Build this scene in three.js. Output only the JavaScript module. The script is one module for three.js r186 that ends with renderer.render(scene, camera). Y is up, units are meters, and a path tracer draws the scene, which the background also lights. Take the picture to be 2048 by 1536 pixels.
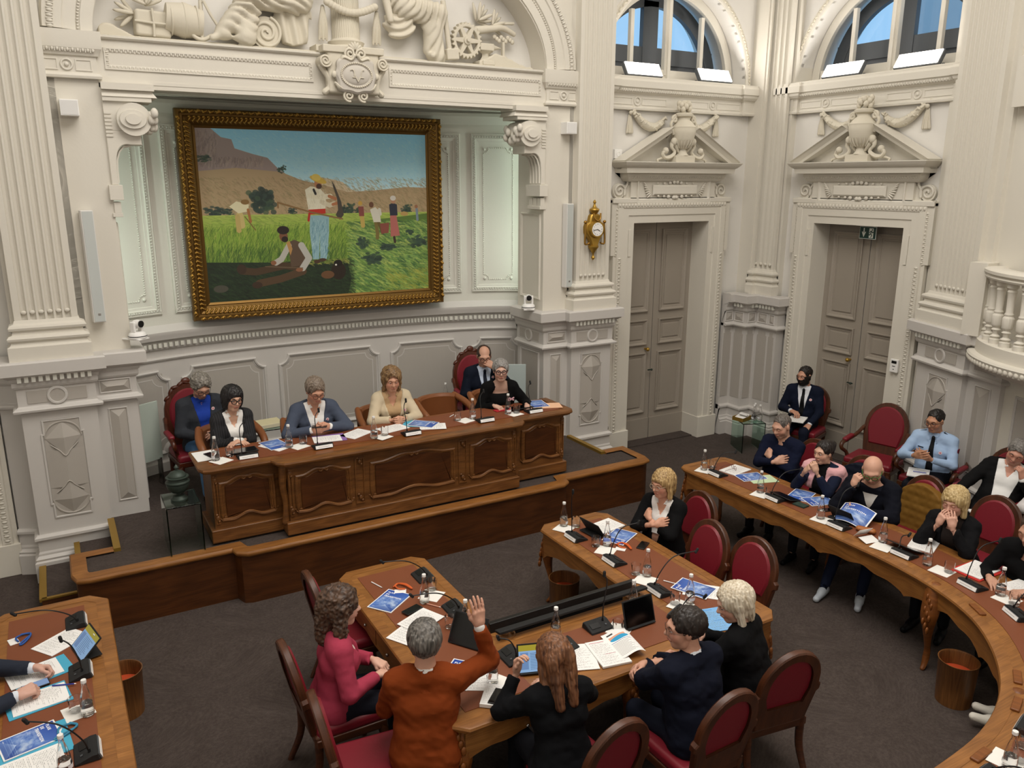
import * as THREE from 'three';
import { mergeGeometries, toCreasedNormals } from 'three/addons/utils/BufferGeometryUtils.js';
import { RoundedBoxGeometry } from 'three/addons/geometries/RoundedBoxGeometry.js';
import { RectAreaLightUniformsLib } from 'three/addons/lights/RectAreaLightUniformsLib.js';
import { ImprovedNoise } from 'three/addons/math/ImprovedNoise.js';

// ---------- camera, sky, exposure ----------
const scene = new THREE.Scene();
const camera = new THREE.PerspectiveCamera(51.25, 4 / 3, 0.05, 80);
const EYE = new THREE.Vector3(0, 3.85, 0);
{
  const yaw = 29.92 * Math.PI / 180, pitch = 14.25 * Math.PI / 180;
  camera.position.copy(EYE);
  camera.up.set(-0.00222, 1, -0.00128);
  camera.lookAt(Math.sin(yaw) * Math.cos(pitch), 3.85 - Math.sin(pitch), -Math.cos(yaw) * Math.cos(pitch));
}
const renderer = new THREE.WebGLRenderer();
renderer.toneMapping = THREE.LinearToneMapping;
renderer.toneMappingExposure = 0.96;
renderer.shadowMap.enabled = true;
RectAreaLightUniformsLib.init();
scene.background = new THREE.Color().setRGB(0.36, 0.66, 1.0);
const LED_POWER = 36, NICHE_POWER = 18, LAYLIGHT = 4.7;

// ---------- helpers ----------
const V = (x, y, z) => new THREE.Vector3(x, y, z);
const PI = Math.PI;
let seed = 12345;
const rnd = () => { seed = (seed * 1664525 + 1013904223) >>> 0; return seed / 4294967296; };
const rr = (a, b) => a + (b - a) * rnd();
const clamp = (x, a, b) => Math.max(a, Math.min(b, x));
const sstep = (a, b, x) => { const t = clamp((x - a) / (b - a), 0, 1); return t * t * (3 - 2 * t); };
const noise = new ImprovedNoise();
const N3 = (x, y, z) => noise.noise(x, y, z);
const taken = {};
function numbered(n) { const k = taken[n] = (taken[n] ?? -1) + 1; return k ? n + '_' + String(k).padStart(3, '0') : n; }

// geometry: everything non-indexed with position, normal, uv (metres)
function fin(g, axis, crease) {
  if (crease) g = toCreasedNormals(g.index ? g.toNonIndexed() : g, crease);
  else if (g.index) g = g.toNonIndexed();
  for (const k of Object.keys(g.attributes)) if (!['position', 'normal', 'uv'].includes(k)) g.deleteAttribute(k);
  if (!g.attributes.normal) g.computeVertexNormals();
  const p = g.attributes.position, n = g.attributes.normal, uv = new Float32Array(p.count * 2);
  for (let i = 0; i < p.count; i += 3) {
    const nx = Math.abs(n.getX(i) + n.getX(i + 1) + n.getX(i + 2)), ny = Math.abs(n.getY(i) + n.getY(i + 1) + n.getY(i + 2)), nz = Math.abs(n.getZ(i) + n.getZ(i + 1) + n.getZ(i + 2));
    for (let j = i; j < i + 3; j++) {
      const x = p.getX(j), y = p.getY(j), z = p.getZ(j);
      let a, b;
      if (ny >= nx && ny >= nz) { a = x; b = z; if (axis === 'z') { a = z; b = x; } }
      else if (nx >= nz) { a = z; b = y; if (axis === 'y') { a = y; b = z; } }
      else { a = x; b = y; if (axis === 'y') { a = y; b = x; } }
      uv[2 * j] = a + 0.37 * (nx > nz ? z * 0 : 0); uv[2 * j + 1] = b;
    }
  }
  g.setAttribute('uv', new THREE.BufferAttribute(uv, 2));
  g.morphAttributes = {};
  return g;
}
function plainGeo(g) { // keep own uv
  if (g.index) g = g.toNonIndexed();
  for (const k of Object.keys(g.attributes)) if (!['position', 'normal', 'uv'].includes(k)) g.deleteAttribute(k);
  if (!g.attributes.normal) g.computeVertexNormals();
  return g;
}
function box(x0, x1, y0, y1, z0, z1, r = 0, axis) {
  const w = Math.abs(x1 - x0), h = Math.abs(y1 - y0), d = Math.abs(z1 - z0);
  const g = r > 0 ? new RoundedBoxGeometry(w, h, d, 2, Math.min(r, w / 2.01, h / 2.01, d / 2.01)) : new THREE.BoxGeometry(w, h, d);
  g.translate((x0 + x1) / 2, (y0 + y1) / 2, (z0 + z1) / 2);
  return fin(g, axis);
}
const cbox = (w, h, d, r, axis) => box(-w / 2, w / 2, -h / 2, h / 2, -d / 2, d / 2, r, axis);
function lathe(pts, seg = 24, phi0 = 0, phi = PI * 2) {
  return fin(new THREE.LatheGeometry(pts.map(([r, y]) => new THREE.Vector2(Math.max(r, 0.0001), y)), seg, phi0, phi), 'y', 0.7);
}
function tube(pts, r, seg = 6, n, closed = false) {
  const c = new THREE.CatmullRomCurve3(pts.map((p) => p.isVector3 ? p : V(...p)), closed);
  return fin(new THREE.TubeGeometry(c, n || pts.length * 5, r, seg, closed));
}
function taperTube(pts, rads, seg = 8, n = 24) { // tube with varying radius
  const c = new THREE.CatmullRomCurve3(pts.map((p) => p.isVector3 ? p : V(...p)));
  const g = new THREE.TubeGeometry(c, n, 1, seg, false), p = g.attributes.position;
  for (let i = 0; i <= n; i++) {
    const t = i / n, o = c.getPointAt(t), k = t * (rads.length - 1), a = Math.min(Math.floor(k), rads.length - 2), r = rads[a] + (rads[a + 1] - rads[a]) * (k - a);
    for (let j = 0; j <= seg; j++) { const q = i * (seg + 1) + j; p.setXYZ(q, o.x + (p.getX(q) - o.x) * r, o.y + (p.getY(q) - o.y) * r, o.z + (p.getZ(q) - o.z) * r); }
  }
  g.computeVertexNormals();
  const caps = [0, 1].map((e) => { const s = new THREE.SphereGeometry(rads[e ? rads.length - 1 : 0] * 0.98, 8, 6); const o = c.getPointAt(e); s.translate(o.x, o.y, o.z); return fin(s); });
  return mergeGeometries([fin(g), ...caps]);
}
function ext(shape, depth, bevel = 0, curveSegments = 8, axis) { // extrude along +z
  const g = new THREE.ExtrudeGeometry(shape, { depth: depth - 2 * bevel, bevelEnabled: bevel > 0, bevelSize: bevel, bevelThickness: bevel, bevelOffset: -bevel, bevelSegments: 1, curveSegments });
  if (bevel) g.translate(0, 0, bevel);
  return fin(g, axis, 0.5);
}
const poly = (pts) => new THREE.Shape(pts.map(([x, y]) => new THREE.Vector2(x, y)));
function sphere(x, y, z, r, sy = 1, sz = 1, seg = 12) { const g = new THREE.SphereGeometry(r, seg, Math.max(6, seg * 0.7 | 0)); g.scale(1, sy, sz); g.translate(x, y, z); return fin(g); }
function cyl(x, y0, y1, z, r0, r1, seg = 16) { const g = new THREE.CylinderGeometry(r1 ?? r0, r0, y1 - y0, seg); g.translate(x, (y0 + y1) / 2, z); return fin(g, 'y'); }
const mv = (g, x, y, z) => g.translate(x, y, z);
function at(g, px, py, pz, rx = 0, ry = 0, rz = 0, s = 1) {
  g.applyMatrix4(new THREE.Matrix4().compose(V(px, py, pz), new THREE.Quaternion().setFromEuler(new THREE.Euler(rx, ry, rz, 'YXZ')), Array.isArray(s) ? V(...s) : V(s, s, s)));
  return g;
}
// sweep a profile [[a,b],...] along a path; a = sideways (n x t), b = along n. n: Vector3 or per-point array
function sweep(prof, path, n, closed = false, crease = 0.45, axis) {
  const P = path.map((p) => p.isVector3 ? p : V(...p)), L = P.length, nn = (i) => Array.isArray(n) ? n[i] : n;
  const rings = [];
  for (let i = 0; i < L; i++) {
    const prev = closed ? P[(i + L - 1) % L] : P[Math.max(i - 1, 0)], next = closed ? P[(i + 1) % L] : P[Math.min(i + 1, L - 1)];
    const t1 = V().subVectors(P[i], prev), t2 = V().subVectors(next, P[i]);
    if (t1.lengthSq() < 1e-12) t1.copy(t2); if (t2.lengthSq() < 1e-12) t2.copy(t1);
    t1.normalize(); t2.normalize();
    const s1 = V().crossVectors(nn(i), t1).normalize(), s2 = V().crossVectors(nn(i), t2).normalize();
    const m = V().addVectors(s1, s2).divideScalar(Math.max(0.25, 1 + s1.dot(s2)));
    rings.push(prof.map(([a, b]) => V().copy(P[i]).addScaledVector(m, a).addScaledVector(nn(i), b)));
  }
  const pos = [];
  const push = (a, b, c) => pos.push(a.x, a.y, a.z, b.x, b.y, b.z, c.x, c.y, c.z);
  for (let i = 0; i < (closed ? L : L - 1); i++) {
    const A = rings[i], B = rings[(i + 1) % L];
    for (let j = 0; j < prof.length - 1; j++) { push(A[j], A[j + 1], B[j]); push(A[j + 1], B[j + 1], B[j]); }
  }
  if (!closed) for (const [R, f] of [[rings[0], 1], [rings[L - 1], 0]]) for (let j = 1; j < prof.length - 1; j++) f ? push(R[0], R[j + 1], R[j]) : push(R[0], R[j], R[j + 1]);
  const g = new THREE.BufferGeometry();
  g.setAttribute('position', new THREE.Float32BufferAttribute(pos, 3));
  g.computeVertexNormals();
  return fin(crease ? toCreasedNormals(g, crease) : g, axis);
}
const rectPath = (x0, x1, y0, y1, z = 0) => [V(x0, y0, z), V(x1, y0, z), V(x1, y1, z), V(x0, y1, z)];
const ZN = V(0, 0, 1), YN = V(0, 1, 0);
// frame moulding round a closed counter-clockwise path in an XY plane; profile a > 0 goes inward
const frame = (prof, path) => sweep(prof, path, ZN, true, 0.4);
function mk(name, geos, m, parent = scene, label) {
  const list = (Array.isArray(geos) ? geos : [geos]).filter(Boolean);
  const g = list.length > 1 ? mergeGeometries(list) : list[0];
  const o = new THREE.Mesh(g, m);
  o.name = parent === scene ? numbered(name) : name; o.castShadow = o.receiveShadow = true;
  if (label) o.userData.label = label;
  parent.add(o);
  return o;
}
function grp(name, label, category, pos = [0, 0, 0], turn = 0, group, parent = scene) {
  const o = new THREE.Group(); o.name = parent === scene ? numbered(name) : name;
  o.position.set(...pos); o.rotation.y = turn; parent.add(o);
  if (label) tag(o, label, category, group);
  return o;
}
function tag(o, label, category, group, kind) {
  if (label) o.userData.label = label; if (category) o.userData.category = category;
  if (group) o.userData.group = group; if (kind) o.userData.kind = kind;
  return o;
}
const struct = (o, label, category) => tag(o, label, category, null, 'structure');
function dup(o, label, pos, turn, group, rx) {
  const c = o.clone(); c.name = numbered(o.name.replace(/_\d{3}$/, '')); c.userData = { ...o.userData }; scene.add(c);
  if (pos) c.position.set(...pos); if (turn !== undefined) c.rotation.y = turn;
  if (label) c.userData.label = label; if (group) c.userData.group = group;
  return c;
}

// ---------- textures and materials ----------
function dataTex(w, h, fn, srgb = true, rep = 1) {
  const d = new Uint8Array(w * h * 4);
  for (let y = 0; y < h; y++) for (let x = 0; x < w; x++) { const c = fn(x / w, y / h, x, y), i = (y * w + x) * 4; d[i] = clamp(c[0], 0, 255); d[i + 1] = clamp(c[1], 0, 255); d[i + 2] = clamp(c[2], 0, 255); d[i + 3] = 255; }
  const t = new THREE.DataTexture(d, w, h);
  t.magFilter = THREE.LinearFilter; t.minFilter = THREE.LinearFilter; t.wrapS = t.wrapT = THREE.RepeatWrapping; t.repeat.set(rep, rep);
  if (srgb) t.colorSpace = THREE.SRGBColorSpace; t.needsUpdate = true;
  return t;
}
// tileable fractal noise
function tn(u, v, fu, fv, o = 3, s = 0) {
  let r = 0, a = 1, t = 0;
  for (let k = 0; k < o; k++) {
    const A = u * PI * 2, B = v * PI * 2, ru = fu / (2 * PI), rv = fv / (2 * PI);
    r += a * N3(Math.cos(A) * ru + s + Math.cos(B) * rv * 1.31, Math.sin(A) * ru + k * 7.3 + s, Math.sin(B) * rv + Math.cos(B) * rv * 0.7 + s * 1.7); t += a; a *= 0.5; fu *= 2; fv *= 2;
  }
  return r / t;
}
function woodTex(base, dark, contrast = 1, rep = 1) {
  return dataTex(512, 512, (u, v) => {
    const w = tn(u, v, 2, 5, 2, 3.1) * 0.22, g = 0.5 + 0.5 * Math.sin((v + w) * PI * 2 * 11 + tn(u, v, 3, 20, 2, 9) * 3);
    const f = tn(u, v, 6, 170, 2, 1.3), m = tn(u, v, 3, 6, 3, 5.7);
    const k = clamp(0.42 * g + f * 0.9 + m * 0.7, -0.6, 1.1) * contrast;
    return base.map((b, i) => b + (dark[i] - b) * (0.35 + 0.55 * k));
  }, true, rep);
}
const mat = (c, rough = 0.7, extra = {}) => new THREE.MeshStandardMaterial({ color: c, roughness: rough, ...extra });
const M = {};
const fineBump = dataTex(256, 256, (u, v) => { const k = 128 + 120 * tn(u, v, 40, 40, 2, 2); return [k, k, k]; }, false);
M.plaster = mat(0xdcd7cb, 0.75, { bumpMap: fineBump, bumpScale: 0.0006 });
M.plaster2 = mat(0xdad9cf, 0.7, { bumpMap: fineBump, bumpScale: 0.0006 });
M.wallWhite = mat(0xe2dfd9, 0.8, { bumpMap: fineBump, bumpScale: 0.0005 });
M.relief = mat(0xd4cdbc, 0.8, { bumpMap: fineBump, bumpScale: 0.001 });
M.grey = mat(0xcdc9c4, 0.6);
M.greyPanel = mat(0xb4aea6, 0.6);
M.door = mat(0x9d9488, 0.6);
M.darkGrey = mat(0x565a5e, 0.5);
M.black = mat(0x0f0f10, 0.4);
M.blackMatt = mat(0x151516, 0.75);
M.white = mat(0xf2f1ee, 0.5);
M.paper = mat(0xf4f3f0, 0.8, { side: THREE.DoubleSide });
M.gold = mat(0xa67f3c, 0.36, { metalness: 0.85 });
M.brass = mat(0xb08d3e, 0.4, { metalness: 0.7 });
M.chrome = mat(0xc8c8c8, 0.2, { metalness: 1 });
M.bronze = mat(0x3c4740, 0.5, { metalness: 0.45 });
const oakT = woodTex([168, 114, 58], [108, 66, 28], 0.9, 1.0), walT = woodTex([142, 94, 48], [76, 44, 18], 1.0, 0.9), panT = woodTex([116, 74, 38], [66, 38, 16], 1, 0.8), darkT = woodTex([96, 52, 28], [50, 25, 12], 1, 1.2);
M.oak = mat(0xffffff, 0.42, { map: oakT });
M.oakDeep = mat(0xe0c8ae, 0.45, { map: oakT });
M.walnut = mat(0xffffff, 0.4, { map: walT });
M.panelWood = mat(0xd8c4b0, 0.38, { map: panT });
M.darkWood = mat(0xffffff, 0.4, { map: darkT });
M.mahog = mat(0xffd8c8, 0.35, { map: darkT });
const leatherB = dataTex(256, 256, (u, v) => { const k = 128 + 110 * tn(u, v, 28, 28, 3, 8); return [k, k, k]; }, false, 4);
M.leather = mat(0x7c4428, 0.55, { bumpMap: leatherB, bumpScale: 0.0005 });
M.tan = mat(0x85502c, 0.45, { bumpMap: leatherB, bumpScale: 0.0006 });
M.red = mat(0x7a1826, 0.45, { bumpMap: leatherB, bumpScale: 0.0006 });
const carpT = dataTex(512, 512, (u, v, x, y) => { const k = tn(u, v, 9, 9, 3, 1) * 9 + tn(u, v, 60, 60, 2, 4) * 14 + (rnd() - 0.5) * 16; return [68 + k, 58 + k, 53 + k]; }, true, 0.7);
const carpB = dataTex(256, 256, () => { const k = rnd() * 255; return [k, k, k]; }, false, 2.5);
M.carpet = mat(0xffffff, 0.95, { map: carpT, bumpMap: carpB, bumpScale: 0.001 });
M.glass = new THREE.MeshPhysicalMaterial({ color: 0xffffff, roughness: 0.02, transmission: 1, thickness: 0, ior: 1.45, side: THREE.DoubleSide });
M.glassGreen = new THREE.MeshPhysicalMaterial({ color: 0xd9efe6, roughness: 0.03, transmission: 1, thickness: 0.01, ior: 1.5, attenuationColor: new THREE.Color(0x8fc9b4), attenuationDistance: 0.08 });
M.glassSolid = new THREE.MeshPhysicalMaterial({ color: 0xffffff, roughness: 0.02, transmission: 1, thickness: 0.02, ior: 1.33 });
function canvasTex(w, h, draw) {
  const c = document.createElement('canvas'); c.width = w; c.height = h;
  draw(c.getContext('2d'), w, h);
  const t = new THREE.CanvasTexture(c); t.colorSpace = THREE.SRGBColorSpace; t.magFilter = THREE.LinearFilter;
  return t;
}
// fast smooth-min surface nets mesher
function meshField(f, b, cell, lip = 1.3) {
  const [x0, y0, z0, x1, y1, z1] = b, nx = Math.ceil((x1 - x0) / cell) + 1, ny = Math.ceil((y1 - y0) / cell) + 1, nz = Math.ceil((z1 - z0) / cell) + 1;
  const F = new Float32Array(nx * ny * nz), B = 4, hd = cell * B * 0.87 * lip + cell;
  for (let k = 0; k < nz; k += B) for (let j = 0; j < ny; j += B) for (let i = 0; i < nx; i += B) {
    const c = f(x0 + (i + 1.5) * cell, y0 + (j + 1.5) * cell, z0 + (k + 1.5) * cell), skip = Math.abs(c) > hd;
    for (let kk = k; kk < Math.min(k + B, nz); kk++) for (let jj = j; jj < Math.min(j + B, ny); jj++) for (let ii = i; ii < Math.min(i + B, nx); ii++)
      F[(kk * ny + jj) * nx + ii] = skip ? c : f(x0 + ii * cell, y0 + jj * cell, z0 + kk * cell);
  }
  const id = new Int32Array(nx * ny * nz).fill(-1), pos = [], idx = [], off = [0, 1, nx, nx + 1, nx * ny, nx * ny + 1, nx * ny + nx, nx * ny + nx + 1];
  const E = [[0, 1], [0, 2], [0, 4], [1, 3], [1, 5], [2, 3], [2, 6], [3, 7], [4, 5], [4, 6], [5, 7], [6, 7]];
  for (let k = 0; k < nz - 1; k++) for (let j = 0; j < ny - 1; j++) for (let i = 0; i < nx - 1; i++) {
    const o = (k * ny + j) * nx + i; let m = 0;
    for (let c = 0; c < 8; c++) if (F[o + off[c]] < 0) m |= 1 << c;
    if (m === 0 || m === 255) continue;
    let sx = 0, sy = 0, sz = 0, n = 0;
    for (const [a, c] of E) {
      const da = F[o + off[a]], dc = F[o + off[c]];
      if ((da < 0) === (dc < 0)) continue;
      const t = da / (da - dc);
      sx += (a & 1) + t * ((c & 1) - (a & 1)); sy += ((a >> 1) & 1) + t * (((c >> 1) & 1) - ((a >> 1) & 1)); sz += (a >> 2) + t * ((c >> 2) - (a >> 2)); n++;
    }
    id[o] = pos.length / 3; pos.push(x0 + (i + sx / n) * cell, y0 + (j + sy / n) * cell, z0 + (k + sz / n) * cell);
  }
  const quad = (a, b, c, d, fl) => { if (a < 0 || b < 0 || c < 0 || d < 0) return; fl ? idx.push(a, b, c, a, c, d) : idx.push(a, c, b, a, d, c); };
  const sY = nx, sZ = nx * ny;
  for (let k = 1; k < nz - 1; k++) for (let j = 1; j < ny - 1; j++) for (let i = 1; i < nx - 1; i++) {
    const o = (k * ny + j) * nx + i, s = F[o] < 0;
    if (s !== F[o + 1] < 0) quad(id[o - sY - sZ], id[o - sZ], id[o], id[o - sY], s);
    if (s !== F[o + sY] < 0) quad(id[o - 1 - sZ], id[o - 1], id[o], id[o - sZ], s);
    if (s !== F[o + sZ] < 0) quad(id[o - 1 - sY], id[o - sY], id[o], id[o - 1], s);
  }
  const g = new THREE.BufferGeometry();
  g.setAttribute('position', new THREE.Float32BufferAttribute(pos, 3)); g.setIndex(idx); g.computeVertexNormals();
  return g;
}
function smin(a, b, k) { const h = Math.max(k - Math.abs(a - b), 0) / k; return Math.min(a, b) - h * h * k * 0.25; }
// tapered capsule distance
function cap(ax, ay, az, bx, by, bz, ra, rb) {
  const dx = bx - ax, dy = by - ay, dz = bz - az, il = 1 / (dx * dx + dy * dy + dz * dz + 1e-9);
  return (x, y, z) => { const px = x - ax, py = y - ay, pz = z - az; let t = (px * dx + py * dy + pz * dz) * il; t = t < 0 ? 0 : t > 1 ? 1 : t; const qx = px - dx * t, qy = py - dy * t, qz = pz - dz * t; return Math.sqrt(qx * qx + qy * qy + qz * qz) - (ra + (rb - ra) * t); };
}
function ell(cx, cy, cz, rx, ry, rz) { const m = Math.min(rx, ry, rz); return (x, y, z) => { const a = (x - cx) / rx, b = (y - cy) / ry, c = (z - cz) / rz, k = Math.sqrt(a * a + b * b + c * c); return (k - 1) * m * (0.55 + 0.45 * Math.min(1, k)) * 1.15; }; }
// ---------- room shell ----------
const CX = 3.04, WZ = -8.95, WX = 9.4, CEIL = 9.2;
const floorO = struct(mk('floor', box(-4, 10.4, -0.3, 0, -11, 3.4), M.carpet), 'dark brown mottled carpet across the council chamber', 'floor');
const wallBack = struct(grp('wall_back', 'ornate cream plaster wall with painting niche, arch and relief', 'wall'), null, null);
const wallRight = struct(grp('wall_right', 'cream wall right of the corner around the exit-sign door', 'wall', [WX, 0, 0], -PI / 2));
const wallLeft = struct(grp('wall_left', 'plain cream side wall on the left, out of view', 'wall'));
const wallFront = struct(grp('wall_front', 'plain cream wall behind the viewer', 'wall'));
const ellArc = (cx, cy, a, b, t0, t1, n) => Array.from({ length: n + 1 }, (_, i) => { const t = t0 + (t1 - t0) * i / n; return [cx + a * Math.cos(t), cy + b * Math.sin(t)]; });
const WINY = 5.17, WINR = 1.26;
{ // back wall slab with openings
  const s = poly([[-3.6, 0], [9.6, 0], [9.6, CEIL], [-3.6, CEIL]]);
  s.holes.push(new THREE.Path(poly([[0.2, 0.01], [5.88, 0.01], [5.88, 7.2], [0.2, 7.2]]).getPoints()));
  for (const c of [7.7, CX * 2 - 7.7]) {
    s.holes.push(new THREE.Path(poly([[c - 0.69, 0.01], [c + 0.69, 0.01], [c + 0.69, 3.29], [c - 0.69, 3.29]]).getPoints()));
    s.holes.push(new THREE.Path(poly([[c + 0.05 - WINR, WINY], ...ellArc(c + 0.05, WINY, WINR, WINR, 0, PI, 32)]).getPoints()));
  }
  mk('wall_surface', mv(ext(s, 0.42), 0, 0, WZ - 0.42), M.wallWhite, wallBack);
  // right wall in its local frame: u = world z
  const c2 = -7.06, r = poly([[-9.4, 0], [3.4, 0], [3.4, CEIL], [-9.4, CEIL]]);
  r.holes.push(new THREE.Path(poly([[c2 - 0.69, 0.01], [c2 + 0.69, 0.01], [c2 + 0.69, 3.29], [c2 - 0.69, 3.29]]).getPoints()));
  r.holes.push(new THREE.Path(poly([[c2 - WINR, WINY], ...ellArc(c2, WINY, WINR, WINR, 0, PI, 32)]).getPoints()));
  mk('wall_surface', mv(ext(r, 0.42), 0, 0, -0.42), M.wallWhite, wallRight);
  mk('wall_surface', box(-3.6, -3.3, 0, CEIL, -9.3, 3.4), M.wallWhite, wallLeft);
  mk('wall_surface', box(-3.6, 9.9, 0, CEIL, 3.1, 3.4), M.wallWhite, wallFront);
  struct(mk('ceiling', box(-3.6, 9.9, CEIL, CEIL + 0.3, -9.4, 3.4), M.wallWhite), 'white ceiling above the chamber', 'ceiling');
}
// ---------- moulding profiles ----------
const eggRow = (p0, p1, n, out, rad) => { // row of eggs and darts between two points, out: normal, merged
  const gs = [], N = Math.max(2, Math.round(p0.distanceTo(p1) / (rad * 2.5))), d = V().subVectors(p1, p0), t = d.clone().normalize();
  const s = V().crossVectors(out, t);
  const mtx = new THREE.Matrix4().makeBasis(t, s, out);
  for (let i = 0; i < N; i++) {
    const c = V().copy(p0).addScaledVector(d, (i + 0.5) / N);
    const e = new THREE.SphereGeometry(rad, 7, 5); e.scale(0.8, 1.25, 0.8); e.applyMatrix4(mtx); e.translate(c.x, c.y, c.z); gs.push(fin(e));
    const k = V().copy(p0).addScaledVector(d, i / N), q = new THREE.BoxGeometry(rad * 0.5, rad * 2.6, rad * 0.8); q.applyMatrix4(mtx); q.translate(k.x, k.y, k.z); gs.push(fin(q));
  }
  return gs;
};
const dentRow = (p0, p1, out, w, h, d) => { const gs = [], L = p0.distanceTo(p1), N = Math.round(L / (w * 1.75)), t = V().subVectors(p1, p0).normalize(), m = new THREE.Matrix4().makeBasis(t, YN, out); for (let i = 0; i < N; i++) { const c = V().lerpVectors(p0, p1, (i + 0.5) / N), q = new THREE.BoxGeometry(w, h, d); q.applyMatrix4(m); q.translate(c.x, c.y, c.z); gs.push(fin(q)); } return gs; };
const stuff = (o) => { o.userData.kind = 'stuff'; return o; };
// raised pedestal between plan points: profile of cap, band, base swept along the plan path
function pedestal(parent, plan, m, hasDent) { // plan: points left->right as seen from the room
  const P = plan.map(([x, z]) => V(x, 0, z));
  const sw = (prof) => sweep(prof.map(([a, b]) => [-a, b]), P, YN, false, 0.35);
  mk('pedestal_cap', sw([[-0.05, 2.02], [0.05, 2.02], [0.055, 2.05], [0.09, 2.07], [0.1, 2.09], [0.12, 2.09], [0.12, 2.2], [0.105, 2.215], [-0.05, 2.215]]), m, parent);
  mk('pedestal_frieze', sw([[-0.05, 1.72], [0.055, 1.72], [0.06, 1.74], [0.045, 1.755], [0.03, 1.76], [0.012, 1.775], [0.012, 1.94], [0.03, 1.95], [0.04, 1.97], [0.04, 2.02], [-0.05, 2.02]]), m, parent);
  mk('pedestal_base', sw([[-0.05, 0], [0.07, 0], [0.07, 0.2], [0.055, 0.215], [0.06, 0.235], [0.03, 0.26], [0.03, 0.28], [0.02, 0.3], [0.02, 0.41], [0.045, 0.425], [0.045, 0.45], [0.02, 0.47], [-0.05, 0.47]]), m, parent);
  mk('pedestal_body', sw([[-0.05, 0.4], [0, 0.4], [0, 1.76], [-0.05, 1.76]]), m, parent);
  if (hasDent) for (const i of hasDent) { const a = P[i], b = P[i + 1], t = V().subVectors(b, a).normalize(), o = V().crossVectors(t, YN).normalize(); stuff(mk('dentil_row', dentRow(V(a.x, 2.045, a.z).addScaledVector(o, 0.06), V(b.x, 2.045, b.z).addScaledVector(o, 0.06), o, 0.034, 0.05, 0.06), M.plaster2, parent)); }
}
// panels in local wall frames (x right, y up, z out)
const mould = [[0, 0], [0.004, 0.014], [0.014, 0.02], [0.022, 0.012], [0.03, 0.01], [0.034, 0]];
function lozenge(parent, cx, y0, y1, w, z) { // tall panel with round ends, diamond points and a ridge
  const r = w * 0.47, h2 = w / 2;
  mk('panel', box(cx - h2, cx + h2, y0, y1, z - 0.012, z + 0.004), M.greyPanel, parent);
  const st = w * 0.42;
  const path = [[-h2, y0], [h2, y0], [h2, y0 + st], [h2 + 0.02, y0 + st], [h2 + 0.02, y1 - st], [h2, y1 - st], [h2, y1], [-h2, y1], [-h2, y1 - st], [-h2 - 0.02, y1 - st], [-h2 - 0.02, y0 + st], [-h2, y0 + st]].map(([x, y]) => V(cx + x, y, z));
  mk('panel_moulding', frame([[0, 0], [0, 0.012], [0.012, 0.012], [0.018, 0.002]], path), M.grey, parent);
  const gs = [];
  for (const [cy, sg] of [[y1 - r - 0.03, 1], [y0 + r + 0.03, -1]]) {
    gs.push(sweep([[-0.008, 0], [-0.004, 0.008], [0.004, 0.008], [0.008, 0]], ellArc(cx, cy, r, r, 0, PI, 20).map(([x, y]) => V(x, cy + sg * (y - cy), z + 0.004)), ZN, false));
    const k = new THREE.BufferGeometry(), tip = V(cx, cy, z + 0.045), v = [V(cx - r, cy, z + 0.004), V(cx, cy + sg * r, z + 0.004), V(cx + r, cy, z + 0.004), V(cx, cy - sg * r * 1.15, z + 0.03)];
    const arr = []; for (let i = 0; i < 4; i++) arr.push(...tip.toArray(), ...v[i].toArray(), ...v[(i + 1) % 4].toArray());
    k.setAttribute('position', new THREE.Float32BufferAttribute(arr, 3)); k.computeVertexNormals(); gs.push(fin(k));
    gs.push(tube([V(cx - r * 0.75, cy - sg * r * 0.45, z + 0.004), V(cx - r * 0.3, cy - sg * r * 0.85, z + 0.022), V(cx, cy - sg * r * 1.2, z + 0.033), V(cx + r * 0.3, cy - sg * r * 0.85, z + 0.022), V(cx + r * 0.75, cy - sg * r * 0.45, z + 0.004)], 0.007, 5, 16));
  }
  const rg = new THREE.BufferGeometry(), ya = y0 + r * 2, yb = y1 - r * 2;
  rg.setAttribute('position', new THREE.Float32BufferAttribute([cx - h2, ya, z + 0.004, cx, ya, z + 0.03, cx - h2, yb, z + 0.004, cx, ya, z + 0.03, cx, yb, z + 0.03, cx - h2, yb, z + 0.004, cx, ya, z + 0.03, cx + h2, ya, z + 0.004, cx, yb, z + 0.03, cx + h2, ya, z + 0.004, cx + h2, yb, z + 0.004, cx, yb, z + 0.03], 3)); rg.computeVertexNormals();
  gs.push(fin(rg));
  mk('diamond_relief', gs, M.greyPanel, parent);
}
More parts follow.
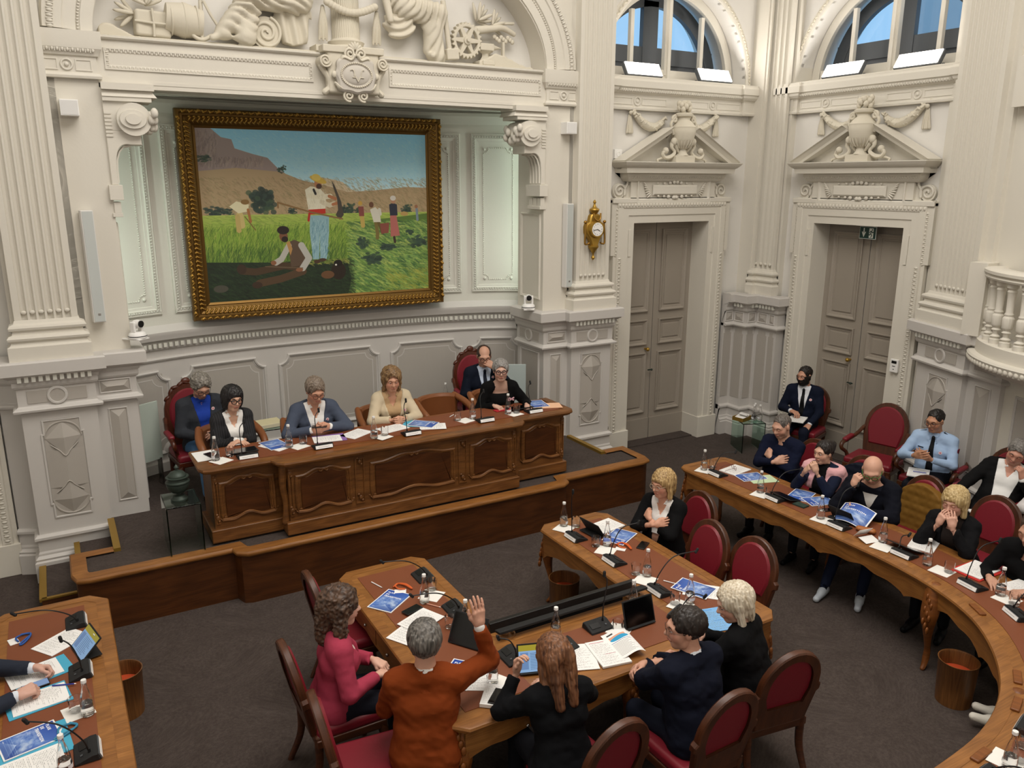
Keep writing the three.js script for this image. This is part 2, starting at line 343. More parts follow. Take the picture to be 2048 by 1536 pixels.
function ridgePanel(parent, x0, x1, y0, y1, z, m = M.greyPanel, hz = 0.03) { // hipped panel
  const w = x1 - x0, h = y1 - y0, e = Math.min(w, h) / 2, A = [V(x0, y0, z), V(x1, y0, z), V(x1, y1, z), V(x0, y1, z)];
  const B = w > h ? [V(x0 + e, (y0 + y1) / 2, z + hz), V(x1 - e, (y0 + y1) / 2, z + hz)] : [V((x0 + x1) / 2, y0 + e, z + hz), V((x0 + x1) / 2, y1 - e, z + hz)];
  const T = w > h ? [[0, 1, 5], [0, 5, 4], [1, 2, 5], [2, 3, 4], [2, 4, 5], [3, 0, 4]] : [[0, 1, 4], [1, 2, 5], [1, 5, 4], [2, 3, 5], [3, 0, 4], [3, 4, 5]];
  const all = [...A, ...B], g = new THREE.BufferGeometry();
  g.setAttribute('position', new THREE.Float32BufferAttribute(T.flat().flatMap((i) => all[i].toArray()), 3)); g.computeVertexNormals();
  mk('panel', fin(g), m, parent);
  mk('panel_moulding', frame(mould.map(([a, b]) => [-a * 0.5, b * 0.6]), rectPath(x0, x1, y0, y1, z)), M.grey, parent);
}
function ringPanel(parent, x0, x1, y0, y1, z) { // frieze panel with a ring in its middle
  const c = (x0 + x1) / 2, m = (y0 + y1) / 2, r = (y1 - y0) * 0.62;
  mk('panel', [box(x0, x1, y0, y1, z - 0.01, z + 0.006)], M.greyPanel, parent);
  const t = new THREE.TorusGeometry(r, 0.016, 6, 24); t.translate(c, m, z + 0.008);
  mk('ring', [fin(t, null, 0.5)], M.grey, parent);
  const d = new THREE.CylinderGeometry(r - 0.01, r - 0.01, 0.02, 24); d.rotateX(PI / 2); d.translate(c, m, z + 0.005); mk('disc', fin(d), M.greyPanel, parent);
}
function pilaster(parent, x0, x1, y0, y1, z, depth, nf) { // fluted shaft with a moulded base; z = front
  const w = x1 - x0, mgn = w * 0.09, fw = (w - 2 * mgn) / nf, r = fw * 0.38, pts = [[x0, -z + depth], [x0, -z]];
  for (let i = 0; i < nf; i++) { const c = x0 + mgn + fw * (i + 0.5); for (let k = 0; k <= 6; k++) { const t = PI - PI * k / 6; pts.push([c + r * Math.cos(t), -z + r * 1.15 * Math.sin(t)]); } }
  pts.push([x1, -z], [x1, -z + depth]);
  const g = ext(poly(pts), y1 - y0 - 0.35, 0, 4); g.rotateX(-PI / 2); mv(g, 0, y0 + 0.35, 0);
  const o = mk('pilaster', g, M.plaster, parent);
  const P = [V(x0, 0, z - depth), V(x0, 0, z), V(x1, 0, z), V(x1, 0, z - depth)];
  mk('pilaster_base', sweep([[-0.02, 0], [0.085, 0], [0.085, 0.13], [0.06, 0.145], [0.05, 0.17], [0.075, 0.19], [0.08, 0.21], [0.065, 0.23], [0.035, 0.24], [0.03, 0.27], [0.055, 0.285], [0.06, 0.305], [0.05, 0.325], [0.015, 0.34], [0.004, 0.37], [-0.02, 0.37]].map(([a, b]) => [-a, b + y0]), P, YN, false, 0.4), M.plaster, o);
  const tips = []; for (let i = 0; i < nf; i++) tips.push(sphere(x0 + mgn + fw * (i + 0.5), y0 + 0.44, z - 0.006, r * 0.9, 0.8, 0.5, 8));
  stuff(mk('flute_tips', tips, M.plaster, o));
  return o;
}
// ---------- piers each side of the niche ----------
for (const s of [-1, 1]) {
  const X = (d) => CX + s * d, xs = (a, b) => s > 0 ? [X(a), X(b)] : [X(b), X(a)];
  const pier = new THREE.Group(); pier.name = 'pier'; wallBack.add(pier);
  const [w0, w1] = xs(2.43, 2.94), [p0, p1] = xs(2.86, 3.38);
  mk('pier_wing', [box(w0, w1, 2.18, 4.76, -9.35, -8.72), box(...xs(2.47, 2.94), 0, 2.2, -9.33, -8.72)], M.plaster, pier);
  mk('pier_core', box(...xs(2.8, 3.42), 0, CEIL, -9.0, -8.72), M.plaster, pier);
  pilaster(pier, p0, p1, 2.215, CEIL, -8.6, 0.12, 6);
  const plan = s > 0 ? [[X(2.43), -9.35], [X(2.43), -8.68], [X(2.8), -8.68], [X(2.8), -8.58], [X(3.44), -8.58], [X(3.44), -8.78], [X(3.62), -8.86]] : [[X(3.62), -8.86], [X(3.44), -8.78], [X(3.44), -8.58], [X(2.8), -8.58], [X(2.8), -8.68], [X(2.43), -8.68], [X(2.43), -9.35]];
  pedestal(pier, plan, M.grey, s > 0 ? [3] : [2]);
  const pc = (X(2.8) + X(3.44)) / 2;
  lozenge(pier, pc, 0.62, 1.62, 0.33, -8.58);
  ringPanel(pier, pc - 0.25, pc + 0.25, 1.8, 1.92, -8.566);
  const wc = (X(2.43) + X(2.8)) / 2;
  ridgePanel(pier, wc - 0.075, wc + 0.075, 0.66, 1.62, -8.679);
  ridgePanel(pier, wc - 0.13, wc + 0.13, 1.81, 1.92, -8.667);
  // side of the wing inside the niche
  const side = new THREE.Group(); side.name = 'pier_side'; side.position.set(X(2.43), 0, 0); side.rotation.y = s > 0 ? -PI / 2 : PI / 2; pier.add(side);
  const f = s > 0 ? 1 : -1, sx = (a, b) => f > 0 ? [a, b] : [-b, -a];
  const [q0, q1] = sx(-9.27, -8.78);
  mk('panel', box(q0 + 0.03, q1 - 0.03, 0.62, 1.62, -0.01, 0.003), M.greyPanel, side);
  mk('panel_moulding', frame(mould, rectPath(q0, q1, 0.58, 1.66, 0)), M.grey, side);
  mk('panel_moulding', frame(mould, rectPath(q0, q1, 2.35, 3.45, 0)), M.plaster, side);
  ringPanel(side, q0, q1, 1.8, 1.92, 0.012);
  // impost block at the spring of the arch
  const [i0, i1] = xs(2.44, 2.93);
  const imp = mk('impost_block', [box(i0, i1, 4.76, 5.15, -9.0, -8.7)], M.plaster, pier);
  mk('impost_moulding', [sweep([[0, 4.93], [0.02, 4.94], [0.03, 4.97], [0.05, 5.0], [0.055, 5.04], [0.055, 5.15], [0, 5.15]].map(([a, b]) => [-a, b]), [V(i0, 0, -9), V(i0, 0, -8.7), V(i1, 0, -8.7), V(i1, 0, -9)], YN), sweep([[0, 4.74], [0.03, 4.745], [0.035, 4.765], [0.015, 4.79], [0, 4.79]].map(([a, b]) => [-a, b]), [V(i0, 0, -9), V(i0, 0, -8.7), V(i1, 0, -8.7), V(i1, 0, -9)], YN)], M.plaster, imp);
  stuff(mk('egg_moulding', eggRow(V(i0, 4.985, -8.66), V(i1, 4.985, -8.66), 0, ZN, 0.016), M.plaster, imp));
  const ic = (i0 + i1) / 2, tor = new THREE.TorusGeometry(0.045, 0.01, 6, 20); tor.translate(ic, 4.86, -8.695);
  mk('rosette', [fin(tor), sphere(ic, 4.86, -8.695, 0.02), frame([[0, 0], [0, 0.008], [0.01, 0.008], [0.012, 0]], rectPath(i0 + 0.04, ic - 0.07, 4.81, 4.91, -8.7)), frame([[0, 0], [0, 0.008], [0.01, 0.008], [0.012, 0]], rectPath(ic + 0.07, i1 - 0.04, 4.81, 4.91, -8.7))], M.plaster, imp);
  // scroll bracket carrying the lintel
  const br = new THREE.Group(); br.name = 'bracket'; br.position.set(X(2.43), 0, -8.72); if (s > 0) br.scale.x = 1; else br.scale.x = -1; pier.add(br);
  // local: x < 0 reaches into the niche opening
  mk('bracket_cap', [box(-0.45, 0.0, 4.66, 4.72, -0.3, 0.08), box(-0.42, 0.0, 4.56, 4.6, -0.3, 0.06), sweep([[0, 0], [0.07, 0.0], [0.05, 0.03], [0.03, 0.06], [0, 0.06]].map(([a, b]) => [-a, 4.6 + b]), [V(-0.4, 0, -0.3), V(-0.4, 0, 0.0), V(0, 0, 0.0)], YN)], M.plaster, br);
  const vol = new THREE.CylinderGeometry(0.15, 0.15, 0.38, 28); vol.rotateX(PI / 2); vol.translate(-0.25, 4.4, -0.1);
  mk('bracket_volute', [fin(vol, null, 0.5), box(-0.25, 0, 4.3, 4.56, -0.29, 0.03)], M.plaster, br);
  const sp = []; for (const [ra, zz] of [[0.105, 0.1], [0.06, 0.12]]) { const t = new THREE.CylinderGeometry(ra * 0.95, ra, 0.03, 26); t.scale(1.15, 1, 0.85); t.rotateX(PI / 2); t.translate(-0.24, 4.4, zz); sp.push(fin(t, null, 0.5)); }
  mk('bracket_scroll', sp, M.plaster, br);
  const lv = []; for (let i = 0; i < 16; i++) lv.push(sphere(-0.4 + 0.03 * Math.sin(i * 2.1), 4.46 - 0.02 * (i % 8), -0.25 + 0.4 * ((i * 0.618) % 1), 0.035, 1.4, 1, 8));
  mk('acanthus', lv, M.plaster, br);
  const bs = new THREE.Shape(); bs.moveTo(0, 4.3); bs.lineTo(-0.3, 4.3); bs.lineTo(-0.3, 4.17); bs.lineTo(-0.2, 4.17); bs.quadraticCurveTo(-0.06, 4.2, -0.06, 3.95); bs.lineTo(-0.06, 3.8); bs.lineTo(0, 3.8); bs.closePath();
  mk('bracket_stem', mv(ext(bs, 0.3, 0.006, 10), 0, 0, -0.27), M.plaster, br);
  const fl = []; for (let i = 0; i < 4; i++) fl.push(sweep([[-0.012, 0], [-0.006, 0.014], [0.006, 0.014], [0.012, 0]], [[-0.2, 4.17], [-0.14, 4.16], [-0.095, 4.11], [-0.066, 4.03], [-0.06, 3.93], [-0.06, 3.82]].map(([x, y]) => V(x, y, -0.22 + i * 0.07)), [V(0, -1, 0), V(-0.3, -0.95, 0), V(-0.7, -0.7, 0), V(-0.95, -0.3, 0), V(-1, 0, 0), V(-1, 0, 0)], false));
  mk('bracket_reeds', fl, M.plaster, br);
  mk('bracket_drop', [box(-0.09, 0.03, 3.66, 3.8, -0.29, 0.05, 0.004), ...[0, 1, 2].map((i) => at(cbox(0.06, 0.1, 0.08), -0.03, 3.59, -0.22 + i * 0.1, 0, 0, 0)), box(-0.07, 0.02, 3.5, 3.54, -0.28, 0.02, 0.004)], M.plaster, br);
  mk('bracket_side_fluting', Array.from({ length: 7 }, (_, i) => box(-0.06, 0.02 - 0.09 + 0.07, 4.24 + i * 0.034, 4.258 + i * 0.034, 0.02, 0.04)), M.plaster, br);
}
// ---------- lintel, arch and tympanum ----------
{
  const lin = new THREE.Group(); lin.name = 'lintel'; wallBack.add(lin);
  const x0 = CX - 2.44, x1 = CX + 2.44;
  mk('lintel_beam', [box(x0, x1, 4.74, 5.12, -9.15, -8.72), box(x0, x1, 4.68, 4.745, -8.8, -8.72), box(x0, x1, 4.7, 4.745, -8.92, -8.8), box(x0, x1, 4.72, 4.745, -9.1, -8.92), sweep([[0, 5.1], [0.02, 5.1], [0.035, 5.115], [0.035, 5.13], [0, 5.14]].map(([a, b]) => [-a, b]), [V(x0, 0, -8.72), V(x1, 0, -8.72)], YN), box(x0, x1, 4.72, 4.75, -8.75, -8.715)], M.plaster, lin);
  for (const [a, b] of [[x0 + 0.07, CX - 0.42], [CX + 0.42, x1 - 0.07]]) {
    mk('lintel_panel', frame([[0, 0.002], [0, 0.014], [0.012, 0.014], [0.014, 0.004], [0.036, 0.004], [0.04, 0.0]], rectPath(a, b, 4.84, 5.03, -8.72)), M.plaster, lin);
    stuff(mk('egg_moulding', [...eggRow(V(a, 5.01, -8.716), V(b, 5.01, -8.716), 0, ZN, 0.015), ...eggRow(V(a, 4.86, -8.716), V(b, 4.86, -8.716), 0, ZN, 0.013), ...eggRow(V(a + 0.02, 4.86, -8.716), V(a + 0.02, 5.01, -8.716), 0, ZN, 0.014), ...eggRow(V(b - 0.02, 4.86, -8.716), V(b - 0.02, 5.01, -8.716), 0, ZN, 0.014)], M.plaster, lin));
  }
  // niche soffit panels behind the lintel
  mk('soffit', [box(0.2, 5.88, 4.73, 4.85, -10.3, -9.1), ...[[-9.25, 4.7], [-9.55, 4.715]].map(([z, y]) => box(x0, x1, y, 4.74, z - 0.06, z))], M.plaster2, lin);
  const arch = new THREE.Group(); arch.name = 'arch'; wallBack.add(arch);
  const sh = poly([[0.1, 5.12], [5.98, 5.12], [5.98, CEIL], [0.1, CEIL]]);
  sh.holes.push(new THREE.Path(poly([[CX - 2.44, 5.125], ...ellArc(CX, 5.125, 2.44, 1.42, 0, PI, 60)]).getPoints()));
  mk('spandrel', mv(ext(sh, 0.4, 0, 40), 0, 0, -9.12), M.plaster, arch);
  mk('tympanum', box(CX - 2.5, CX + 2.5, 5.0, 6.8, -9.16, -9.06), M.wallWhite, arch);
  const ap = (d) => ellArc(CX, 5.15, 2.44 + d, 1.42 + d, 0.0, PI, 64).map(([x, y]) => V(x, y, -8.72));
  mk('archivolt', [sweep([[0.0, 0], [0.0, 0.02], [-0.1, 0.02], [-0.105, 0.01], [-0.13, 0.01], [-0.14, 0.03], [-0.24, 0.03], [-0.25, 0.045], [-0.4, 0.05], [-0.42, 0]], ap(0), ZN, false, 0.5)], M.plaster, arch);
  const bd = []; { const c = ap(0.12); for (let i = 0; i < c.length - 1; i++) { const L = c[i].distanceTo(c[i + 1]), n = Math.round(L / 0.028); for (let k = 0; k < n; k++) { const p = V().lerpVectors(c[i], c[i + 1], k / n); if (p.y < 6.1) bd.push(sphere(p.x, p.y, p.z + 0.016, 0.011, 1, 1, 6)); } } }
  stuff(mk('bead_moulding', bd, M.plaster, arch));
  const eg = []; { const c = ap(0.34); for (let i = 0; i < c.length - 1; i++) if (c[i].y < 6.2) eg.push(...eggRow(c[i].clone().setZ(-8.668), c[i + 1].clone().setZ(-8.668), 0, ZN, 0.022)); }
  stuff(mk('egg_moulding', eg, M.plaster, arch));
}
// ---------- niche behind the dais ----------
const NB = 1.12, NA = 2.86, NZ0 = -8.9;
const nichePts = [];
for (let i = 0; i <= 96; i++) { const t = PI * i / 96, c = -Math.cos(t), s = Math.sin(t), n = 2 / 2.7; nichePts.push(V(CX + NA * Math.sign(c) * Math.abs(c) ** n, 0, NZ0 - NB * s ** n)); }
const nicheLen = [0]; for (let i = 1; i < nichePts.length; i++) nicheLen.push(nicheLen[i - 1] + nichePts[i].distanceTo(nichePts[i - 1]));
const nicheAtX = (x) => { for (let i = 1; i < nichePts.length; i++) if (nichePts[i].x >= x) { const a = nichePts[i - 1], b = nichePts[i], k = (x - a.x) / (b.x - a.x + 1e-9), p = V().lerpVectors(a, b, clamp(k, 0, 1)), t = V().subVectors(b, a).normalize(); return { p, n: V(-t.z, 0, t.x).multiplyScalar(-1).negate() }; } return { p: nichePts[96].clone(), n: V(-1, 0, 0) }; };
const nIn = (x) => { const q = nicheAtX(x); const n = q.n; if (n.z < 0 && Math.abs(n.z) > 0.05) n.negate(); return { p: q.p, n }; };
{
  const ni = new THREE.Group(); ni.name = 'niche'; wallBack.add(ni);
  mk('niche_wall', sweep([[0, 2.2], [0, 4.9]].map(([a, b]) => [a, b]), nichePts, YN, false, 0.8), M.plaster2, ni);
  mk('niche_wainscot', sweep([[0, 0.5], [0, 2.2]], nichePts, YN, false, 0.8), M.grey, ni);
  const sw = (pr, m, nm) => mk(nm, sweep(pr.map(([a, b]) => [-a, b]), nichePts, YN, false, 0.5), m, ni);
  sw([[0, 1.95], [0.02, 1.96], [0.03, 1.98], [0.035, 2.05], [0.06, 2.06], [0.08, 2.08], [0.09, 2.12], [0.1, 2.15], [0.1, 2.17], [0.05, 2.2], [0.03, 2.22], [0, 2.24]], M.grey, 'wainscot_cornice');
  sw([[0, 1.82], [0.02, 1.83], [0.03, 1.85], [0.02, 1.865], [0, 1.87]], M.grey, 'wainscot_moulding');
  sw([[0, 0.5], [0.03, 0.5], [0.03, 0.62], [0.015, 0.64], [0, 0.64]], M.grey, 'wainscot_base');
  sw([[0, 4.56], [0.01, 4.57], [0.03, 4.62], [0.06, 4.66], [0.06, 4.7], [0, 4.7]], M.plaster2, 'niche_cornice');
  const dn = []; for (let i = 0; i < 96; i++) { const L = nicheLen[i + 1] - nicheLen[i], n = Math.max(1, Math.round(L / 0.052)), a = nichePts[i], b = nichePts[i + 1]; const t = V().subVectors(b, a).normalize(), o = V(t.z, 0, -t.x).negate(); if (Math.abs(o.dot(V(CX, 0, -8).sub(a))) === 0) continue; if (o.dot(V(CX - a.x, 0, -8.5 - a.z)) < 0) o.negate(); dn.push(...dentRow(V(a.x, 2.015, a.z).addScaledVector(o, 0.045), V(b.x, 2.015, b.z).addScaledVector(o, 0.045), o, L / n / 1.75, 0.05, 0.03)); }
  stuff(mk('dentil_row', dn, M.plaster2, ni));
  // framed panels on the curved wall
  const curved = (pts, prof, name, m) => { // pts [x,y] counter-clockwise, subdivided
    const P = [], Nn = [];
    for (let i = 0; i < pts.length; i++) { const a = pts[i], b = pts[(i + 1) % pts.length], n = Math.max(1, Math.ceil(Math.abs(b[0] - a[0]) / 0.09)); for (let k = 0; k < n; k++) { const x = a[0] + (b[0] - a[0]) * k / n, y = a[1] + (b[1] - a[1]) * k / n, q = nIn(x); const p = V(q.p.x, y, q.p.z); P.push(p); const nn = q.n.clone(); if (nn.dot(V(CX - p.x, 0, -8.5 - p.z)) < 0) nn.negate(); Nn.push(nn); } }
    return mk(name, sweep(prof, P, Nn, true, 0.45), m, ni);
  };
  const notch = (x0, x1, y0, y1, c) => { const r = []; const arc = (cx, cy, t0, t1) => { for (let k = 0; k <= 4; k++) { const t = t0 + (t1 - t0) * k / 4; r.push([cx + c * Math.cos(t), cy + c * Math.sin(t)]); } }; arc(x0, y0, PI / 2, 0); arc(x1, y0, PI, PI / 2); arc(x1, y1, -PI / 2, -PI); arc(x0, y1, 0, -PI / 2); return r; };
  const big = [[0, 0], [-0.004, 0.02], [0.01, 0.032], [0.025, 0.026], [0.032, 0.012], [0.045, 0.008], [0.05, 0]];
  for (const [a, b] of [[0.42, 1.06], [1.19, 2.2], [2.36, 3.7], [3.86, 4.88], [5.0, 5.66]]) {
    curved(notch(a, b, 0.72, 1.72, 0.12), big, 'wainscot_panel_moulding', M.grey);
    curved(notch(a + 0.09, b - 0.09, 0.81, 1.63, 0.1), [[0, 0], [0, 0.006], [0.012, 0.006], [0.014, 0]], 'wainscot_panel_bead', M.grey);
    const q = []; const nx = 14; for (let i = 0; i < nx; i++) { const xa = a + 0.04 + (b - a - 0.08) * i / nx, xb = a + 0.04 + (b - a - 0.08) * (i + 1) / nx; const e0 = (i === 0 || i === nx - 1) ? 0.1 : 0.0; const A = nIn(xa), B2 = nIn(xb); const off = (o) => { const n = o.n.clone(); if (n.dot(V(CX - o.p.x, 0, -8.5 - o.p.z)) < 0) n.negate(); return V(o.p.x, 0, o.p.z).addScaledVector(n, 0.004); }; const pa = off(A), pb = off(B2), ya = 0.76 + e0, yb = 1.68 - e0; const g = new THREE.BufferGeometry(); g.setAttribute('position', new THREE.Float32BufferAttribute([pa.x, ya, pa.z, pb.x, ya, pb.z, pb.x, yb, pb.z, pa.x, ya, pa.z, pb.x, yb, pb.z, pa.x, yb, pa.z], 3)); g.computeVertexNormals(); q.push(fin(g)); }
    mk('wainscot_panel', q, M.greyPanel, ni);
  }
  const up = [[0, 0], [0, 0.02], [0.015, 0.03], [0.03, 0.02], [0.05, 0.018], [0.06, 0.026], [0.075, 0.012], [0.1, 0.008], [0.105, 0]];
  for (const [a, b] of [[0.3, 1.05], [1.2, 1.75], [4.33, 4.88], [5.02, 5.7]]) {
    curved([[a, 2.36], [b, 2.36], [b, 4.45], [a, 4.45]], up, 'niche_panel_moulding', M.plaster2);
    const eg = [], side = (x, y0, y1, hor) => { const q = nIn(x), n = q.n.clone(); if (n.dot(V(CX - q.p.x, 0, -8.5 - q.p.z)) < 0) n.negate(); eg.push(...eggRow(V(q.p.x, y0, q.p.z).addScaledVector(n, 0.024), V(q.p.x, y1, q.p.z).addScaledVector(n, 0.024), 0, n, 0.013)); };
    side(a + 0.04, 2.4, 4.41); side(b - 0.04, 2.4, 4.41);
    for (const y of [2.4, 4.41]) for (let k = 0; k < 7; k++) { const xa = a + (b - a) * k / 7, xb = a + (b - a) * (k + 1) / 7, A = nIn(xa), B2 = nIn(xb), n = A.n.clone(); if (n.dot(V(CX - A.p.x, 0, -8.5 - A.p.z)) < 0) n.negate(); eg.push(...eggRow(V(A.p.x, y, A.p.z).addScaledVector(n, 0.024), V(B2.p.x, y, B2.p.z).addScaledVector(n, 0.024), 0, n, 0.013)); }
    stuff(mk('wave_moulding', eg, M.plaster2, ni));
    // bead frame with corner roundels
    const bs = [], bx0 = a + 0.16, bx1 = b - 0.16, by0 = 2.53, by1 = 4.27, c = 0.07;
    const put = (x, y, r) => { const q = nIn(x), n = q.n.clone(); if (n.dot(V(CX - q.p.x, 0, -8.5 - q.p.z)) < 0) n.negate(); const p = V(q.p.x, y, q.p.z).addScaledVector(n, 0.004); bs.push(sphere(p.x, p.y, p.z, r, 1, 1, 6)); };
    for (let y = by0 + c; y <= by1 - c; y += 0.026) { put(bx0, y, 0.009); put(bx1, y, 0.009); }
    for (let x = bx0 + c; x <= bx1 - c; x += 0.026) { put(x, by0, 0.009); put(x, by1, 0.009); }
    for (const [sx, sy] of [[0, 0], [1, 0], [0, 1], [1, 1]]) { const X = sx ? bx1 : bx0, Y = sy ? by1 : by0; for (let k = 0; k < 5; k++) { const t = PI / 2 * (k + 0.5) / 5; put(X + (sx ? -1 : 1) * c * Math.cos(t), Y + (sy ? -1 : 1) * c * Math.sin(t), 0.009); } put(X + (sx ? -1 : 1) * 0.015, Y + (sy ? -1 : 1) * 0.015, 0.022); }
    stuff(mk('bead_frame', bs, M.plaster2, ni));
  }
}
// ---------- doors with pediments ----------
const casingProf = [[0.0, -0.3], [0.0, 0.1], [-0.1, 0.1], [-0.105, 0.115], [-0.2, 0.115], [-0.205, 0.125], [-0.29, 0.125], [-0.3, 0.1], [-0.34, 0.1], [-0.34, 0]];
function makeDoor(name, c, turn, zoff) {
  const d = struct(grp(name, null, null, c, turn));
  const cs = new THREE.Group(); cs.name = 'casing'; d.add(cs);
  mk('casing_frame', sweep(casingProf, [V(0.685, 0, 0), V(0.685, 3.29, 0), V(-0.685, 3.29, 0), V(-0.685, 0, 0)], ZN, false, 0.3), M.plaster, cs);
  for (const s of [-1, 1]) {
    mk('casing_plinth', box(s * 0.675, s * 1.04, 0, 0.33, -0.28, 0.14, 0.006), M.plaster, cs);
    mk('casing_ear', [box(s * 0.955, s * 1.07, 2.86, 3.6, 0, 0.106), box(s * 0.74, s * 0.78, 2.84, 3.2, 0.1, 0.112)], M.plaster, cs);
    stuff(mk('egg_moulding', [...eggRow(V(s * 0.935, 0.35, 0.125), V(s * 0.935, 2.84, 0.125), 0, ZN, 0.02), ...eggRow(V(s * 0.98, 2.86, 0.105), V(s * 0.98, 3.5, 0.105), 0, ZN, 0.02)], M.plaster, cs));
  }
  stuff(mk('egg_moulding', eggRow(V(-0.98, 3.53, 0.125), V(0.98, 3.53, 0.125), 0, ZN, 0.021), M.plaster, cs));
  mk('threshold', box(-0.69, 0.69, 0, 0.016, -0.43, 0.02), M.carpet, d);
  for (const s of [-1, 1]) {
    const lf = new THREE.Group(); lf.name = 'door_leaf'; d.add(lf);
    const x0 = s < 0 ? -0.685 : 0.006, x1 = s < 0 ? -0.006 : 0.685, z = -0.24;
    mk('leaf_board', box(x0, x1, 0.01, 3.3, z - 0.06, z), M.door, lf);
    for (const [y0, y1] of [[0.43, 1.36], [1.48, 1.86], [1.98, 3.18]]) {
      mk('door_panel_moulding', frame([[0, 0], [0, 0.03], [0.012, 0.034], [0.03, 0.024], [0.04, 0.012], [0.06, 0.008], [0.065, 0]], rectPath(x0 + 0.1, x1 - 0.1, y0, y1, z)), M.door, lf);
      mk('door_panel', box(x0 + 0.19, x1 - 0.19, y0 + 0.09, y1 - 0.09, z - 0.01, z + 0.012, 0.004), M.door, lf);
    }
    mk('kick_board', box(x0 + 0.002, x1 - 0.002, 0.01, 0.33, z, z + 0.018), M.door, lf);
  }
  mk('door_knob', [sphere(-0.12, 1.42, -0.17, 0.03), at(fin(new THREE.CylinderGeometry(0.014, 0.014, 0.06, 10)), -0.12, 1.42, -0.21, PI / 2, 0, 0)], M.brass, d);
  mk('door_lever', [sphere(-0.03, 1.1, -0.17, 0.018), at(cbox(0.09, 0.018, 0.018, 0.005), -0.05, 1.1, -0.18)], M.bronze, d);
  // overdoor
  const od = new THREE.Group(); od.name = 'overdoor'; d.add(od);
  mk('overdoor_block', [box(-0.76, 0.76, 3.56, 3.95, 0, 0.1), box(-1.07, -0.66, 3.56, 3.62, 0, 0.13, 0.006), box(0.66, 1.07, 3.56, 3.62, 0, 0.13, 0.006)], M.plaster, od);
  mk('overdoor_frame', frame([[0, 0], [0, 0.02], [0.02, 0.022], [0.03, 0.008], [0.04, 0]], rectPath(-0.66, 0.66, 3.58, 3.9, 0.1)), M.plaster, od);
  const tb = new THREE.Shape(); tb.moveTo(-0.4, 3.66); tb.lineTo(0.4, 3.66); tb.lineTo(0.4, 3.8); tb.lineTo(-0.4, 3.8); tb.closePath();
  mk('tablet', [mv(ext(tb, 0.045, 0.02), 0, 0, 0.1)], M.plaster, od);
  const curl = []; for (const s of [-1, 1]) { for (const [x, y, r] of [[0.12, 3.64, 0.03], [0.2, 3.645, 0.022], [0.3, 3.65, 0.018], [0.1, 3.825, 0.028], [0.2, 3.82, 0.02], [0.32, 3.82, 0.016], [0.02, 3.63, 0.035], [0.03, 3.835, 0.03]]) curl.push(sphere(s * x, y, 0.125, r, 0.8, 0.7, 8)); for (let i = 0; i < 7; i++) curl.push(at(sphere(0, 0, 0, 0.045, 0.25, 0.35, 8), s * (0.46 + 0.012 * i), 3.73 + (i - 3) * 0.025, 0.12, 0, 0, s * (i - 3) * 0.25)); }
  mk('tablet_scrollwork', curl, M.plaster, od);
  for (const s of [-1, 1]) { const pts = []; for (let i = 0; i < 26; i++) { const t = i / 25 * PI * 3.2, r = 0.012 + 0.085 * i / 25; pts.push(V(s * (0.92 + Math.cos(t) * r * 1.05), 3.72 + Math.sin(t) * r, 0.06)); } pts.push(V(s * 0.83, 3.75, 0.06), V(s * 0.79, 3.82, 0.06), V(s * 0.79, 3.88, 0.06)); const ds = new THREE.CylinderGeometry(0.1, 0.1, 0.04, 22); ds.rotateX(PI / 2); ds.translate(s * 0.92, 3.72, 0.03); mk('side_scroll', [tube(pts, 0.016, 6, 70), fin(ds, null, 0.5), sphere(s * 0.79, 3.88, 0.06, 0.03, 1, 0.8, 8), box(s * 0.76, s * 0.84, 3.62, 3.8, 0, 0.05)], M.plaster, od); }
  const ret = (h, w0) => [V(-h, 0, 0), V(-h, 0, w0), V(h, 0, w0), V(h, 0, 0)];
  const cor = mk('cornice', sweep([[0, 3.84], [0.03, 3.85], [0.06, 3.88], [0.08, 3.92], [0.08, 3.95], [0.16, 3.955], [0.17, 4.02], [0.19, 4.03], [0.22, 4.06], [0.24, 4.09], [0.24, 4.1], [0, 4.1]].map(([a, b]) => [-a, b]), ret(0.8, 0.1), YN, false, 0.35), M.plaster, od);
  mk('cornice_top', box(-1.0, 1.0, 4.06, 4.098, 0, 0.32), M.plaster, cor);
  stuff(mk('egg_moulding', eggRow(V(-0.84, 3.905, 0.17), V(0.84, 3.905, 0.17), 0, ZN, 0.015), M.plaster, cor));
  for (const s of [-1, 1]) {
    const rp = [[0, 0], [0.0, 0.02], [0.05, 0.03], [0.07, 0.05], [0.1, 0.055], [0.1, 0.2], [0.13, 0.21], [0.17, 0.25], [0.18, 0.28], [0.18, 0.0]];
    const a = V(s * 1.0, 4.06, 0), b = V(s * 0.2, 4.5, 0), pth = s < 0 ? [a, b] : [b, a];
    mk('pediment_rake', sweep(rp.map(([x, y]) => [x - 0.12, y + 0.02]), pth, ZN, false, 0.3), M.plaster, od);
  }
  const tri = poly([[-0.9, 4.09], [0.9, 4.09], [0.2, 4.46], [-0.2, 4.46]]); mk('pediment_field', mv(ext(tri, 0.06), 0, 0, 0), M.plaster, od);
  // urn
  const urn = new THREE.Group(); urn.name = 'urn'; urn.position.set(0.02, 4.1, 0.2); d.add(urn);
  mk('urn_plinth', box(-0.17, 0.17, 0, 0.09, -0.12, 0.08, 0.005), M.relief, urn);
  mk('urn_bowl', lathe([[0.001, 0.08], [0.09, 0.09], [0.06, 0.13], [0.05, 0.17], [0.08, 0.19], [0.12, 0.23], [0.15, 0.3], [0.165, 0.37], [0.172, 0.42], [0.165, 0.44], [0.17, 0.46], [0.13, 0.51], [0.085, 0.55], [0.08, 0.58], [0.12, 0.6], [0.125, 0.63], [0.1, 0.645], [0.001, 0.65]], 26), M.relief, urn);
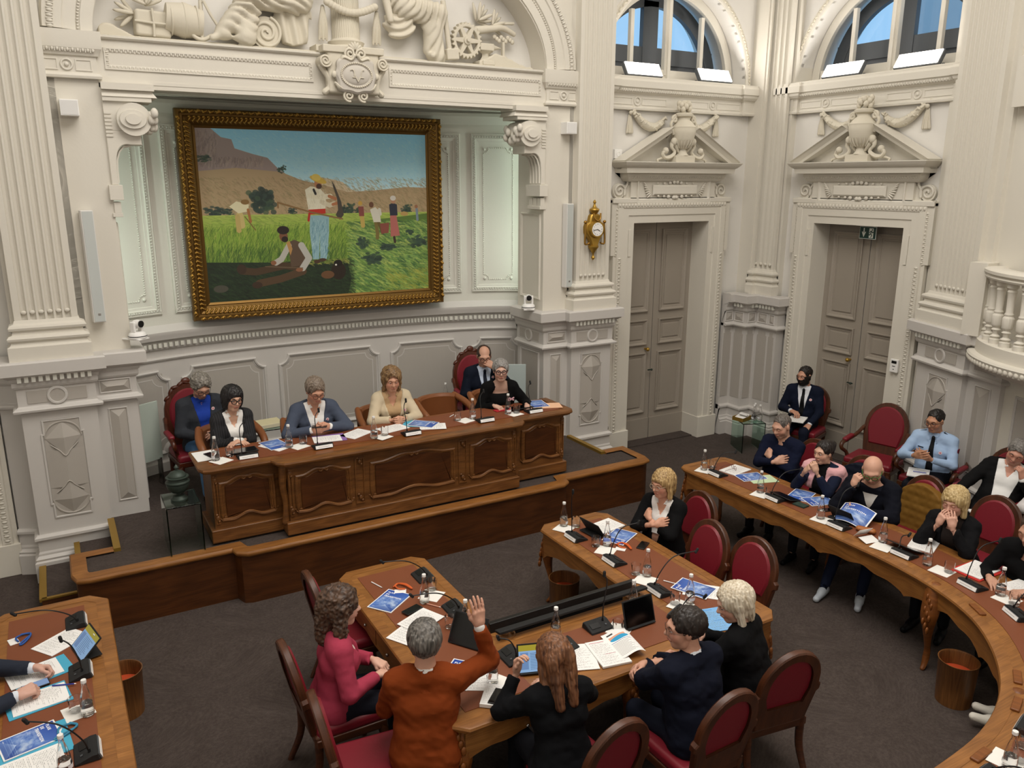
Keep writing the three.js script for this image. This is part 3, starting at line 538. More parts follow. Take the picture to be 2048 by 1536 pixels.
  const fr = []; for (let i = 0; i < 14; i++) fr.push(sphere(0.075 * Math.cos(i * 2.4), 0.68 + 0.012 * i * 0.6, 0.06 * Math.sin(i * 2.4), 0.035, 1.2, 1, 8)); fr.push(sphere(0, 0.76, 0, 0.05, 1, 1, 8));
  mk('urn_flames', fr, M.relief, urn);
  const rb = []; for (let i = 0; i < 18; i++) { const t = PI * 2 * i / 18; rb.push(tube([V(0.09 * Math.cos(t), 0.19, 0.09 * Math.sin(t)), V(0.13 * Math.cos(t), 0.235, 0.13 * Math.sin(t)), V(0.153 * Math.cos(t), 0.29, 0.153 * Math.sin(t))], 0.012, 5, 6)); }
  mk('urn_gadroons', rb, M.relief, urn);
  for (const s of [-1, 1]) {
    const sp2 = []; for (let i = 0; i < 16; i++) { const t = i / 15 * PI * 2.6, r = 0.01 + 0.035 * i / 15; sp2.push(V(s * (0.16 + Math.cos(t) * r), 0.56 + Math.sin(t) * r, 0)); } sp2.push(V(s * 0.22, 0.5, 0), V(s * 0.19, 0.42, 0), V(s * 0.17, 0.36, 0));
    mk('urn_handle', [tube(sp2, 0.02, 6, 46)], M.relief, urn);
    mk('urn_scroll', [taperTube([V(s * 0.07, 0.14, 0), V(s * 0.17, 0.26, 0), V(s * 0.2, 0.2, 0.01), V(s * 0.15, 0.13, 0.02), V(s * 0.22, 0.07, 0.02), V(s * 0.32, 0.06, 0.02), V(s * 0.36, 0.11, 0.02), V(s * 0.31, 0.14, 0.02)], [0.02, 0.04, 0.035, 0.02, 0.028, 0.03, 0.025, 0.03], 7, 40), sphere(s * 0.17, 0.27, 0.02, 0.05, 1.1, 0.9, 9), sphere(s * 0.31, 0.15, 0.02, 0.045, 1, 1, 9), tube([V(s * 0.2, 0.06, 0), V(s * 0.36, 0.05, 0), V(s * 0.44, 0.02, 0), V(s * 0.42, -0.01 + 0.02, 0)], 0.016, 5, 18)], M.relief, urn);
    // garland
    const gp = []; for (let i = 0; i <= 12; i++) { const t = i / 12; gp.push(V(s * (0.2 + 0.54 * t), 4.68 - 0.15 * Math.sin(PI * Math.pow(t, 0.85)) + 0.06 * t, 0.06)); }
    const gl = [taperTube(gp, [0.02, 0.045, 0.055, 0.06, 0.055, 0.045, 0.025], 9, 30)];
    const cv = new THREE.CatmullRomCurve3(gp); for (let i = 0; i < 34; i++) { const p = cv.getPointAt((i + 0.5) / 34), r = 0.04 + 0.014 * Math.sin(PI * (i + 0.5) / 34); gl.push(at(sphere(0, 0, 0, 0.034, 0.45, 0.6, 6), p.x, p.y + r * 0.7 * Math.sin(i * 2.4), p.z + r * 0.8 * Math.abs(Math.cos(i * 2.4)), 0, 0, (i % 2 ? 0.7 : -0.7))); }
    mk('garland', gl, M.relief, d);
    const kx = s * 0.77, kn = [sphere(kx - 0.03, 4.78, 0.04, 0.035, 0.8, 0.7, 8), sphere(kx + 0.035, 4.79, 0.04, 0.035, 0.8, 0.7, 8), sphere(kx, 4.73, 0.05, 0.03, 1, 0.8, 8)]; for (let i = 0; i < 4; i++) kn.push(taperTube([V(kx + (i - 1.5) * 0.01, 4.7, 0.03), V(kx + (i - 1.5) * 0.02, 4.6, 0.035), V(kx + (i - 1.5) * 0.026 + 0.006 * (i % 2), 4.48, 0.03)], [0.008, 0.014, 0.018], 6, 8));
    mk('ribbon_knot', kn, M.relief, d);
  }
  return d;
}
const door1 = makeDoor('door_1', [7.7, 0, WZ], 0); tag(door1, 'closed taupe double door between the brass clock and the corner', 'door');
const door2 = makeDoor('door_2', [WX, 0, -7.06], -PI / 2); tag(door2, 'closed taupe double door under the green exit sign', 'door');
const door3 = makeDoor('door_3', [CX * 2 - 7.7, 0, WZ], 0); tag(door3, 'white door casing at the far left edge', 'door');
// ---------- arched windows above the doors ----------
function makeWindow(name, pos, turn, k) {
  const w = struct(grp(name, null, null, pos, turn));
  // entablature under the sill
  mk('sill_cornice', [sweep([[0, 4.76], [0.05, 4.765], [0.055, 4.79], [0.025, 4.81], [0.025, 4.94], [0.035, 4.96], [0.06, 4.97], [0.09, 5.0], [0.1, 5.03], [0.12, 5.04], [0.12, 5.12], [0.1, 5.15], [0.1, 5.17], [0, 5.17]].map(([a, b]) => [-a, b]), [V(-1.42, 0, -0.02), V(-1.42, 0, 0.06), V(-1.2, 0, 0.06), V(-1.2, 0, 0.02), V(1.2, 0, 0.02), V(1.2, 0, 0.06), V(1.42, 0, 0.06), V(1.42, 0, -0.02)], YN, false, 0.35)], M.plaster, w);
  stuff(mk('egg_moulding', eggRow(V(-1.2, 5.005, 0.115), V(1.2, 5.005, 0.115), 0, ZN, 0.015), M.plaster, w));
  for (const x of [-0.72, 0.62]) { const t = new THREE.TorusGeometry(0.05, 0.01, 6, 20); t.translate(x, 4.875, 0.05); mk('rosette', [fin(t), sphere(x, 4.875, 0.05, 0.022, 1, 0.6)], M.plaster, w); }
  mk('frieze_panel', [[-1.15, -0.8], [-0.64, -0.22], [0.2, 0.54], [0.7, 1.15]].map(([a, b]) => frame([[0, 0], [0, 0.008], [0.01, 0.008], [0.012, 0]], rectPath(a, b, 4.83, 4.92, 0.045))), M.plaster, w);
  const ap = ellArc(0, WINY, WINR, WINR, 0, PI, 40).map(([x, y]) => V(x, y, 0));
  mk('archivolt', sweep([[0, -0.05], [0, 0.02], [-0.02, 0.03], [-0.085, 0.03], [-0.1, 0.015], [-0.1, 0]], ap, ZN, false, 0.5), M.plaster, w);
  const lf = []; for (let i = 0; i < 90; i++) { const t = PI * (i + 0.5) / 90, r = WINR + 0.05; lf.push(at(sphere(0, 0, 0, 0.03, 0.5, 0.5, 6), r * Math.cos(t), WINY + r * Math.sin(t), 0.035, 0, 0, t + PI / 2 + (i % 2 ? 0.6 : -0.6))); }
  stuff(mk('leaf_moulding', lf, M.relief, w));
  mk('sill', box(-WINR, WINR, WINY - 0.08, WINY + 0.012, -0.5, 0.1), M.plaster, w);
  // inner white frame
  const r2 = WINR - 0.16, half = (r, z, d, wd) => sweep([[0, 0], [0, d], [wd, d], [wd, 0]], ellArc(0, WINY + 0.02, r, r, 0, PI, 36).map(([x, y]) => V(x, y, z)), ZN, false, 0.5);
  mk('inner_frame', [half(r2 + 0.14, -0.3, 0.06, 0.12), box(-r2, r2, WINY, WINY + 0.17, -0.3, -0.24)], M.plaster, w);
  mk('mullion', [box(-0.055, 0.055, WINY + 0.1, WINY + r2, -0.3, -0.23), box(-0.02, 0.02, WINY + 0.03, WINY + r2, -0.3, -0.2)], M.plaster, w);
  for (const s of [-1, 1]) mk('mullion', [box(s * 0.62 - 0.028, s * 0.62 + 0.028, WINY + 0.1, WINY + Math.sqrt(r2 * r2 - 0.4), -0.3, -0.24)], M.plaster, w);
  // outer grey frame and panes
  const og = new THREE.Group(); og.name = 'outer_window'; w.add(og);
  mk('outer_frame', [half(r2 + 0.08, -0.62, 0.08, 0.17), box(-0.2, 0.06, WINY - 0.2, WINY + r2, -0.62, -0.54), box(-r2, r2, WINY + 0.28, WINY + 0.5, -0.62, -0.55), box(-r2, r2, WINY - 0.1, WINY + 0.06, -0.62, -0.55)], M.darkGrey, og);
  for (const s of [-1, 1]) {
    mk('lower_panel', box(s < 0 ? -r2 : 0.05, s < 0 ? -0.19 : r2, WINY, WINY + 0.3, -0.61, -0.585), M.darkGrey, og);
    const x0 = s < 0 ? -0.2 : 0.06, sh = new THREE.Shape(); sh.moveTo(x0, WINY + 0.49); sh.lineTo(s * (r2 - 0.1), WINY + 0.49); for (let i = 0; i <= 14; i++) { const t0 = Math.asin(0.49 / r2), t = t0 + (PI / 2 - t0 - (s < 0 ? 0.19 : 0.06)) * i / 14; sh.lineTo(s * (r2 - 0.06) * Math.cos(t), WINY + (r2 - 0.06) * Math.sin(t)); } sh.lineTo(x0, WINY + r2 - 0.06); sh.closePath();
    mk('pane', mv(fin(new THREE.ShapeGeometry(sh)), 0, 0, -0.585), M.glass, og);
  }
  mk('reveal', sweep([[0, -0.95], [0, 0.0]], ellArc(0, WINY, WINR, WINR, 0, PI, 40).map(([x, y]) => V(x, y, 0)), ZN, false, 0.6), M.wallWhite, w);
  return w;
}
const win1 = makeWindow('window_1', [7.75, 0, WZ], 0); tag(win1, 'half-round arched window above the door beside the clock', 'window');
const win2 = makeWindow('window_2', [WX, 0, -7.06], -PI / 2); tag(win2, 'half-round arched window above the exit-sign door', 'window');
const win3 = makeWindow('window_3', [CX * 2 - 7.75, 0, WZ], 0); tag(win3, 'half-round arched window left of the dais, out of view', 'window');
// outside: facade across the courtyard seen through the second window
struct(mk('wall_courtyard', [box(13, 13.4, 0, 12, -9.5, -7.8), box(6.0, 7.3, 0, 12, -14, -13.6)], mat(0xc8ccd0, 0.9)), 'pale stone facade across the courtyard behind the windows', 'facade');
// ---------- corner and right hand pilasters ----------
{
  const cn = new THREE.Group(); cn.name = 'corner_pilaster'; wallBack.add(cn);
  pedestal(cn, [[8.8, -8.84], [9.0, -8.84], [9.0, -8.58], [9.2, -8.58], [9.2, -8.16], [9.35, -8.16]], M.grey, [1, 2, 3]);
  mk('corner_core', [box(9.13, 9.7, 2.2, CEIL, -9.1, -8.7), box(9.3, 9.7, 2.2, CEIL, -8.75, -8.3)], M.plaster, cn);
  pilaster(cn, 9.15, 9.42, 2.215, CEIL, -8.66, 0.06, 3);
  const c2 = new THREE.Group(); c2.name = 'corner_return'; c2.position.set(9.24, 0, -8.5); c2.rotation.y = -PI / 2; cn.add(c2);
  pilaster(c2, -0.16, 0.16, 2.215, CEIL, 0.02, 0.06, 3);
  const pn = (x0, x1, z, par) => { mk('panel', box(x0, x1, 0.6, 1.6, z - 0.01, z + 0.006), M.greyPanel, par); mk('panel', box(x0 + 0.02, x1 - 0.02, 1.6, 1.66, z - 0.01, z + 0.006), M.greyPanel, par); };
  pn(8.82, 8.97, -8.84, cn); pn(9.03, 9.17, -8.58, cn);
  ridgePanel(cn, 8.83, 8.96, 1.8, 1.92, -8.826, M.greyPanel, 0.02); ridgePanel(cn, 9.04, 9.17, 1.8, 1.92, -8.566, M.greyPanel, 0.02);
  for (const [px, a, b] of [[9.0, -8.8, -8.62], [9.2, -8.52, -8.34], [9.2, -8.3, -8.2]]) { const g2 = new THREE.Group(); g2.name = 'corner_return'; g2.position.set(px, 0, 0); g2.rotation.y = -PI / 2; cn.add(g2); pn(a, b, 0, g2); ridgePanel(g2, a + 0.01, b - 0.01, 1.8, 1.92, 0.014, M.greyPanel, 0.02); }
  // canted wall right of door 2 with its wide pilaster
  const fc = struct(grp('wall_canted', 'canted wall with wide fluted pilaster right of the exit-sign door', 'wall', [9.36, 0, -6.02], -PI / 2 - 0.36));
  mk('wall_surface', box(0, 3.2, 0, CEIL, -0.3, 0), M.plaster, fc);
  pedestal(fc, [[0.02, 0.0], [0.16, 0.0], [0.16, 0.09], [0.2, 0.09], [0.2, 0.13], [1.0, 0.13], [1.0, 0.06], [1.5, 0.06], [1.5, -0.02]], M.grey, [2, 4]);
  pilaster(fc, 0.24, 0.96, 2.215, CEIL, 0.12, 0.12, 8);
  mk('pilaster_backing', box(0.12, 1.08, 2.2, CEIL, 0, 0.05), M.plaster, fc);
  lozenge(fc, 0.6, 0.62, 1.62, 0.34, 0.13); ringPanel(fc, 0.34, 0.88, 1.8, 1.92, 0.144);
  ridgePanel(fc, 0.04, 0.14, 1.8, 1.92, 0.02); mk('panel', box(0.04, 0.14, 0.6, 1.64, 0, 0.01), M.greyPanel, fc);
  ridgePanel(fc, 1.14, 1.36, 0.62, 1.62, 0.062); ridgePanel(fc, 1.1, 1.4, 1.8, 1.92, 0.072);
  mk('panel', box(1.7, 2.4, 0.3, 1.6, 0, 0.01), M.greyPanel, fc); mk('panel_moulding', frame(mould, rectPath(1.66, 2.44, 0.26, 1.64, 0)), M.grey, fc);
  mk('impost_band', box(1.12, 3.2, 4.6, 5.1, 0, 0.12), M.plaster, fc);
}
// ---------- lamps ----------
function flood(pos, turn, tilt, label, power = LED_POWER, col = 0xfff9f2) {
  const g = grp('flood_lamp', label, 'lamp', pos, turn, 'LED floodlights on the window sills');
  const h = new THREE.Group(); h.name = 'lamp_head'; h.position.y = 0.1; h.rotation.x = -tilt; g.add(h);
  mk('lamp_housing', box(-0.3, 0.3, -0.1, 0.1, -0.06, 0, 0.01), M.darkGrey, h);
  const leds = []; for (let i = 0; i < 12; i++) for (let j = 0; j < 4; j++) leds.push(box(-0.285 + i * 0.048, -0.243 + i * 0.048, -0.09 + j * 0.046, -0.05 + j * 0.046, 0, 0.012));
  mk('lamp_lenses', leds, new THREE.MeshStandardMaterial({ color: 0xffffff, emissive: 0xfff6ea, emissiveIntensity: 6 }), h);
  for (const s of [-1, 1]) mk('lamp_bracket', box(s * 0.31 - 0.01, s * 0.31 + 0.01, -0.1, 0.02, -0.05, -0.02), M.darkGrey, g);
  const l = new THREE.RectAreaLight(col, power, 0.58, 0.18); l.position.set(0, 0, 0.03); l.rotation.y = PI; l.castShadow = true; h.add(l);
  return g;
}
flood([7.15, WINY + 0.02, WZ + 0.0], 0, 0.55, 'glaring white floodlight, left of two in the window beside the clock');
flood([8.42, WINY + 0.02, WZ + 0.0], 0, 0.55, 'glaring white floodlight, right of two in the window beside the clock');
flood([WX - 0.0, WINY + 0.02, -7.6], -PI / 2, 0.55, 'glaring white floodlight, left of two in the window over the exit sign');
flood([WX - 0.0, WINY + 0.02, -6.52], -PI / 2, 0.55, 'glaring white floodlight, right of two in the window over the exit sign');
for (const [z, k] of [[-6.5, 'second'], [-1.5, 'third']]) flood([-3.2, 5.6, z], PI / 2, 0.35, 'white floodlight on the left side wall, ' + k + ' from the dais, out of view', 34, 0xe6efff);
for (const [x, k] of [[0.5, 'left'], [5.5, 'right']]) flood([x, 6.2, 3.0], PI, 0.2, 'white floodlight on the ' + k + ' of the wall behind the viewer', 90);
for (const [x, z, t, l] of [[0.5, -9.4, 1, 'left'], [5.62, -9.38, -1, 'right']]) { // slim strips hidden behind the niche piers
  const g = grp('strip_lamp', 'slim white strip light hidden behind the ' + l + ' niche pier', 'lamp', [x, 3.5, z], t > 0 ? PI / 2 + 0.25 : -PI / 2 - 0.25);
  mk('lamp_housing', box(-0.012, 0.012, -1.05, 1.05, -0.02, -0.004, 0.004), M.white, g);
  mk('lamp_diffuser', box(-0.01, 0.01, -1.04, 1.04, -0.004, 0), new THREE.MeshStandardMaterial({ color: 0xffffff, emissive: 0xeefff4, emissiveIntensity: 3 }), g);
  const r = new THREE.RectAreaLight(0xeafff2, NICHE_POWER, 0.03, 2.06); r.position.set(0, 0, 0.006); r.rotation.y = PI; r.castShadow = true; g.add(r);
}
{ // luminous laylight in the ceiling
  const g = grp('ceiling_laylight', 'large luminous glass laylight in the ceiling, out of view', 'laylight', [CX, CEIL - 0.06, -3.4], 0);
  mk('laylight_frame', [frame([[0, 0], [0, 0.08], [0.15, 0.08], [0.15, 0]], rectPath(-3.2, 3.2, -3, 3, 0)).rotateX(PI / 2)], M.plaster, g);
  mk('laylight_glass', box(-3.1, 3.1, -0.01, 0.01, -2.9, 2.9), new THREE.MeshStandardMaterial({ color: 0xffffff, emissive: 0xfff4e6, emissiveIntensity: 1.2 }), g);
  const l = new THREE.RectAreaLight(0xfffaf3, LAYLIGHT, 6, 5.6); l.position.set(0, -0.04, 0); l.rotation.x = -PI / 2; l.castShadow = true; g.add(l);
}
// ---------- dais ----------
const DY = 0.53;
{
  const d = struct(grp('trim_dais', 'carpeted dais with a dark wooden front and oak nosing', 'dais'));
  const plan = [[-0.1, -7.27], [1.22, -7.27], [1.28, -7.12], [4.76, -7.12], [4.82, -7.27], [6.1, -7.27], [6.1, -7.76], [5.78, -7.76], [5.78, -8.6], [5.47, -8.6], [5.47, -9.2], [5.75, -9.4], [5.3, -10.05], [0.8, -10.05], [0.33, -9.4], [0.61, -9.2], [0.61, -8.6], [0.24, -8.6], [0.24, -7.76], [-0.1, -7.76]];
  const top = ext(poly(plan.map(([x, z]) => [x, -z])), DY - 0.02); top.rotateX(-PI / 2);
  mk('dais_carpet', top, M.carpet, d);
  const seg = (pts) => mk('front_board', sweep([[0.001, 0], [-0.03, 0], [-0.03, DY - 0.05], [0.001, DY - 0.05]], pts.map(([x, z]) => V(x, 0, z)), YN, false, 0.7), M.panelWood, d);
  seg([[-0.1, -7.76], [-0.1, -7.36], [-0.09, -7.3], [-0.06, -7.275], [0, -7.27], [1.2, -7.27]]);
  seg([[1.2, -7.27], [1.225, -7.18], [1.24, -7.14], [1.29, -7.12], [3.0, -7.12], [4.74, -7.12], [4.79, -7.14], [4.8, -7.18], [4.83, -7.27]]);
  seg([[4.83, -7.27], [6.0, -7.27], [6.06, -7.275], [6.09, -7.3], [6.1, -7.36], [6.1, -7.76]]);
  const lip = [[0.07, DY - 0.05], [-0.05, DY - 0.05], [-0.062, DY - 0.035], [-0.062, DY - 0.015], [-0.05, DY], [0.05, DY + 0.004], [0.07, DY]];
  for (const pts of [[[0.2, -7.76], [-0.1, -7.76], [-0.1, -7.37], [-0.075, -7.29], [0, -7.27], [1.2, -7.27], [1.23, -7.16], [1.29, -7.12], [4.74, -7.12], [4.8, -7.16], [4.83, -7.27], [6.0, -7.27], [6.075, -7.29], [6.1, -7.37], [6.1, -7.76], [5.8, -7.76]]]) mk('oak_nosing', sweep(lip, pts.map(([x, z]) => V(x, 0, z)), YN, false, 0.7), M.oak, d);
  for (const s of [-1, 1]) {
    const X = (x) => s < 0 ? x : 6.0 - x, b = (x0, x1, ...r) => s < 0 ? box(x0, x1, ...r) : box(X(x1), X(x0), ...r);
    mk('step', b(-0.42, -0.1, 0, 0.17, -8.5, -7.78), M.carpet, d); mk('step', b(-0.1, 0.24, 0, 0.35, -8.5, -7.77), M.carpet, d);
    mk('step_side', b(-0.42, -0.1, 0.0, 0.165, -7.78, -7.755), M.panelWood, d);
    mk('brass_nosing', b(-0.44, -0.38, 0.15, 0.18, -8.5, -7.76), M.brass, d); mk('brass_nosing', b(-0.12, -0.07, 0.33, 0.36, -8.5, -7.78), M.brass, d); mk('brass_nosing', b(0.2, 0.26, 0.51, 0.545, -8.5, -7.72), M.brass, d);
    mk('brass_nosing', b(-0.42, -0.1, 0.165, 0.18, -7.79, -7.755), M.brass, d);
  }
}
// ---------- presidential desk ----------
{
  const d = grp('council_desk', 'long carved walnut desk with leather top on the dais', 'desk', [0, DY, 0]);
  const T = 0.75;
  mk('desk_body', [box(1.06, 4.96, 0.1, 0.7, -7.93, -7.42), box(1.72, 4.22, 0.1, 0.7, -7.5, -7.26)], M.walnut, d);
  mk('plinth', [box(1.02, 5.0, 0, 0.13, -7.95, -7.39, 0.01), box(1.68, 4.26, 0, 0.13, -7.6, -7.22, 0.012)], M.walnut, d);
  const edge = [[0.06, 0.7], [-0.0, 0.7], [-0.02, 0.705], [-0.03, 0.72], [-0.045, 0.725], [-0.05, 0.74], [-0.045, 0.755], [-0.03, 0.76], [0.06, 0.76]];
  const plan = [[1.0, -7.95], [1.0, -7.42], [1.02, -7.385], [1.06, -7.37], [1.62, -7.37], [1.65, -7.3], [1.66, -7.26], [1.7, -7.22], [4.24, -7.22], [4.28, -7.26], [4.29, -7.3], [4.32, -7.37], [4.96, -7.37], [5.0, -7.385], [5.02, -7.42], [5.02, -7.95]];
  mk('top_edge', sweep(edge, plan.map(([x, z]) => V(x, 0, z)), YN, false, 0.5), M.walnut, d);
  const tp = ext(poly(plan.map(([x, z]) => [x, -z])), 0.055, 0, 4); tp.rotateX(-PI / 2);
  mk('top_board', mv(tp, 0, 0.7, 0), M.oakDeep, d);
  mk('leather_inlay', box(1.1, 4.92, 0.75, 0.762, -7.9, -7.44), M.leather, d);
  const fancy = (x0, x1, y0, y1, z) => { // shaped panel with bracketed top and wavy bottom
    const c = (x0 + x1) / 2, w = x1 - x0, h = 0.05, pts = [];
    const q = (n, f) => { for (let i = 0; i <= n; i++) pts.push(f(i / n)); };
    q(14, (t) => [x0 + w * t, y0 + h * 0.9 * (Math.sin(PI * t) ** 2) * 0.9 + 0.012 * Math.cos(t * PI * 4)]);
    q(5, (t) => [x1 - 0.0 + 0.006 * Math.sin(PI * t), y0 + (y1 - y0 - h) * t]);
    q(7, (t) => [x1 - (w * 0.5 - 0.025) * t, y1 - h + h * (t < 0.25 ? 0.05 * t : sstep(0.2, 0.85, t)) - (t > 0.85 ? 0.012 * (t - 0.85) / 0.15 : 0)]);
    q(7, (t) => [c - 0.025 - (w * 0.5 - 0.025) * t, y1 - h + h * (1 - t < 0.25 ? 0.05 * (1 - t) : sstep(0.2, 0.85, 1 - t)) - (t < 0.15 ? 0.012 * (0.15 - t) / 0.15 : 0)]);
    q(5, (t) => [x0 - 0.006 * Math.sin(PI * t), y1 - h - (y1 - y0 - h) * t]);
    const pth = pts.filter((p, i) => i === 0 || Math.hypot(p[0] - pts[i - 1][0], p[1] - pts[i - 1][1]) > 0.004).map(([x, y]) => V(x, y, z));
    const g = new THREE.Group(); g.name = 'carved_panel'; d.add(g);
    mk('panel_moulding', frame([[-0.012, 0], [-0.012, 0.014], [0.0, 0.024], [0.014, 0.02], [0.02, 0.008], [0.034, 0.008], [0.038, 0.0]], pth), M.walnut, g);
    mk('panel_field', mv(ext(poly(pth.map((p) => [c + (p.x - c) * (1 - 0.09 / w), (y0 + y1) / 2 + (p.y - (y0 + y1) / 2) * 0.88])), 0.014, 0.005), 0, 0, z - 0.004), M.panelWood, g);
    for (const s of [-1, 1]) { const sp = []; for (let i = 0; i < 14; i++) { const t = i / 13 * PI * 2, r = 0.004 + 0.016 * i / 13; sp.push(V(c + s * (0.026 + Math.cos(t) * r), y1 - 0.018 + Math.sin(t) * r, z + 0.02)); } mk('panel_scroll', tube(sp, 0.008, 5, 24), M.walnut, g); }
  };
  fancy(1.13, 1.62, 0.2, 0.63, -7.42); fancy(4.4, 4.9, 0.2, 0.63, -7.42);
  fancy(1.8, 2.33, 0.2, 0.63, -7.26); fancy(2.55, 3.47, 0.2, 0.63, -7.26); fancy(3.67, 4.16, 0.2, 0.63, -7.26);
  for (const [x, z] of [[2.43, -7.26], [3.57, -7.26], [1.745, -7.26], [4.2, -7.26], [1.09, -7.42], [4.94, -7.42]]) {
    const w = x === 2.43 || x === 3.57 ? 0.05 : 0.02;
    mk('carved_stile', [frame([[0, 0], [0, 0.012], [0.012, 0.014], [0.016, 0]], rectPath(x - w, x + w, 0.18, 0.66, z)), ...[0.62, 0.24].flatMap((y) => [sphere(x, y, z + 0.01, 0.018, 1.5, 0.7, 8), sphere(x - w * 0.4, y + 0.035, z + 0.01, 0.014, 1, 0.7, 8), sphere(x + w * 0.4, y - 0.03, z + 0.01, 0.014, 1, 0.7, 8)])], M.walnut, d);
  }
  mk('corner_post', [taperTube([V(1.7, 0.68, -7.3), V(1.68, 0.5, -7.3), V(1.7, 0.3, -7.3), V(1.69, 0.12, -7.3)], [0.05, 0.035, 0.03, 0.04], 8, 14)], M.walnut, d);
  mk('corner_post', [taperTube([V(4.24, 0.68, -7.3), V(4.26, 0.5, -7.3), V(4.24, 0.3, -7.3), V(4.25, 0.12, -7.3)], [0.05, 0.035, 0.03, 0.04], 8, 14)], M.walnut, d);
}
// ---------- members' tables ----------
const TH = 0.76;
const topEdge = [[0.05, 0.7], [0, 0.7], [-0.012, 0.706], [-0.016, 0.722], [-0.03, 0.728], [-0.036, 0.742], [-0.03, 0.756], [-0.018, 0.76], [0.05, 0.76]];
function tableTop(parent, plan, leather, closed = true) { // plan counter-clockwise seen from above is [x,z] clockwise in x,-z
  const g = ext(poly(plan.map(([x, z]) => [x, -z])), 0.058, 0, 4); g.rotateX(-PI / 2);
  mk('top_board', mv(g, 0, 0.7, 0), M.oak, parent);
  mk('top_edge', sweep(topEdge, plan.map(([x, z]) => V(x, 0, z)), YN, true, 0.5), M.oak, parent);
  for (const lp of leather) { const l = ext(poly(lp.map(([x, z]) => [x, -z])), 0.004, 0, 4); l.rotateX(-PI / 2); mk('leather_inlay', mv(l, 0, TH - 0.002, 0), M.leather, parent); }
}
// apron with a wavy lower edge along plan points
function apron(parent, pts, nb, hMin = 0.1, hMax = 0.2, name = 'apron') {
  const P = pts.map(([x, z]) => V(x, 0, z)), cv = new THREE.CurvePath(); for (let i = 0; i < P.length - 1; i++) cv.add(new THREE.LineCurve3(P[i], P[i + 1]));
  const L = cv.getLength(), n = Math.max(24, Math.round(L / 0.035)), pos = []; const R = [];
  for (let i = 0; i <= n; i++) { const t = i / n, p = cv.getPointAt(t), q = cv.getPointAt(Math.min(1, t + 0.002)), q0 = cv.getPointAt(Math.max(0, t - 0.002)), tg = V().subVectors(q, q0).normalize(), s = V(-tg.z, 0, tg.x); const f = (t * nb) % 1, k = Math.abs(f - 0.5) * 2; const h = hMin + (hMax - hMin) * (0.55 * k ** 1.6 + 0.25 * (0.5 + 0.5 * Math.cos(f * PI * 6)) * (1 - k) + 0.2 * (k > 0.9 ? (k - 0.9) * 10 : 0)); R.push([p, s, 0.7 - h]); }
  const pu = (...v) => v.forEach((a) => pos.push(a.x, a.y, a.z));
  for (let i = 0; i < n; i++) { const [p, s, y] = R[i], [q, r, w] = R[i + 1]; const c = (o, sd, yy, d) => V(o.x + sd.x * d, yy, o.z + sd.z * d); const A = [c(p, s, 0.71, 0), c(p, s, y, 0), c(p, s, y, 0.022), c(p, s, 0.71, 0.022)], B = [c(q, r, 0.71, 0), c(q, r, w, 0), c(q, r, w, 0.022), c(q, r, 0.71, 0.022)]; for (let j = 0; j < 3; j++) { pu(A[j], A[j + 1], B[j]); pu(A[j + 1], B[j + 1], B[j]); } }
  const g = new THREE.BufferGeometry(); g.setAttribute('position', new THREE.Float32BufferAttribute(pos, 3)); g.computeVertexNormals();
  const o = mk(name, fin(toCreasedNormals(g, 0.6)), M.oak, parent);
  mk('apron_bead', tube(R.filter((_, i) => i % 2 === 0).map(([p, s, y]) => V(p.x - s.x * 0.002, y + 0.004, p.z - s.z * 0.002)), 0.009, 5, R.length), M.oak, o);
}
function cabriole(parent, x, z, dx, dz, s = 1) { // carved S-curved leg bulging toward (dx,dz)
  const P = (o, y) => V(x + dx * o, y, z + dz * o);
  mk('leg', [taperTube([P(0, 0.7), P(0.02, 0.62), P(0.045, 0.5), P(0.02, 0.3), P(-0.015, 0.14), P(0.01, 0.04), P(0.035, 0.012)], [0.06, 0.062, 0.058, 0.04, 0.026, 0.02, 0.024, 0.016].map((r) => r * s), 8, 30)], M.oakDeep, parent);
  const cv = []; for (let i = 0; i < 9; i++) { const y = 0.66 - i * 0.033, o = 0.02 + 0.05 * Math.sin((0.7 - y) * 4.5); cv.push(at(sphere(0, 0, 0, 0.02, 1.6, 0.6, 6), x + dx * (o + 0.045) + dz * 0.02 * ((i % 3) - 1), y, z + dz * (o + 0.045) - dx * 0.02 * ((i % 3) - 1))); }
  mk('leg_carving', cv, M.oakDeep, parent);
}
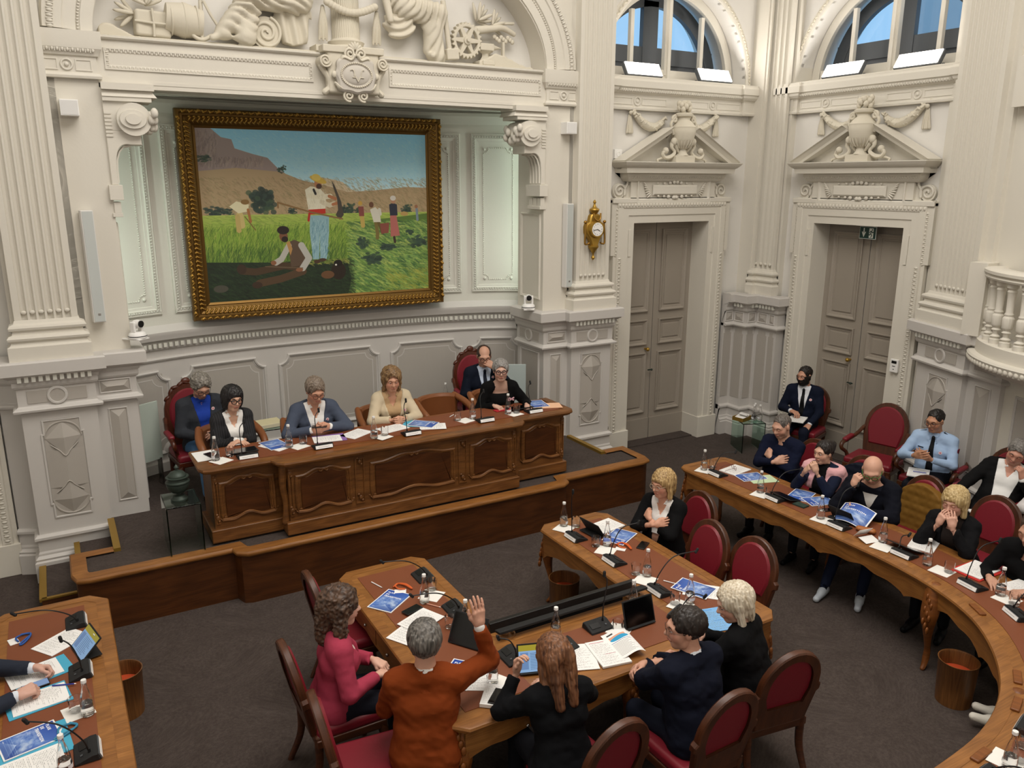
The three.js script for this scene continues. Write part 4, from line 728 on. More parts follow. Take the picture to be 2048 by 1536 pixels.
{
  const t = grp('u_shaped_table', 'U-shaped oak table with leather tops in mid floor', 'table');
  const x0 = 1.74, x1 = 2.42, x2 = 3.64, x3 = 4.33, z0 = -5.79, z1 = -4.32, z2 = -3.63, r = 0.07;
  const plan = [[x0 + r, z0], [x0, z0 + r], [x0, z2 - r], [x0 + r, z2], [x3 - r, z2], [x3, z2 - r], [x3, z0 + r], [x3 - r, z0], [x2 + r, z0], [x2, z0 + r], [x2, z1 - 0.1], [x2 - 0.1, z1], [x1 + 0.1, z1], [x1, z1 - 0.1], [x1, z0 + r], [x1 - r, z0]];
  tableTop(t, plan, [[[x0 + 0.1, z0 + 0.12], [x0 + 0.1, z2 - 0.12], [x1 - 0.1, z2 - 0.12], [x1 - 0.1, z0 + 0.12]], [[x1 + 0.0, z1 + 0.14], [x1, z2 - 0.12], [x2, z2 - 0.12], [x2, z1 + 0.14]], [[x2 + 0.1, z0 + 0.12], [x2 + 0.1, z2 - 0.12], [x3 - 0.1, z2 - 0.12], [x3 - 0.1, z0 + 0.12]]]);
  apron(t, [[x2 + 0.02, z0 + 0.05], [x2 + 0.02, z1 - 0.1]], 1, 0.08, 0.3); apron(t, [[x3 - 0.02, z2 - 0.03], [x3 - 0.02, z0 + 0.05]], 2, 0.08, 0.22);
  apron(t, [[x0 + 0.02, z0 + 0.05], [x0 + 0.02, z2 - 0.03]], 2, 0.14, 0.22); apron(t, [[x1 - 0.02, z1 - 0.1], [x1 - 0.02, z0 + 0.05]], 1, 0.08, 0.28);
  apron(t, [[x0 + 0.04, z2 - 0.02], [x3 - 0.04, z2 - 0.02]], 3, 0.1, 0.22); apron(t, [[x2 - 0.1, z1 + 0.02], [x1 + 0.1, z1 + 0.02]], 1, 0.1, 0.2);
  apron(t, [[x1 - 0.05, z0 + 0.02], [x0 + 0.05, z0 + 0.02]], 1, 0.08, 0.2); apron(t, [[x3 - 0.05, z0 + 0.02], [x2 + 0.05, z0 + 0.02]], 1, 0.08, 0.2);
  for (const [x, z, dx, dz] of [[x0 + 0.08, z0 + 0.08, -0.7, -0.7], [x1 - 0.08, z0 + 0.08, 0.7, -0.7], [x2 + 0.08, z0 + 0.08, -0.7, -0.7], [x3 - 0.08, z0 + 0.08, 0.7, -0.7], [x0 + 0.08, z2 - 0.08, -0.7, 0.7], [x3 - 0.08, z2 - 0.08, 0.7, 0.7], [3.03, z2 - 0.08, 0, 1]]) cabriole(t, x, z, dx, dz);
  for (const k of [[x0 - 0.012, 0.62, -5.2], [x0 - 0.012, 0.62, -4.75], [2.2, 0.62, z2 + 0.012]]) mk('drawer_knob', sphere(...k, 0.012), M.chrome, t);
  for (const z of [-5, -4.5]) mk('drawer_line', box(x0 - 0.004, x0 + 0.006, 0.56, 0.69, z, z + 0.005), M.darkWood, t);
  for (const x of [x1 + 0.05, x2 - 0.05]) { const pts = []; for (let i = 0; i < 14; i++) { const a = i / 13 * PI * 2.2, q = 0.01 + 0.04 * i / 13; pts.push(V(x + Math.cos(a) * q, 0.77, z1 - 0.05 + Math.sin(a) * q)); } mk('corner_scroll', [mv(cyl(0, 0.72, 0.766, 0, 0.075, 0.07, 20), x, 0, z1 - 0.05), tube(pts, 0.01, 5, 30)], M.oak, t); }
  const s = grp('floor_screen', 'long black display screen standing inside the U-shaped table', 'screen', [3.03, 0, -4.4]);
  mk('screen_body', [at(cbox(1.3, 0.74, 0.05, 0.006), 0, 0.46, 0, -0.18, 0, 0)], M.black, s); mk('screen_top_edge', at(cbox(1.3, 0.02, 0.07, 0.005), 0, 0.82, 0.066, -0.18, 0, 0), M.blackMatt, s); for (const x of [-0.5, 0.44]) mk('screen_foot', box(x, x + 0.06, 0, 0.12, -0.2, 0.1), M.blackMatt, s);
}
{ // horseshoe table on the right
  const t = grp('horseshoe_table', 'curved oak horseshoe table with wavy apron on the right', 'table');
  const inner = [[5.86, -6.28], [5.86, -5.0], [5.86, -4.2], [5.84, -3.7], [5.74, -3.22], [5.56, -2.84], [5.24, -2.5], [4.86, -2.25], [4.42, -2.1], [3.87, -2.04], [3.0, -2.03]];
  const cv = new THREE.CatmullRomCurve3(inner.map(([x, z]) => V(x, 0, z)), false, 'centripetal'), n = 60, I = [], O = [], LI = [], LO = [];
  for (let i = 0; i <= n; i++) { const p = cv.getPointAt(i / n), tg = cv.getTangentAt(i / n), s = V(-tg.z, 0, tg.x).multiplyScalar(-1); const f = (d) => [p.x + (tg.z) * d * 1, p.z - tg.x * d]; I.push([p.x, p.z]); O.push([p.x + tg.z * 0.64, p.z - tg.x * 0.64]); LI.push([p.x + tg.z * 0.13, p.z - tg.x * 0.13]); LO.push([p.x + tg.z * 0.54, p.z - tg.x * 0.54]); }
  const plan = [[5.93, -6.38], [5.88, -6.35], ...I, ...O.slice().reverse(), [6.48, -6.35], [6.43, -6.38]];
  LI[0][1] -= -0.03; LO[0][1] -= -0.03;
  tableTop(t, plan, [[...LI, ...LO.slice().reverse()]]);
  apron(t, [...I.map(([x, z]) => [x + 0.02, z])], 7, 0.1, 0.22);
  apron(t, [[6.44, -6.34], [5.9, -6.34]], 1, 0.1, 0.2);
  cabriole(t, 5.95, -6.28, -0.7, -0.7); cabriole(t, 6.4, -6.28, 0.7, -0.7); cabriole(t, 5.8, -3.32, -1, 0.2, 1.2); cabriole(t, 4.95, -2.22, -0.5, -0.8, 1.2);
  for (const [x, z] of [[6.38, -4.75], [6.2, -2.6]]) mk('turned_leg', lathe([[0.05, 0.7], [0.05, 0.55], [0.03, 0.53], [0.045, 0.5], [0.032, 0.4], [0.026, 0.2], [0.036, 0.16], [0.026, 0.13], [0.036, 0.1], [0.02, 0.06], [0.026, 0.02], [0.02, 0]], 14).translate(x, 0, z), M.oakDeep, t);
  for (const u of [0.53, 0.66, 0.72, 0.82, 0.9]) { const i = Math.round(u * n), [ax, az] = I[i], [bx, bz] = LI[i], g = cbox(0.05, 0.02, 0.16, 0.008); mk('cable_slot', at(g, (ax + bx) / 2, 0.765, (az + bz) / 2, 0, Math.atan2(I[i + 1][0] - ax, I[i + 1][1] - az), 0), M.oakDeep, t); }
}
{ // left table
  const t = grp('side_table', 'oak table with brown leather top at the lower left', 'table');
  const x0 = -0.66, x1 = 0.05, z0 = -6.4, z1 = -3.0;
  tableTop(t, [[x0 + 0.08, z0], [x0, z0 + 0.08], [x0, z1], [x1, z1], [x1, z0 + 0.1], [x1 - 0.1, z0]], [[[x0 + 0.1, z0 + 0.12], [x0 + 0.1, z1 - 0.1], [x1 - 0.13, z1 - 0.1], [x1 - 0.13, z0 + 0.12]]]);
  apron(t, [[x1 - 0.02, z1], [x1 - 0.02, z0 + 0.08]], 4, 0.1, 0.22); apron(t, [[x1 - 0.08, z0 + 0.02], [x0 + 0.05, z0 + 0.02]], 1, 0.1, 0.2);
  cabriole(t, x1 - 0.09, z0 + 0.1, 0.7, -0.7); cabriole(t, x0 + 0.09, z0 + 0.1, -0.7, -0.7); cabriole(t, x1 - 0.09, -3.2, 0.7, 0.7); cabriole(t, x0 + 0.09, -3.2, -0.7, 0.7);
}
// ---------- chairs ----------
function backShape(w, h0, h1, wl) { // arched back with shoulders: lower width wl, upper w
  const s = new THREE.Shape(), r = w / 2, hs = h1 - r * 1.15; s.moveTo(-wl / 2, h0); s.lineTo(-w / 2, hs - 0.1); s.lineTo(-w / 2 - 0.02, hs - 0.08); s.lineTo(-w / 2 - 0.02, hs - 0.04); s.lineTo(-w / 2, hs - 0.02);
  for (let i = 0; i <= 14; i++) { const t = PI - PI * i / 14; s.lineTo(r * Math.cos(t), hs + r * 1.15 * Math.sin(t)); }
  s.lineTo(w / 2, hs - 0.02); s.lineTo(w / 2 + 0.02, hs - 0.04); s.lineTo(w / 2 + 0.02, hs - 0.08); s.lineTo(w / 2, hs - 0.1); s.lineTo(wl / 2, h0); s.closePath(); return s;
}
function insetBack(w, h0, h1, wl, d) { const s = []; const r = w / 2 - d, hs = h1 - w / 2 * 1.15; s.push([-wl / 2 + d, h0 + d]); s.push([-w / 2 + d, hs - 0.06]); for (let i = 0; i <= 14; i++) { const t = PI - PI * i / 14; s.push([r * Math.cos(t), hs + (w / 2 * 1.15 - d) * Math.sin(t)]); } s.push([w / 2 - d, hs - 0.06], [wl / 2 - d, h0 + d]); return s; }
function makeChair(name, arms, H = 1.0) {
  const c = new THREE.Group(); c.name = name;
  const w = arms ? 0.54 : 0.47, wl = arms ? 0.46 : 0.4, tilt = -0.2;
  const bk = new THREE.Group(); bk.name = 'backrest'; bk.position.set(0, 0.42, -0.21); bk.rotation.x = tilt; c.add(bk);
  const fs = backShape(w, 0.02, H - 0.4, wl); fs.holes.push(new THREE.Path(insetBack(w, 0.12, H - 0.4, wl, 0.055).map(([x, y]) => new THREE.Vector2(x, y))));
  mk('back_frame', mv(ext(fs, 0.05, 0.008, 6, 'y'), 0, 0, -0.03), M.darkWood, bk);
  const pad = poly(insetBack(w, 0.12, H - 0.4, wl, 0.05));
  mk('back_cushion', [mv(ext(pad, 0.05, 0.016, 6), 0, 0, -0.014)], M.red, bk);
  const nl = insetBack(w, 0.12, H - 0.4, wl, 0.056), nails = []; for (let i = 0; i < nl.length - 1; i++) { const a = nl[i], b = nl[i + 1], L = Math.hypot(b[0] - a[0], b[1] - a[1]), n = Math.max(1, Math.round(L / 0.018)); for (let k = 0; k < n; k++) nails.push(sphere(a[0] + (b[0] - a[0]) * k / n, a[1] + (b[1] - a[1]) * k / n, 0.021, 0.004, 1, 1, 4)); }
  stuff(mk('nail_heads', nails, M.brass, bk));
  const sw = arms ? 0.29 : 0.24;
  mk('seat_cushion', [at(cbox(sw * 2, 0.09, 0.46, 0.035), 0, 0.45, 0.02)], M.red, c);
  mk('seat_frame', [box(-sw - 0.005, sw + 0.005, 0.36, 0.42, -0.22, 0.25, 0.01)], M.darkWood, c);
  for (const s of [-1, 1]) {
    mk('leg', taperTube([V(s * (sw - 0.03), 0.4, 0.21), V(s * (sw - 0.015), 0.3, 0.235), V(s * (sw - 0.04), 0.12, 0.215), V(s * (sw - 0.03), 0, 0.235)], [0.034, 0.032, 0.022, 0.02], 8, 14), M.darkWood, c);
    mk('leg', taperTube([V(s * (sw - 0.03), 0.42, -0.2), V(s * (sw - 0.03), 0.2, -0.21), V(s * (sw - 0.02), 0, -0.29)], [0.028, 0.026, 0.02], 8, 12), M.darkWood, c);
    if (arms) {
      mk('arm', taperTube([V(s * 0.27, 0.78, -0.27), V(s * 0.3, 0.7, -0.12), V(s * 0.325, 0.665, 0.08), V(s * 0.33, 0.65, 0.22), V(s * 0.325, 0.6, 0.25), V(s * 0.29, 0.52, 0.16), V(s * 0.27, 0.42, 0.15)], [0.022, 0.024, 0.024, 0.026, 0.026, 0.022, 0.026], 8, 30), M.darkWood, c);
      mk('arm_pad', at(cbox(0.065, 0.05, 0.24, 0.022), s * 0.323, 0.69, 0.06, 0.06, 0, 0), M.red, c);
    }
  }
  return c;
}
const chairProto = makeChair('upholstered_chair', false, 1.02), armProto = makeChair('upholstered_armchair', true, 1.12);
const usedProto = {};
function place(proto, pos, turn, label, category, group) {
  let o = proto; if (usedProto[proto.name]) o = proto.clone(); usedProto[proto.name] = usedProto[proto.name] ?? proto.name;
  const base = usedProto[proto.name]; if (o === proto) { taken[base] = 0; } else o.name = numbered(base);
  scene.add(o); o.position.set(...pos); o.rotation.y = turn; o.userData = { label, category }; if (group) o.userData.group = group;
  return o;
}
const FX = PI / 2, FNX = -PI / 2, FNZ = PI, FZ = 0; // facings +x, -x, -z, +z
const ch = (x, z, turn, label) => place(chairProto, [x, 0, z], turn, label, 'chair', 'red upholstered side chairs');
ch(4.74, -5.2, FNX, 'red chair under the woman with crossed arms');
ch(4.36, -4.66, FNX, 'empty red chair pushed under the table beside the crossed-arms woman');
ch(4.44, -4.2, FNX + 0.08, 'empty red chair nearest the white-haired woman');
ch(3.78, -3.26, FNZ - 0.15, 'red chair seen from behind under the white-haired woman');
ch(3.1, -3.16, FNZ + 0.02, 'red chair seen from behind under the man in navy suit');
ch(2.36, -3.27, FNZ + 0.08, 'red chair seen from behind under the long-haired brunette');
ch(1.32, -4.6, FX, 'red chair seen from the side under the woman in pink');
ch(1.33, -3.95, FX - 0.1, 'red chair behind the man in the rust jacket');
ch(1.72, -5.45, FX, 'empty red chair left of the U-shaped table near the dais');
ch(6.98, -5.75, FNX, 'red chair under the man in the navy polo shirt');
ch(6.98, -5.1, FNX, 'red chair hidden behind the woman with the pink sweater');
ch(7.0, -4.4, FNX, 'red chair with the mustard quilted coat over its back');
ch(7.08, -3.75, FNX, 'red chair behind the blonde woman with hands at her mouth');
ch(7.0, -2.95, FNX - 0.2, 'red chair under the man cut by the right edge');
ch(8.98, -7.32, FNX + 0.35, 'red chair under the bearded man by the exit door');
const ac = (x, z, turn, label) => place(armProto, [x, 0, z], turn, label, 'armchair', 'red armchairs along the right wall');
ac(8.72, -6.0, FNX + 0.25, 'empty red armchair between bearded man and uniformed officer');
ac(8.7, -5.2, FNX + 0.1, 'red armchair under the uniformed officer');
ac(8.32, -4.3, FNX, 'red armchair under the man dozing on his hand');
ac(8.25, -3.52, FNX, 'red armchair cut by the right edge behind the blonde woman');
// carved mahogany armchairs on the dais
function carvedChair() {
  const c = makeChair('carved_armchair', true, 1.12);
  c.traverse((o) => { if (o.isMesh && o.material === M.darkWood) o.material = M.mahog; });
  const bk = c.children[0], cr = []; for (let i = 0; i < 9; i++) { const t = PI * (0.18 + 0.64 * i / 8); cr.push(at(sphere(0, 0, 0, 0.05, 0.5, 0.5, 8), 0.25 * Math.cos(t), 0.42 + 0.31 * Math.sin(t), 0, 0, 0, t + PI / 2 + (i % 2 ? 0.4 : -0.4))); } cr.push(sphere(0, 0.75, 0, 0.05, 0.8, 0.5, 10)); mk('carved_crest', cr, M.mahog, bk);
  return c;
}
const carved = carvedChair();
place(carved, [1.2, DY, -8.93], 0.12, 'carved mahogany armchair under the curly-haired man behind the desk', 'armchair', 'carved armchairs on the dais');
place(carved, [4.68, DY, -8.96], -0.1, 'carved mahogany armchair under the navy-suited man behind the desk', 'armchair', 'carved armchairs on the dais');
// tan leather tub chairs
function tubChair() {
  const c = new THREE.Group(); c.name = 'leather_tub_chair';
  const arc = []; for (let i = 0; i <= 24; i++) { const t = PI * (1 - i / 24); arc.push(V(0.29 * Math.cos(t), 0, -0.06 - 0.24 * Math.sin(t))); } arc.unshift(V(-0.3, 0, 0.2)); arc.push(V(0.3, 0, 0.2));
  mk('back_shell', sweep([[0.0, 0.4], [-0.025, 0.42], [-0.03, 0.72], [-0.04, 0.79], [-0.025, 0.82], [0.015, 0.82], [0.03, 0.79], [0.03, 0.5], [0.02, 0.4]], arc.slice(4, -4), YN, false, 0.6), M.tan, c);
  for (const s of [-1, 1]) mk('arm', taperTube([V(s * 0.27, 0.8, -0.2), V(s * 0.31, 0.74, 0.0), V(s * 0.31, 0.68, 0.14), V(s * 0.3, 0.58, 0.2), V(s * 0.28, 0.42, 0.18)], [0.035, 0.04, 0.04, 0.036, 0.03], 9, 24), M.tan, c);
  mk('seat_cushion', at(cbox(0.5, 0.11, 0.46, 0.04), 0, 0.42, 0.02), M.tan, c);
  const nl = []; for (let i = 5; i < arc.length - 5; i++) nl.push(sphere(arc[i].x * 1.12, 0.8, arc[i].z * 1.12 - 0.0, 0.006, 1, 1, 5)); stuff(mk('nail_heads', nl, M.brass, c));
  for (const [x, z] of [[-0.22, 0.2], [0.22, 0.2], [-0.2, -0.2], [0.2, -0.2]]) mk('leg', cyl(x, 0, 0.38, z, 0.018, 0.028, 10), M.mahog, c);
  return c;
}
const tub = tubChair();
for (const [x, z, l, a] of [[1.42, -8.34, 'tan leather tub chair under the woman with the black bob', 0.05], [2.26, -8.22, 'tan leather tub chair under the man in the blue-grey blazer', 0], [3.1, -8.22, 'tan leather tub chair under the woman in the beige blazer', 0], [3.84, -8.28, 'empty tan leather tub chair at the desk', 0.12], [4.52, -8.22, 'tan leather tub chair under the woman in the black sweater', 0]]) place(tub, [x, DY, z], a, l, 'chair', 'tan leather tub chairs behind the desk');
// ---------- bins ----------
function makeBin() { const c = new THREE.Group(); c.name = 'waste_bin'; mk('bin_wall', [lathe([[0.125, 0.005], [0.14, 0.35], [0.144, 0.355], [0.137, 0.355], [0.13, 0.34], [0.118, 0.02]], 32)], M.walnut, c); mk('bin_base', cyl(0, 0, 0.012, 0, 0.124, 0.124, 28), M.walnut, c); mk('bin_liner', cyl(0, 0.22, 0.24, 0, 0.128, 0.13, 28), mat(0xc2481f, 0.7), c); return c; }
const bin = makeBin();
for (const [x, z, l] of [[3.72, -5.5, 'wooden waste bin in the middle under the U-shaped table'], [5.6, -2.95, 'wooden waste bin under the curve of the horseshoe table'], [0.1, -5.92, 'wooden waste bin beside the lower left table'], [5.68, -5.8, 'wooden waste bin behind the woman with crossed arms']]) place(bin, [x, 0, z], rnd() * 6, l, 'bin', 'round wooden waste bins');
// ---------- glass side tables and urn ----------
function glassTable(pos, turn, w, d, h, label) {
  const c = grp('glass_side_table', label, 'table', pos, turn, 'bent glass side tables');
  mk('glass_top', box(-w / 2, w / 2, h - 0.012, h, -d / 2, d / 2, 0.004), M.glassGreen, c);
  for (const s of [-1, 1]) mk('glass_side', box(s * (w / 2 - 0.006) - 0.006, s * (w / 2 - 0.006) + 0.006, 0, h - 0.012, -d / 2, d / 2, 0.004), M.glassGreen, c);
  return c;
}
glassTable([0.79, DY, -7.5], 0, 0.3, 0.4, 0.47, 'bent glass stand carrying the dark green urn');
glassTable([8.66, 0, -8.05], -0.4, 0.34, 0.42, 0.45, 'bent glass table in the corner carrying bottles');
glassTable([4.2, DY, -9.32], 0, 0.5, 0.4, 0.5, 'bent glass table against the wainscot behind the empty tub chair');
glassTable([2.0, DY, -9.32], 0, 0.5, 0.4, 0.5, 'bent glass table against the wainscot behind the pinstriped woman');
glassTable([2.75, DY, -9.32], 0, 0.4, 0.4, 0.5, 'bent glass table against the wainscot behind the blue-grey blazer');
{
  const u = grp('voting_urn', 'dark green bronze urn with lid on the glass stand', 'urn', [0.78, DY + 0.472, -7.48]);
  mk('urn_foot', lathe([[0.001, 0], [0.075, 0], [0.075, 0.015], [0.06, 0.025], [0.05, 0.045], [0.025, 0.055], [0.025, 0.07]], 24), M.bronze, u);
  mk('urn_body', lathe([[0.02, 0.065], [0.06, 0.08], [0.09, 0.11], [0.1, 0.145], [0.1, 0.16], [0.092, 0.165], [0.105, 0.17], [0.105, 0.18], [0.09, 0.19], [0.088, 0.21], [0.1, 0.22], [0.1, 0.225], [0.08, 0.23], [0.001, 0.23]], 28), M.bronze, u);
  mk('urn_lid', lathe([[0.08, 0.228], [0.08, 0.24], [0.06, 0.265], [0.03, 0.28], [0.012, 0.285], [0.012, 0.3], [0.02, 0.31], [0.014, 0.325], [0.001, 0.34]], 24), M.bronze, u);
}
// ---------- people ----------
const lin = (hex) => { const c = new THREE.Color(hex); return [c.r, c.g, c.b]; };
function paint(g, fn) { const p = g.attributes.position, c = new Float32Array(p.count * 3); for (let i = 0; i < p.count; i++) { const k = fn(p.getX(i), p.getY(i), p.getZ(i)); c[3 * i] = k[0]; c[3 * i + 1] = k[1]; c[3 * i + 2] = k[2]; } g.setAttribute('color', new THREE.BufferAttribute(c, 3)); return g; }
const skinMat = new THREE.MeshPhysicalMaterial({ vertexColors: true, roughness: 0.55 });
const hairMat = new THREE.MeshPhysicalMaterial({ vertexColors: true, roughness: 0.5, side: THREE.DoubleSide });
const clothCache = {};
const cloth = (hex, r = 0.85) => clothCache[hex + '_' + r] ??= new THREE.MeshPhysicalMaterial({ color: hex, roughness: r, specularIntensity: 0.35 });
const pinT = canvasTex(64, 64, (c) => { c.fillStyle = '#17171a'; c.fillRect(0, 0, 64, 64); c.fillStyle = '#5a5a60'; c.fillRect(30, 0, 3, 64); }); pinT.wrapS = pinT.wrapT = THREE.RepeatWrapping; pinT.repeat.set(45, 8);
const fold = (x, y, z, a) => a * (N3(x * 8 + 3, y * 11, z * 8) + 0.75 * N3(x * 17, y * 26, z * 17 + 7) + 0.35 * N3(x * 38, y * 44, z * 38));
function union(list, k) { const n = list.length; return (x, y, z) => { let d = list[0](x, y, z); for (let i = 1; i < n; i++) { const e = list[i](x, y, z); d = e - d > k ? d : smin(d, e, k); } return d; }; }
function capV(a, b, ra, rb) { return cap(a.x, a.y, a.z, b.x, b.y, b.z, ra, rb); }
// head in its own frame: origin mid-head, z forward
function headField(o) {
  const w = o.faceW ?? 1, jw = o.jaw ?? 1;
  const add = [ell(0, 0.03, -0.018, 0.077 * w, 0.088, 0.097), ell(0, -0.025, 0.022, 0.063 * w, 0.086, 0.074), cap(-0.034 * jw, -0.082, 0.02, 0.034 * jw, -0.082, 0.02, 0.03, 0.03), cap(-0.012, -0.1, 0.058, 0.012, -0.1, 0.058, 0.022, 0.022), ell(-0.04 * w, -0.032, 0.05, 0.03, 0.032, 0.028), ell(0.04 * w, -0.032, 0.05, 0.03, 0.032, 0.028), cap(-0.045, 0.02, 0.074, -0.012, 0.024, 0.088, 0.011, 0.011), cap(0.045, 0.02, 0.074, 0.012, 0.024, 0.088, 0.011, 0.011)];
  const A = union(add, 0.03);
  const nose = union([cap(0, 0.014, 0.09, 0, -0.028, 0.113, 0.0075, 0.0115), cap(-0.011, -0.034, 0.098, 0.011, -0.034, 0.098, 0.0085, 0.0085)], 0.014);
  const ears = union([ell(-0.079 * w, -0.002, -0.004, 0.011, 0.033, 0.019), ell(0.079 * w, -0.002, -0.004, 0.011, 0.033, 0.019)], 0.005);
  const lips = union([cap(-0.021, -0.0635, 0.09, 0, -0.06, 0.0975, 0.005, 0.0065), cap(0.021, -0.0635, 0.09, 0, -0.06, 0.0975, 0.005, 0.0065), cap(-0.016, -0.07, 0.089, 0.016, -0.07, 0.089, 0.0065, 0.0065)], 0.006);
  const lids = o.eyesDown ? union([ell(-0.031, 0.003, 0.083, 0.014, 0.0125, 0.0125), ell(0.031, 0.003, 0.083, 0.014, 0.0125, 0.0125)], 0.002) : union([ell(-0.031, 0.009, 0.082, 0.0145, 0.008, 0.0135), ell(0.031, 0.009, 0.082, 0.0145, 0.008, 0.0135)], 0.002);
  return (x, y, z) => {
    let d = A(x, y, z);
    if (d > 0.06) return d;
    const ax = Math.abs(x), e = Math.hypot(ax - 0.031, (y - 0.003) * 1.15, z - 0.096) - 0.018; d = -smin(-d, e, 0.014);
    d = smin(d, nose(x, y, z), 0.012); d = smin(d, ears(x, y, z), 0.008); d = smin(d, lips(x, y, z), 0.005); d = smin(d, lids(x, y, z), 0.003);
    return d;
  };
}
function hairField(o) {
  const st = o.hair, th = o.hairTh ?? 0.012;
  const wav = o.curly ? (x, y, z) => 0.013 * N3(x * 38, y * 38, z * 38) + 0.006 * N3(x * 80, y * 80, z * 80) : (x, y, z) => 0.006 * N3(x * 75, y * 14, z * 75) + 0.005 * N3(x * 150, y * 22, z * 150) + (o.wave ?? 0.004) * N3(x * 24, y * 24, z * 24);
  const capF = ell(0, 0.036, -0.02, 0.08 + th, 0.089 + th, 0.099 + th);
  const face = union([ell(0, -0.045, 0.09, o.faceCut ?? 0.072, o.foreh ?? 0.122, 0.085), ell(0, -0.07, 0.05, 0.066, 0.05, 0.07)], 0.02);
  let ext_ = null;
  if (st === 'bob') ext_ = union([ell(-0.074, -0.03, -0.01, 0.033, 0.09, 0.06), ell(0.074, -0.03, -0.01, 0.033, 0.09, 0.06), ell(0, -0.03, -0.075, 0.08, 0.1, 0.045), cap(-0.05, 0.075, 0.06, 0.05, 0.07, 0.06, 0.022, 0.022)], 0.03);
  if (st === 'mid') ext_ = union([cap(-0.074, 0.02, -0.005, -0.082, -0.115, -0.005, 0.03, 0.026), cap(0.074, 0.02, -0.005, 0.082, -0.115, -0.005, 0.03, 0.026), ell(0, -0.04, -0.075, 0.085, 0.12, 0.045)], 0.03);
  if (st === 'long') ext_ = union([cap(-0.07, 0.02, 0.0, -0.085, -0.18, -0.02, 0.03, 0.03), cap(0.07, 0.02, 0.0, 0.085, -0.18, -0.02, 0.03, 0.03), cap(-0.05, 0, -0.08, -0.05, -0.26, -0.09, 0.05, 0.03), cap(0.05, 0, -0.08, 0.04, -0.26, -0.09, 0.05, 0.03)], 0.035);
  if (st === 'curly') ext_ = union([cap(-0.08, 0.02, -0.02, -0.1, -0.16, -0.02, 0.045, 0.045), cap(0.08, 0.02, -0.02, 0.1, -0.16, -0.02, 0.045, 0.045), cap(0, 0, -0.09, 0, -0.19, -0.1, 0.075, 0.06)], 0.03);
  if (st === 'bun') ext_ = ell(0, 0.06, -0.125, 0.045, 0.045, 0.04);
  return (x, y, z) => {
    let d = capF(x, y, z);
    const short = st === 'short' || st === 'balding' || st === 'fringe' || st === 'bun';
    if (short) { // stop above ears and nape
      const lim = Math.abs(x) > 0.055 && z > -0.03 ? -0.004 - (z + 0.03) * 0.15 : -0.075; d = Math.max(d, lim - y);
      if (z > 0.028) d = Math.max(d, 0.01 - y);
    } else d = Math.max(d, -0.09 - y);
    if (ext_) d = smin(d, ext_(x, y, z), 0.03);
    d += wav(x, y, z);
    d = Math.max(d, -(face(x, y, z)));
    if (st === 'balding') d = Math.max(d, -(ell(0, 0.1, 0.045, 0.075, 0.07, 0.085)(x, y, z)));
    if (st === 'fringe') d = Math.max(d, y - 0.03 - (z < -0.06 ? 0.02 : 0));
    if (o.fringe) d = Math.min(d, Math.max(ell(0, 0.062, 0.052, 0.07, 0.034, 0.05)(x, y, z) + 0.003 * N3(x * 120, 0, z * 20), -(capF(x, y, z) + 0.016)));
    return d;
  };
}
function handGeo(W, D, Np, curl, s, side, spread = 0.12) { // side +1 = thumb toward +B where B = Np x D
  const d = D.clone().normalize(), n = Np.clone().addScaledVector(d, -Np.dot(d)).normalize(), b = V().crossVectors(n, d).multiplyScalar(side);
  const L = [], P = (u, v, w) => V().copy(W).addScaledVector(d, u * s).addScaledVector(b, v * s).addScaledVector(n, w * s);
  const C = (a, c, ra, rb) => capV(a, c, ra * s, rb * s);
  const palm = [], fing = [];
  palm.push(C(P(-0.03, 0, 0), P(0.02, 0, 0), 0.024, 0.026));
  const fv = [0.03, 0.0105, -0.0105, -0.03], fl = [0.95, 1.06, 1, 0.8];
  for (let i = 0; i < 4; i++) {
    palm.push(C(P(0.01, fv[i] * 0.75, 0), P(0.085 - Math.abs(i - 1.2) * 0.004, fv[i] * 1.1, 0), 0.0165, 0.0125));
    let a = 0, q = P(0.088 - Math.abs(i - 1.2) * 0.004, fv[i] * 1.12, 0); const sp = (1.5 - i) * spread * (1 - curl);
    const seg = [0.043, 0.027, 0.021];
    const ch_ = [];
    for (let k = 0; k < 3; k++) { a += curl * [1.15, 1.35, 0.8][k] + 0.06; const dir = V().addScaledVector(d, Math.cos(a) * Math.cos(sp)).addScaledVector(b, Math.sin(sp) * Math.cos(a)).addScaledVector(n, Math.sin(a)); const e = q.clone().addScaledVector(dir, seg[k] * fl[i] * s); ch_.push(C(q, e, [0.0098, 0.0092, 0.0085][k], [0.0092, 0.0085, 0.0075][k])); q = e; }
    fing.push(union(ch_, 0.004));
  }
  const t0 = P(0.02, 0.026, 0.004), t1 = P(0.052, 0.05 - curl * 0.014, 0.014 + curl * 0.014), t2 = P(0.082, 0.058 - curl * 0.034, 0.018 + curl * 0.026), t3 = P(0.104, 0.058 - curl * 0.044, 0.02 + curl * 0.03);
  fing.push(union([C(t0, t1, 0.0155, 0.0125), C(t1, t2, 0.0115, 0.0105), C(t2, t3, 0.0105, 0.0085)], 0.008));
  const pf = union(palm, 0.016), ff = (x, y, z) => { let m = 1; for (const f of fing) { const v = f(x, y, z); if (v < m) m = v; } return m; };
  const f = (x, y, z) => smin(pf(x, y, z), ff(x, y, z), 0.009);
  const c = P(0.07, 0, 0.02), r = 0.13 * s;
  return meshField(f, [c.x - r, c.y - r, c.z - r, c.x + r, c.y + r, c.z + r], 0.0048);
}
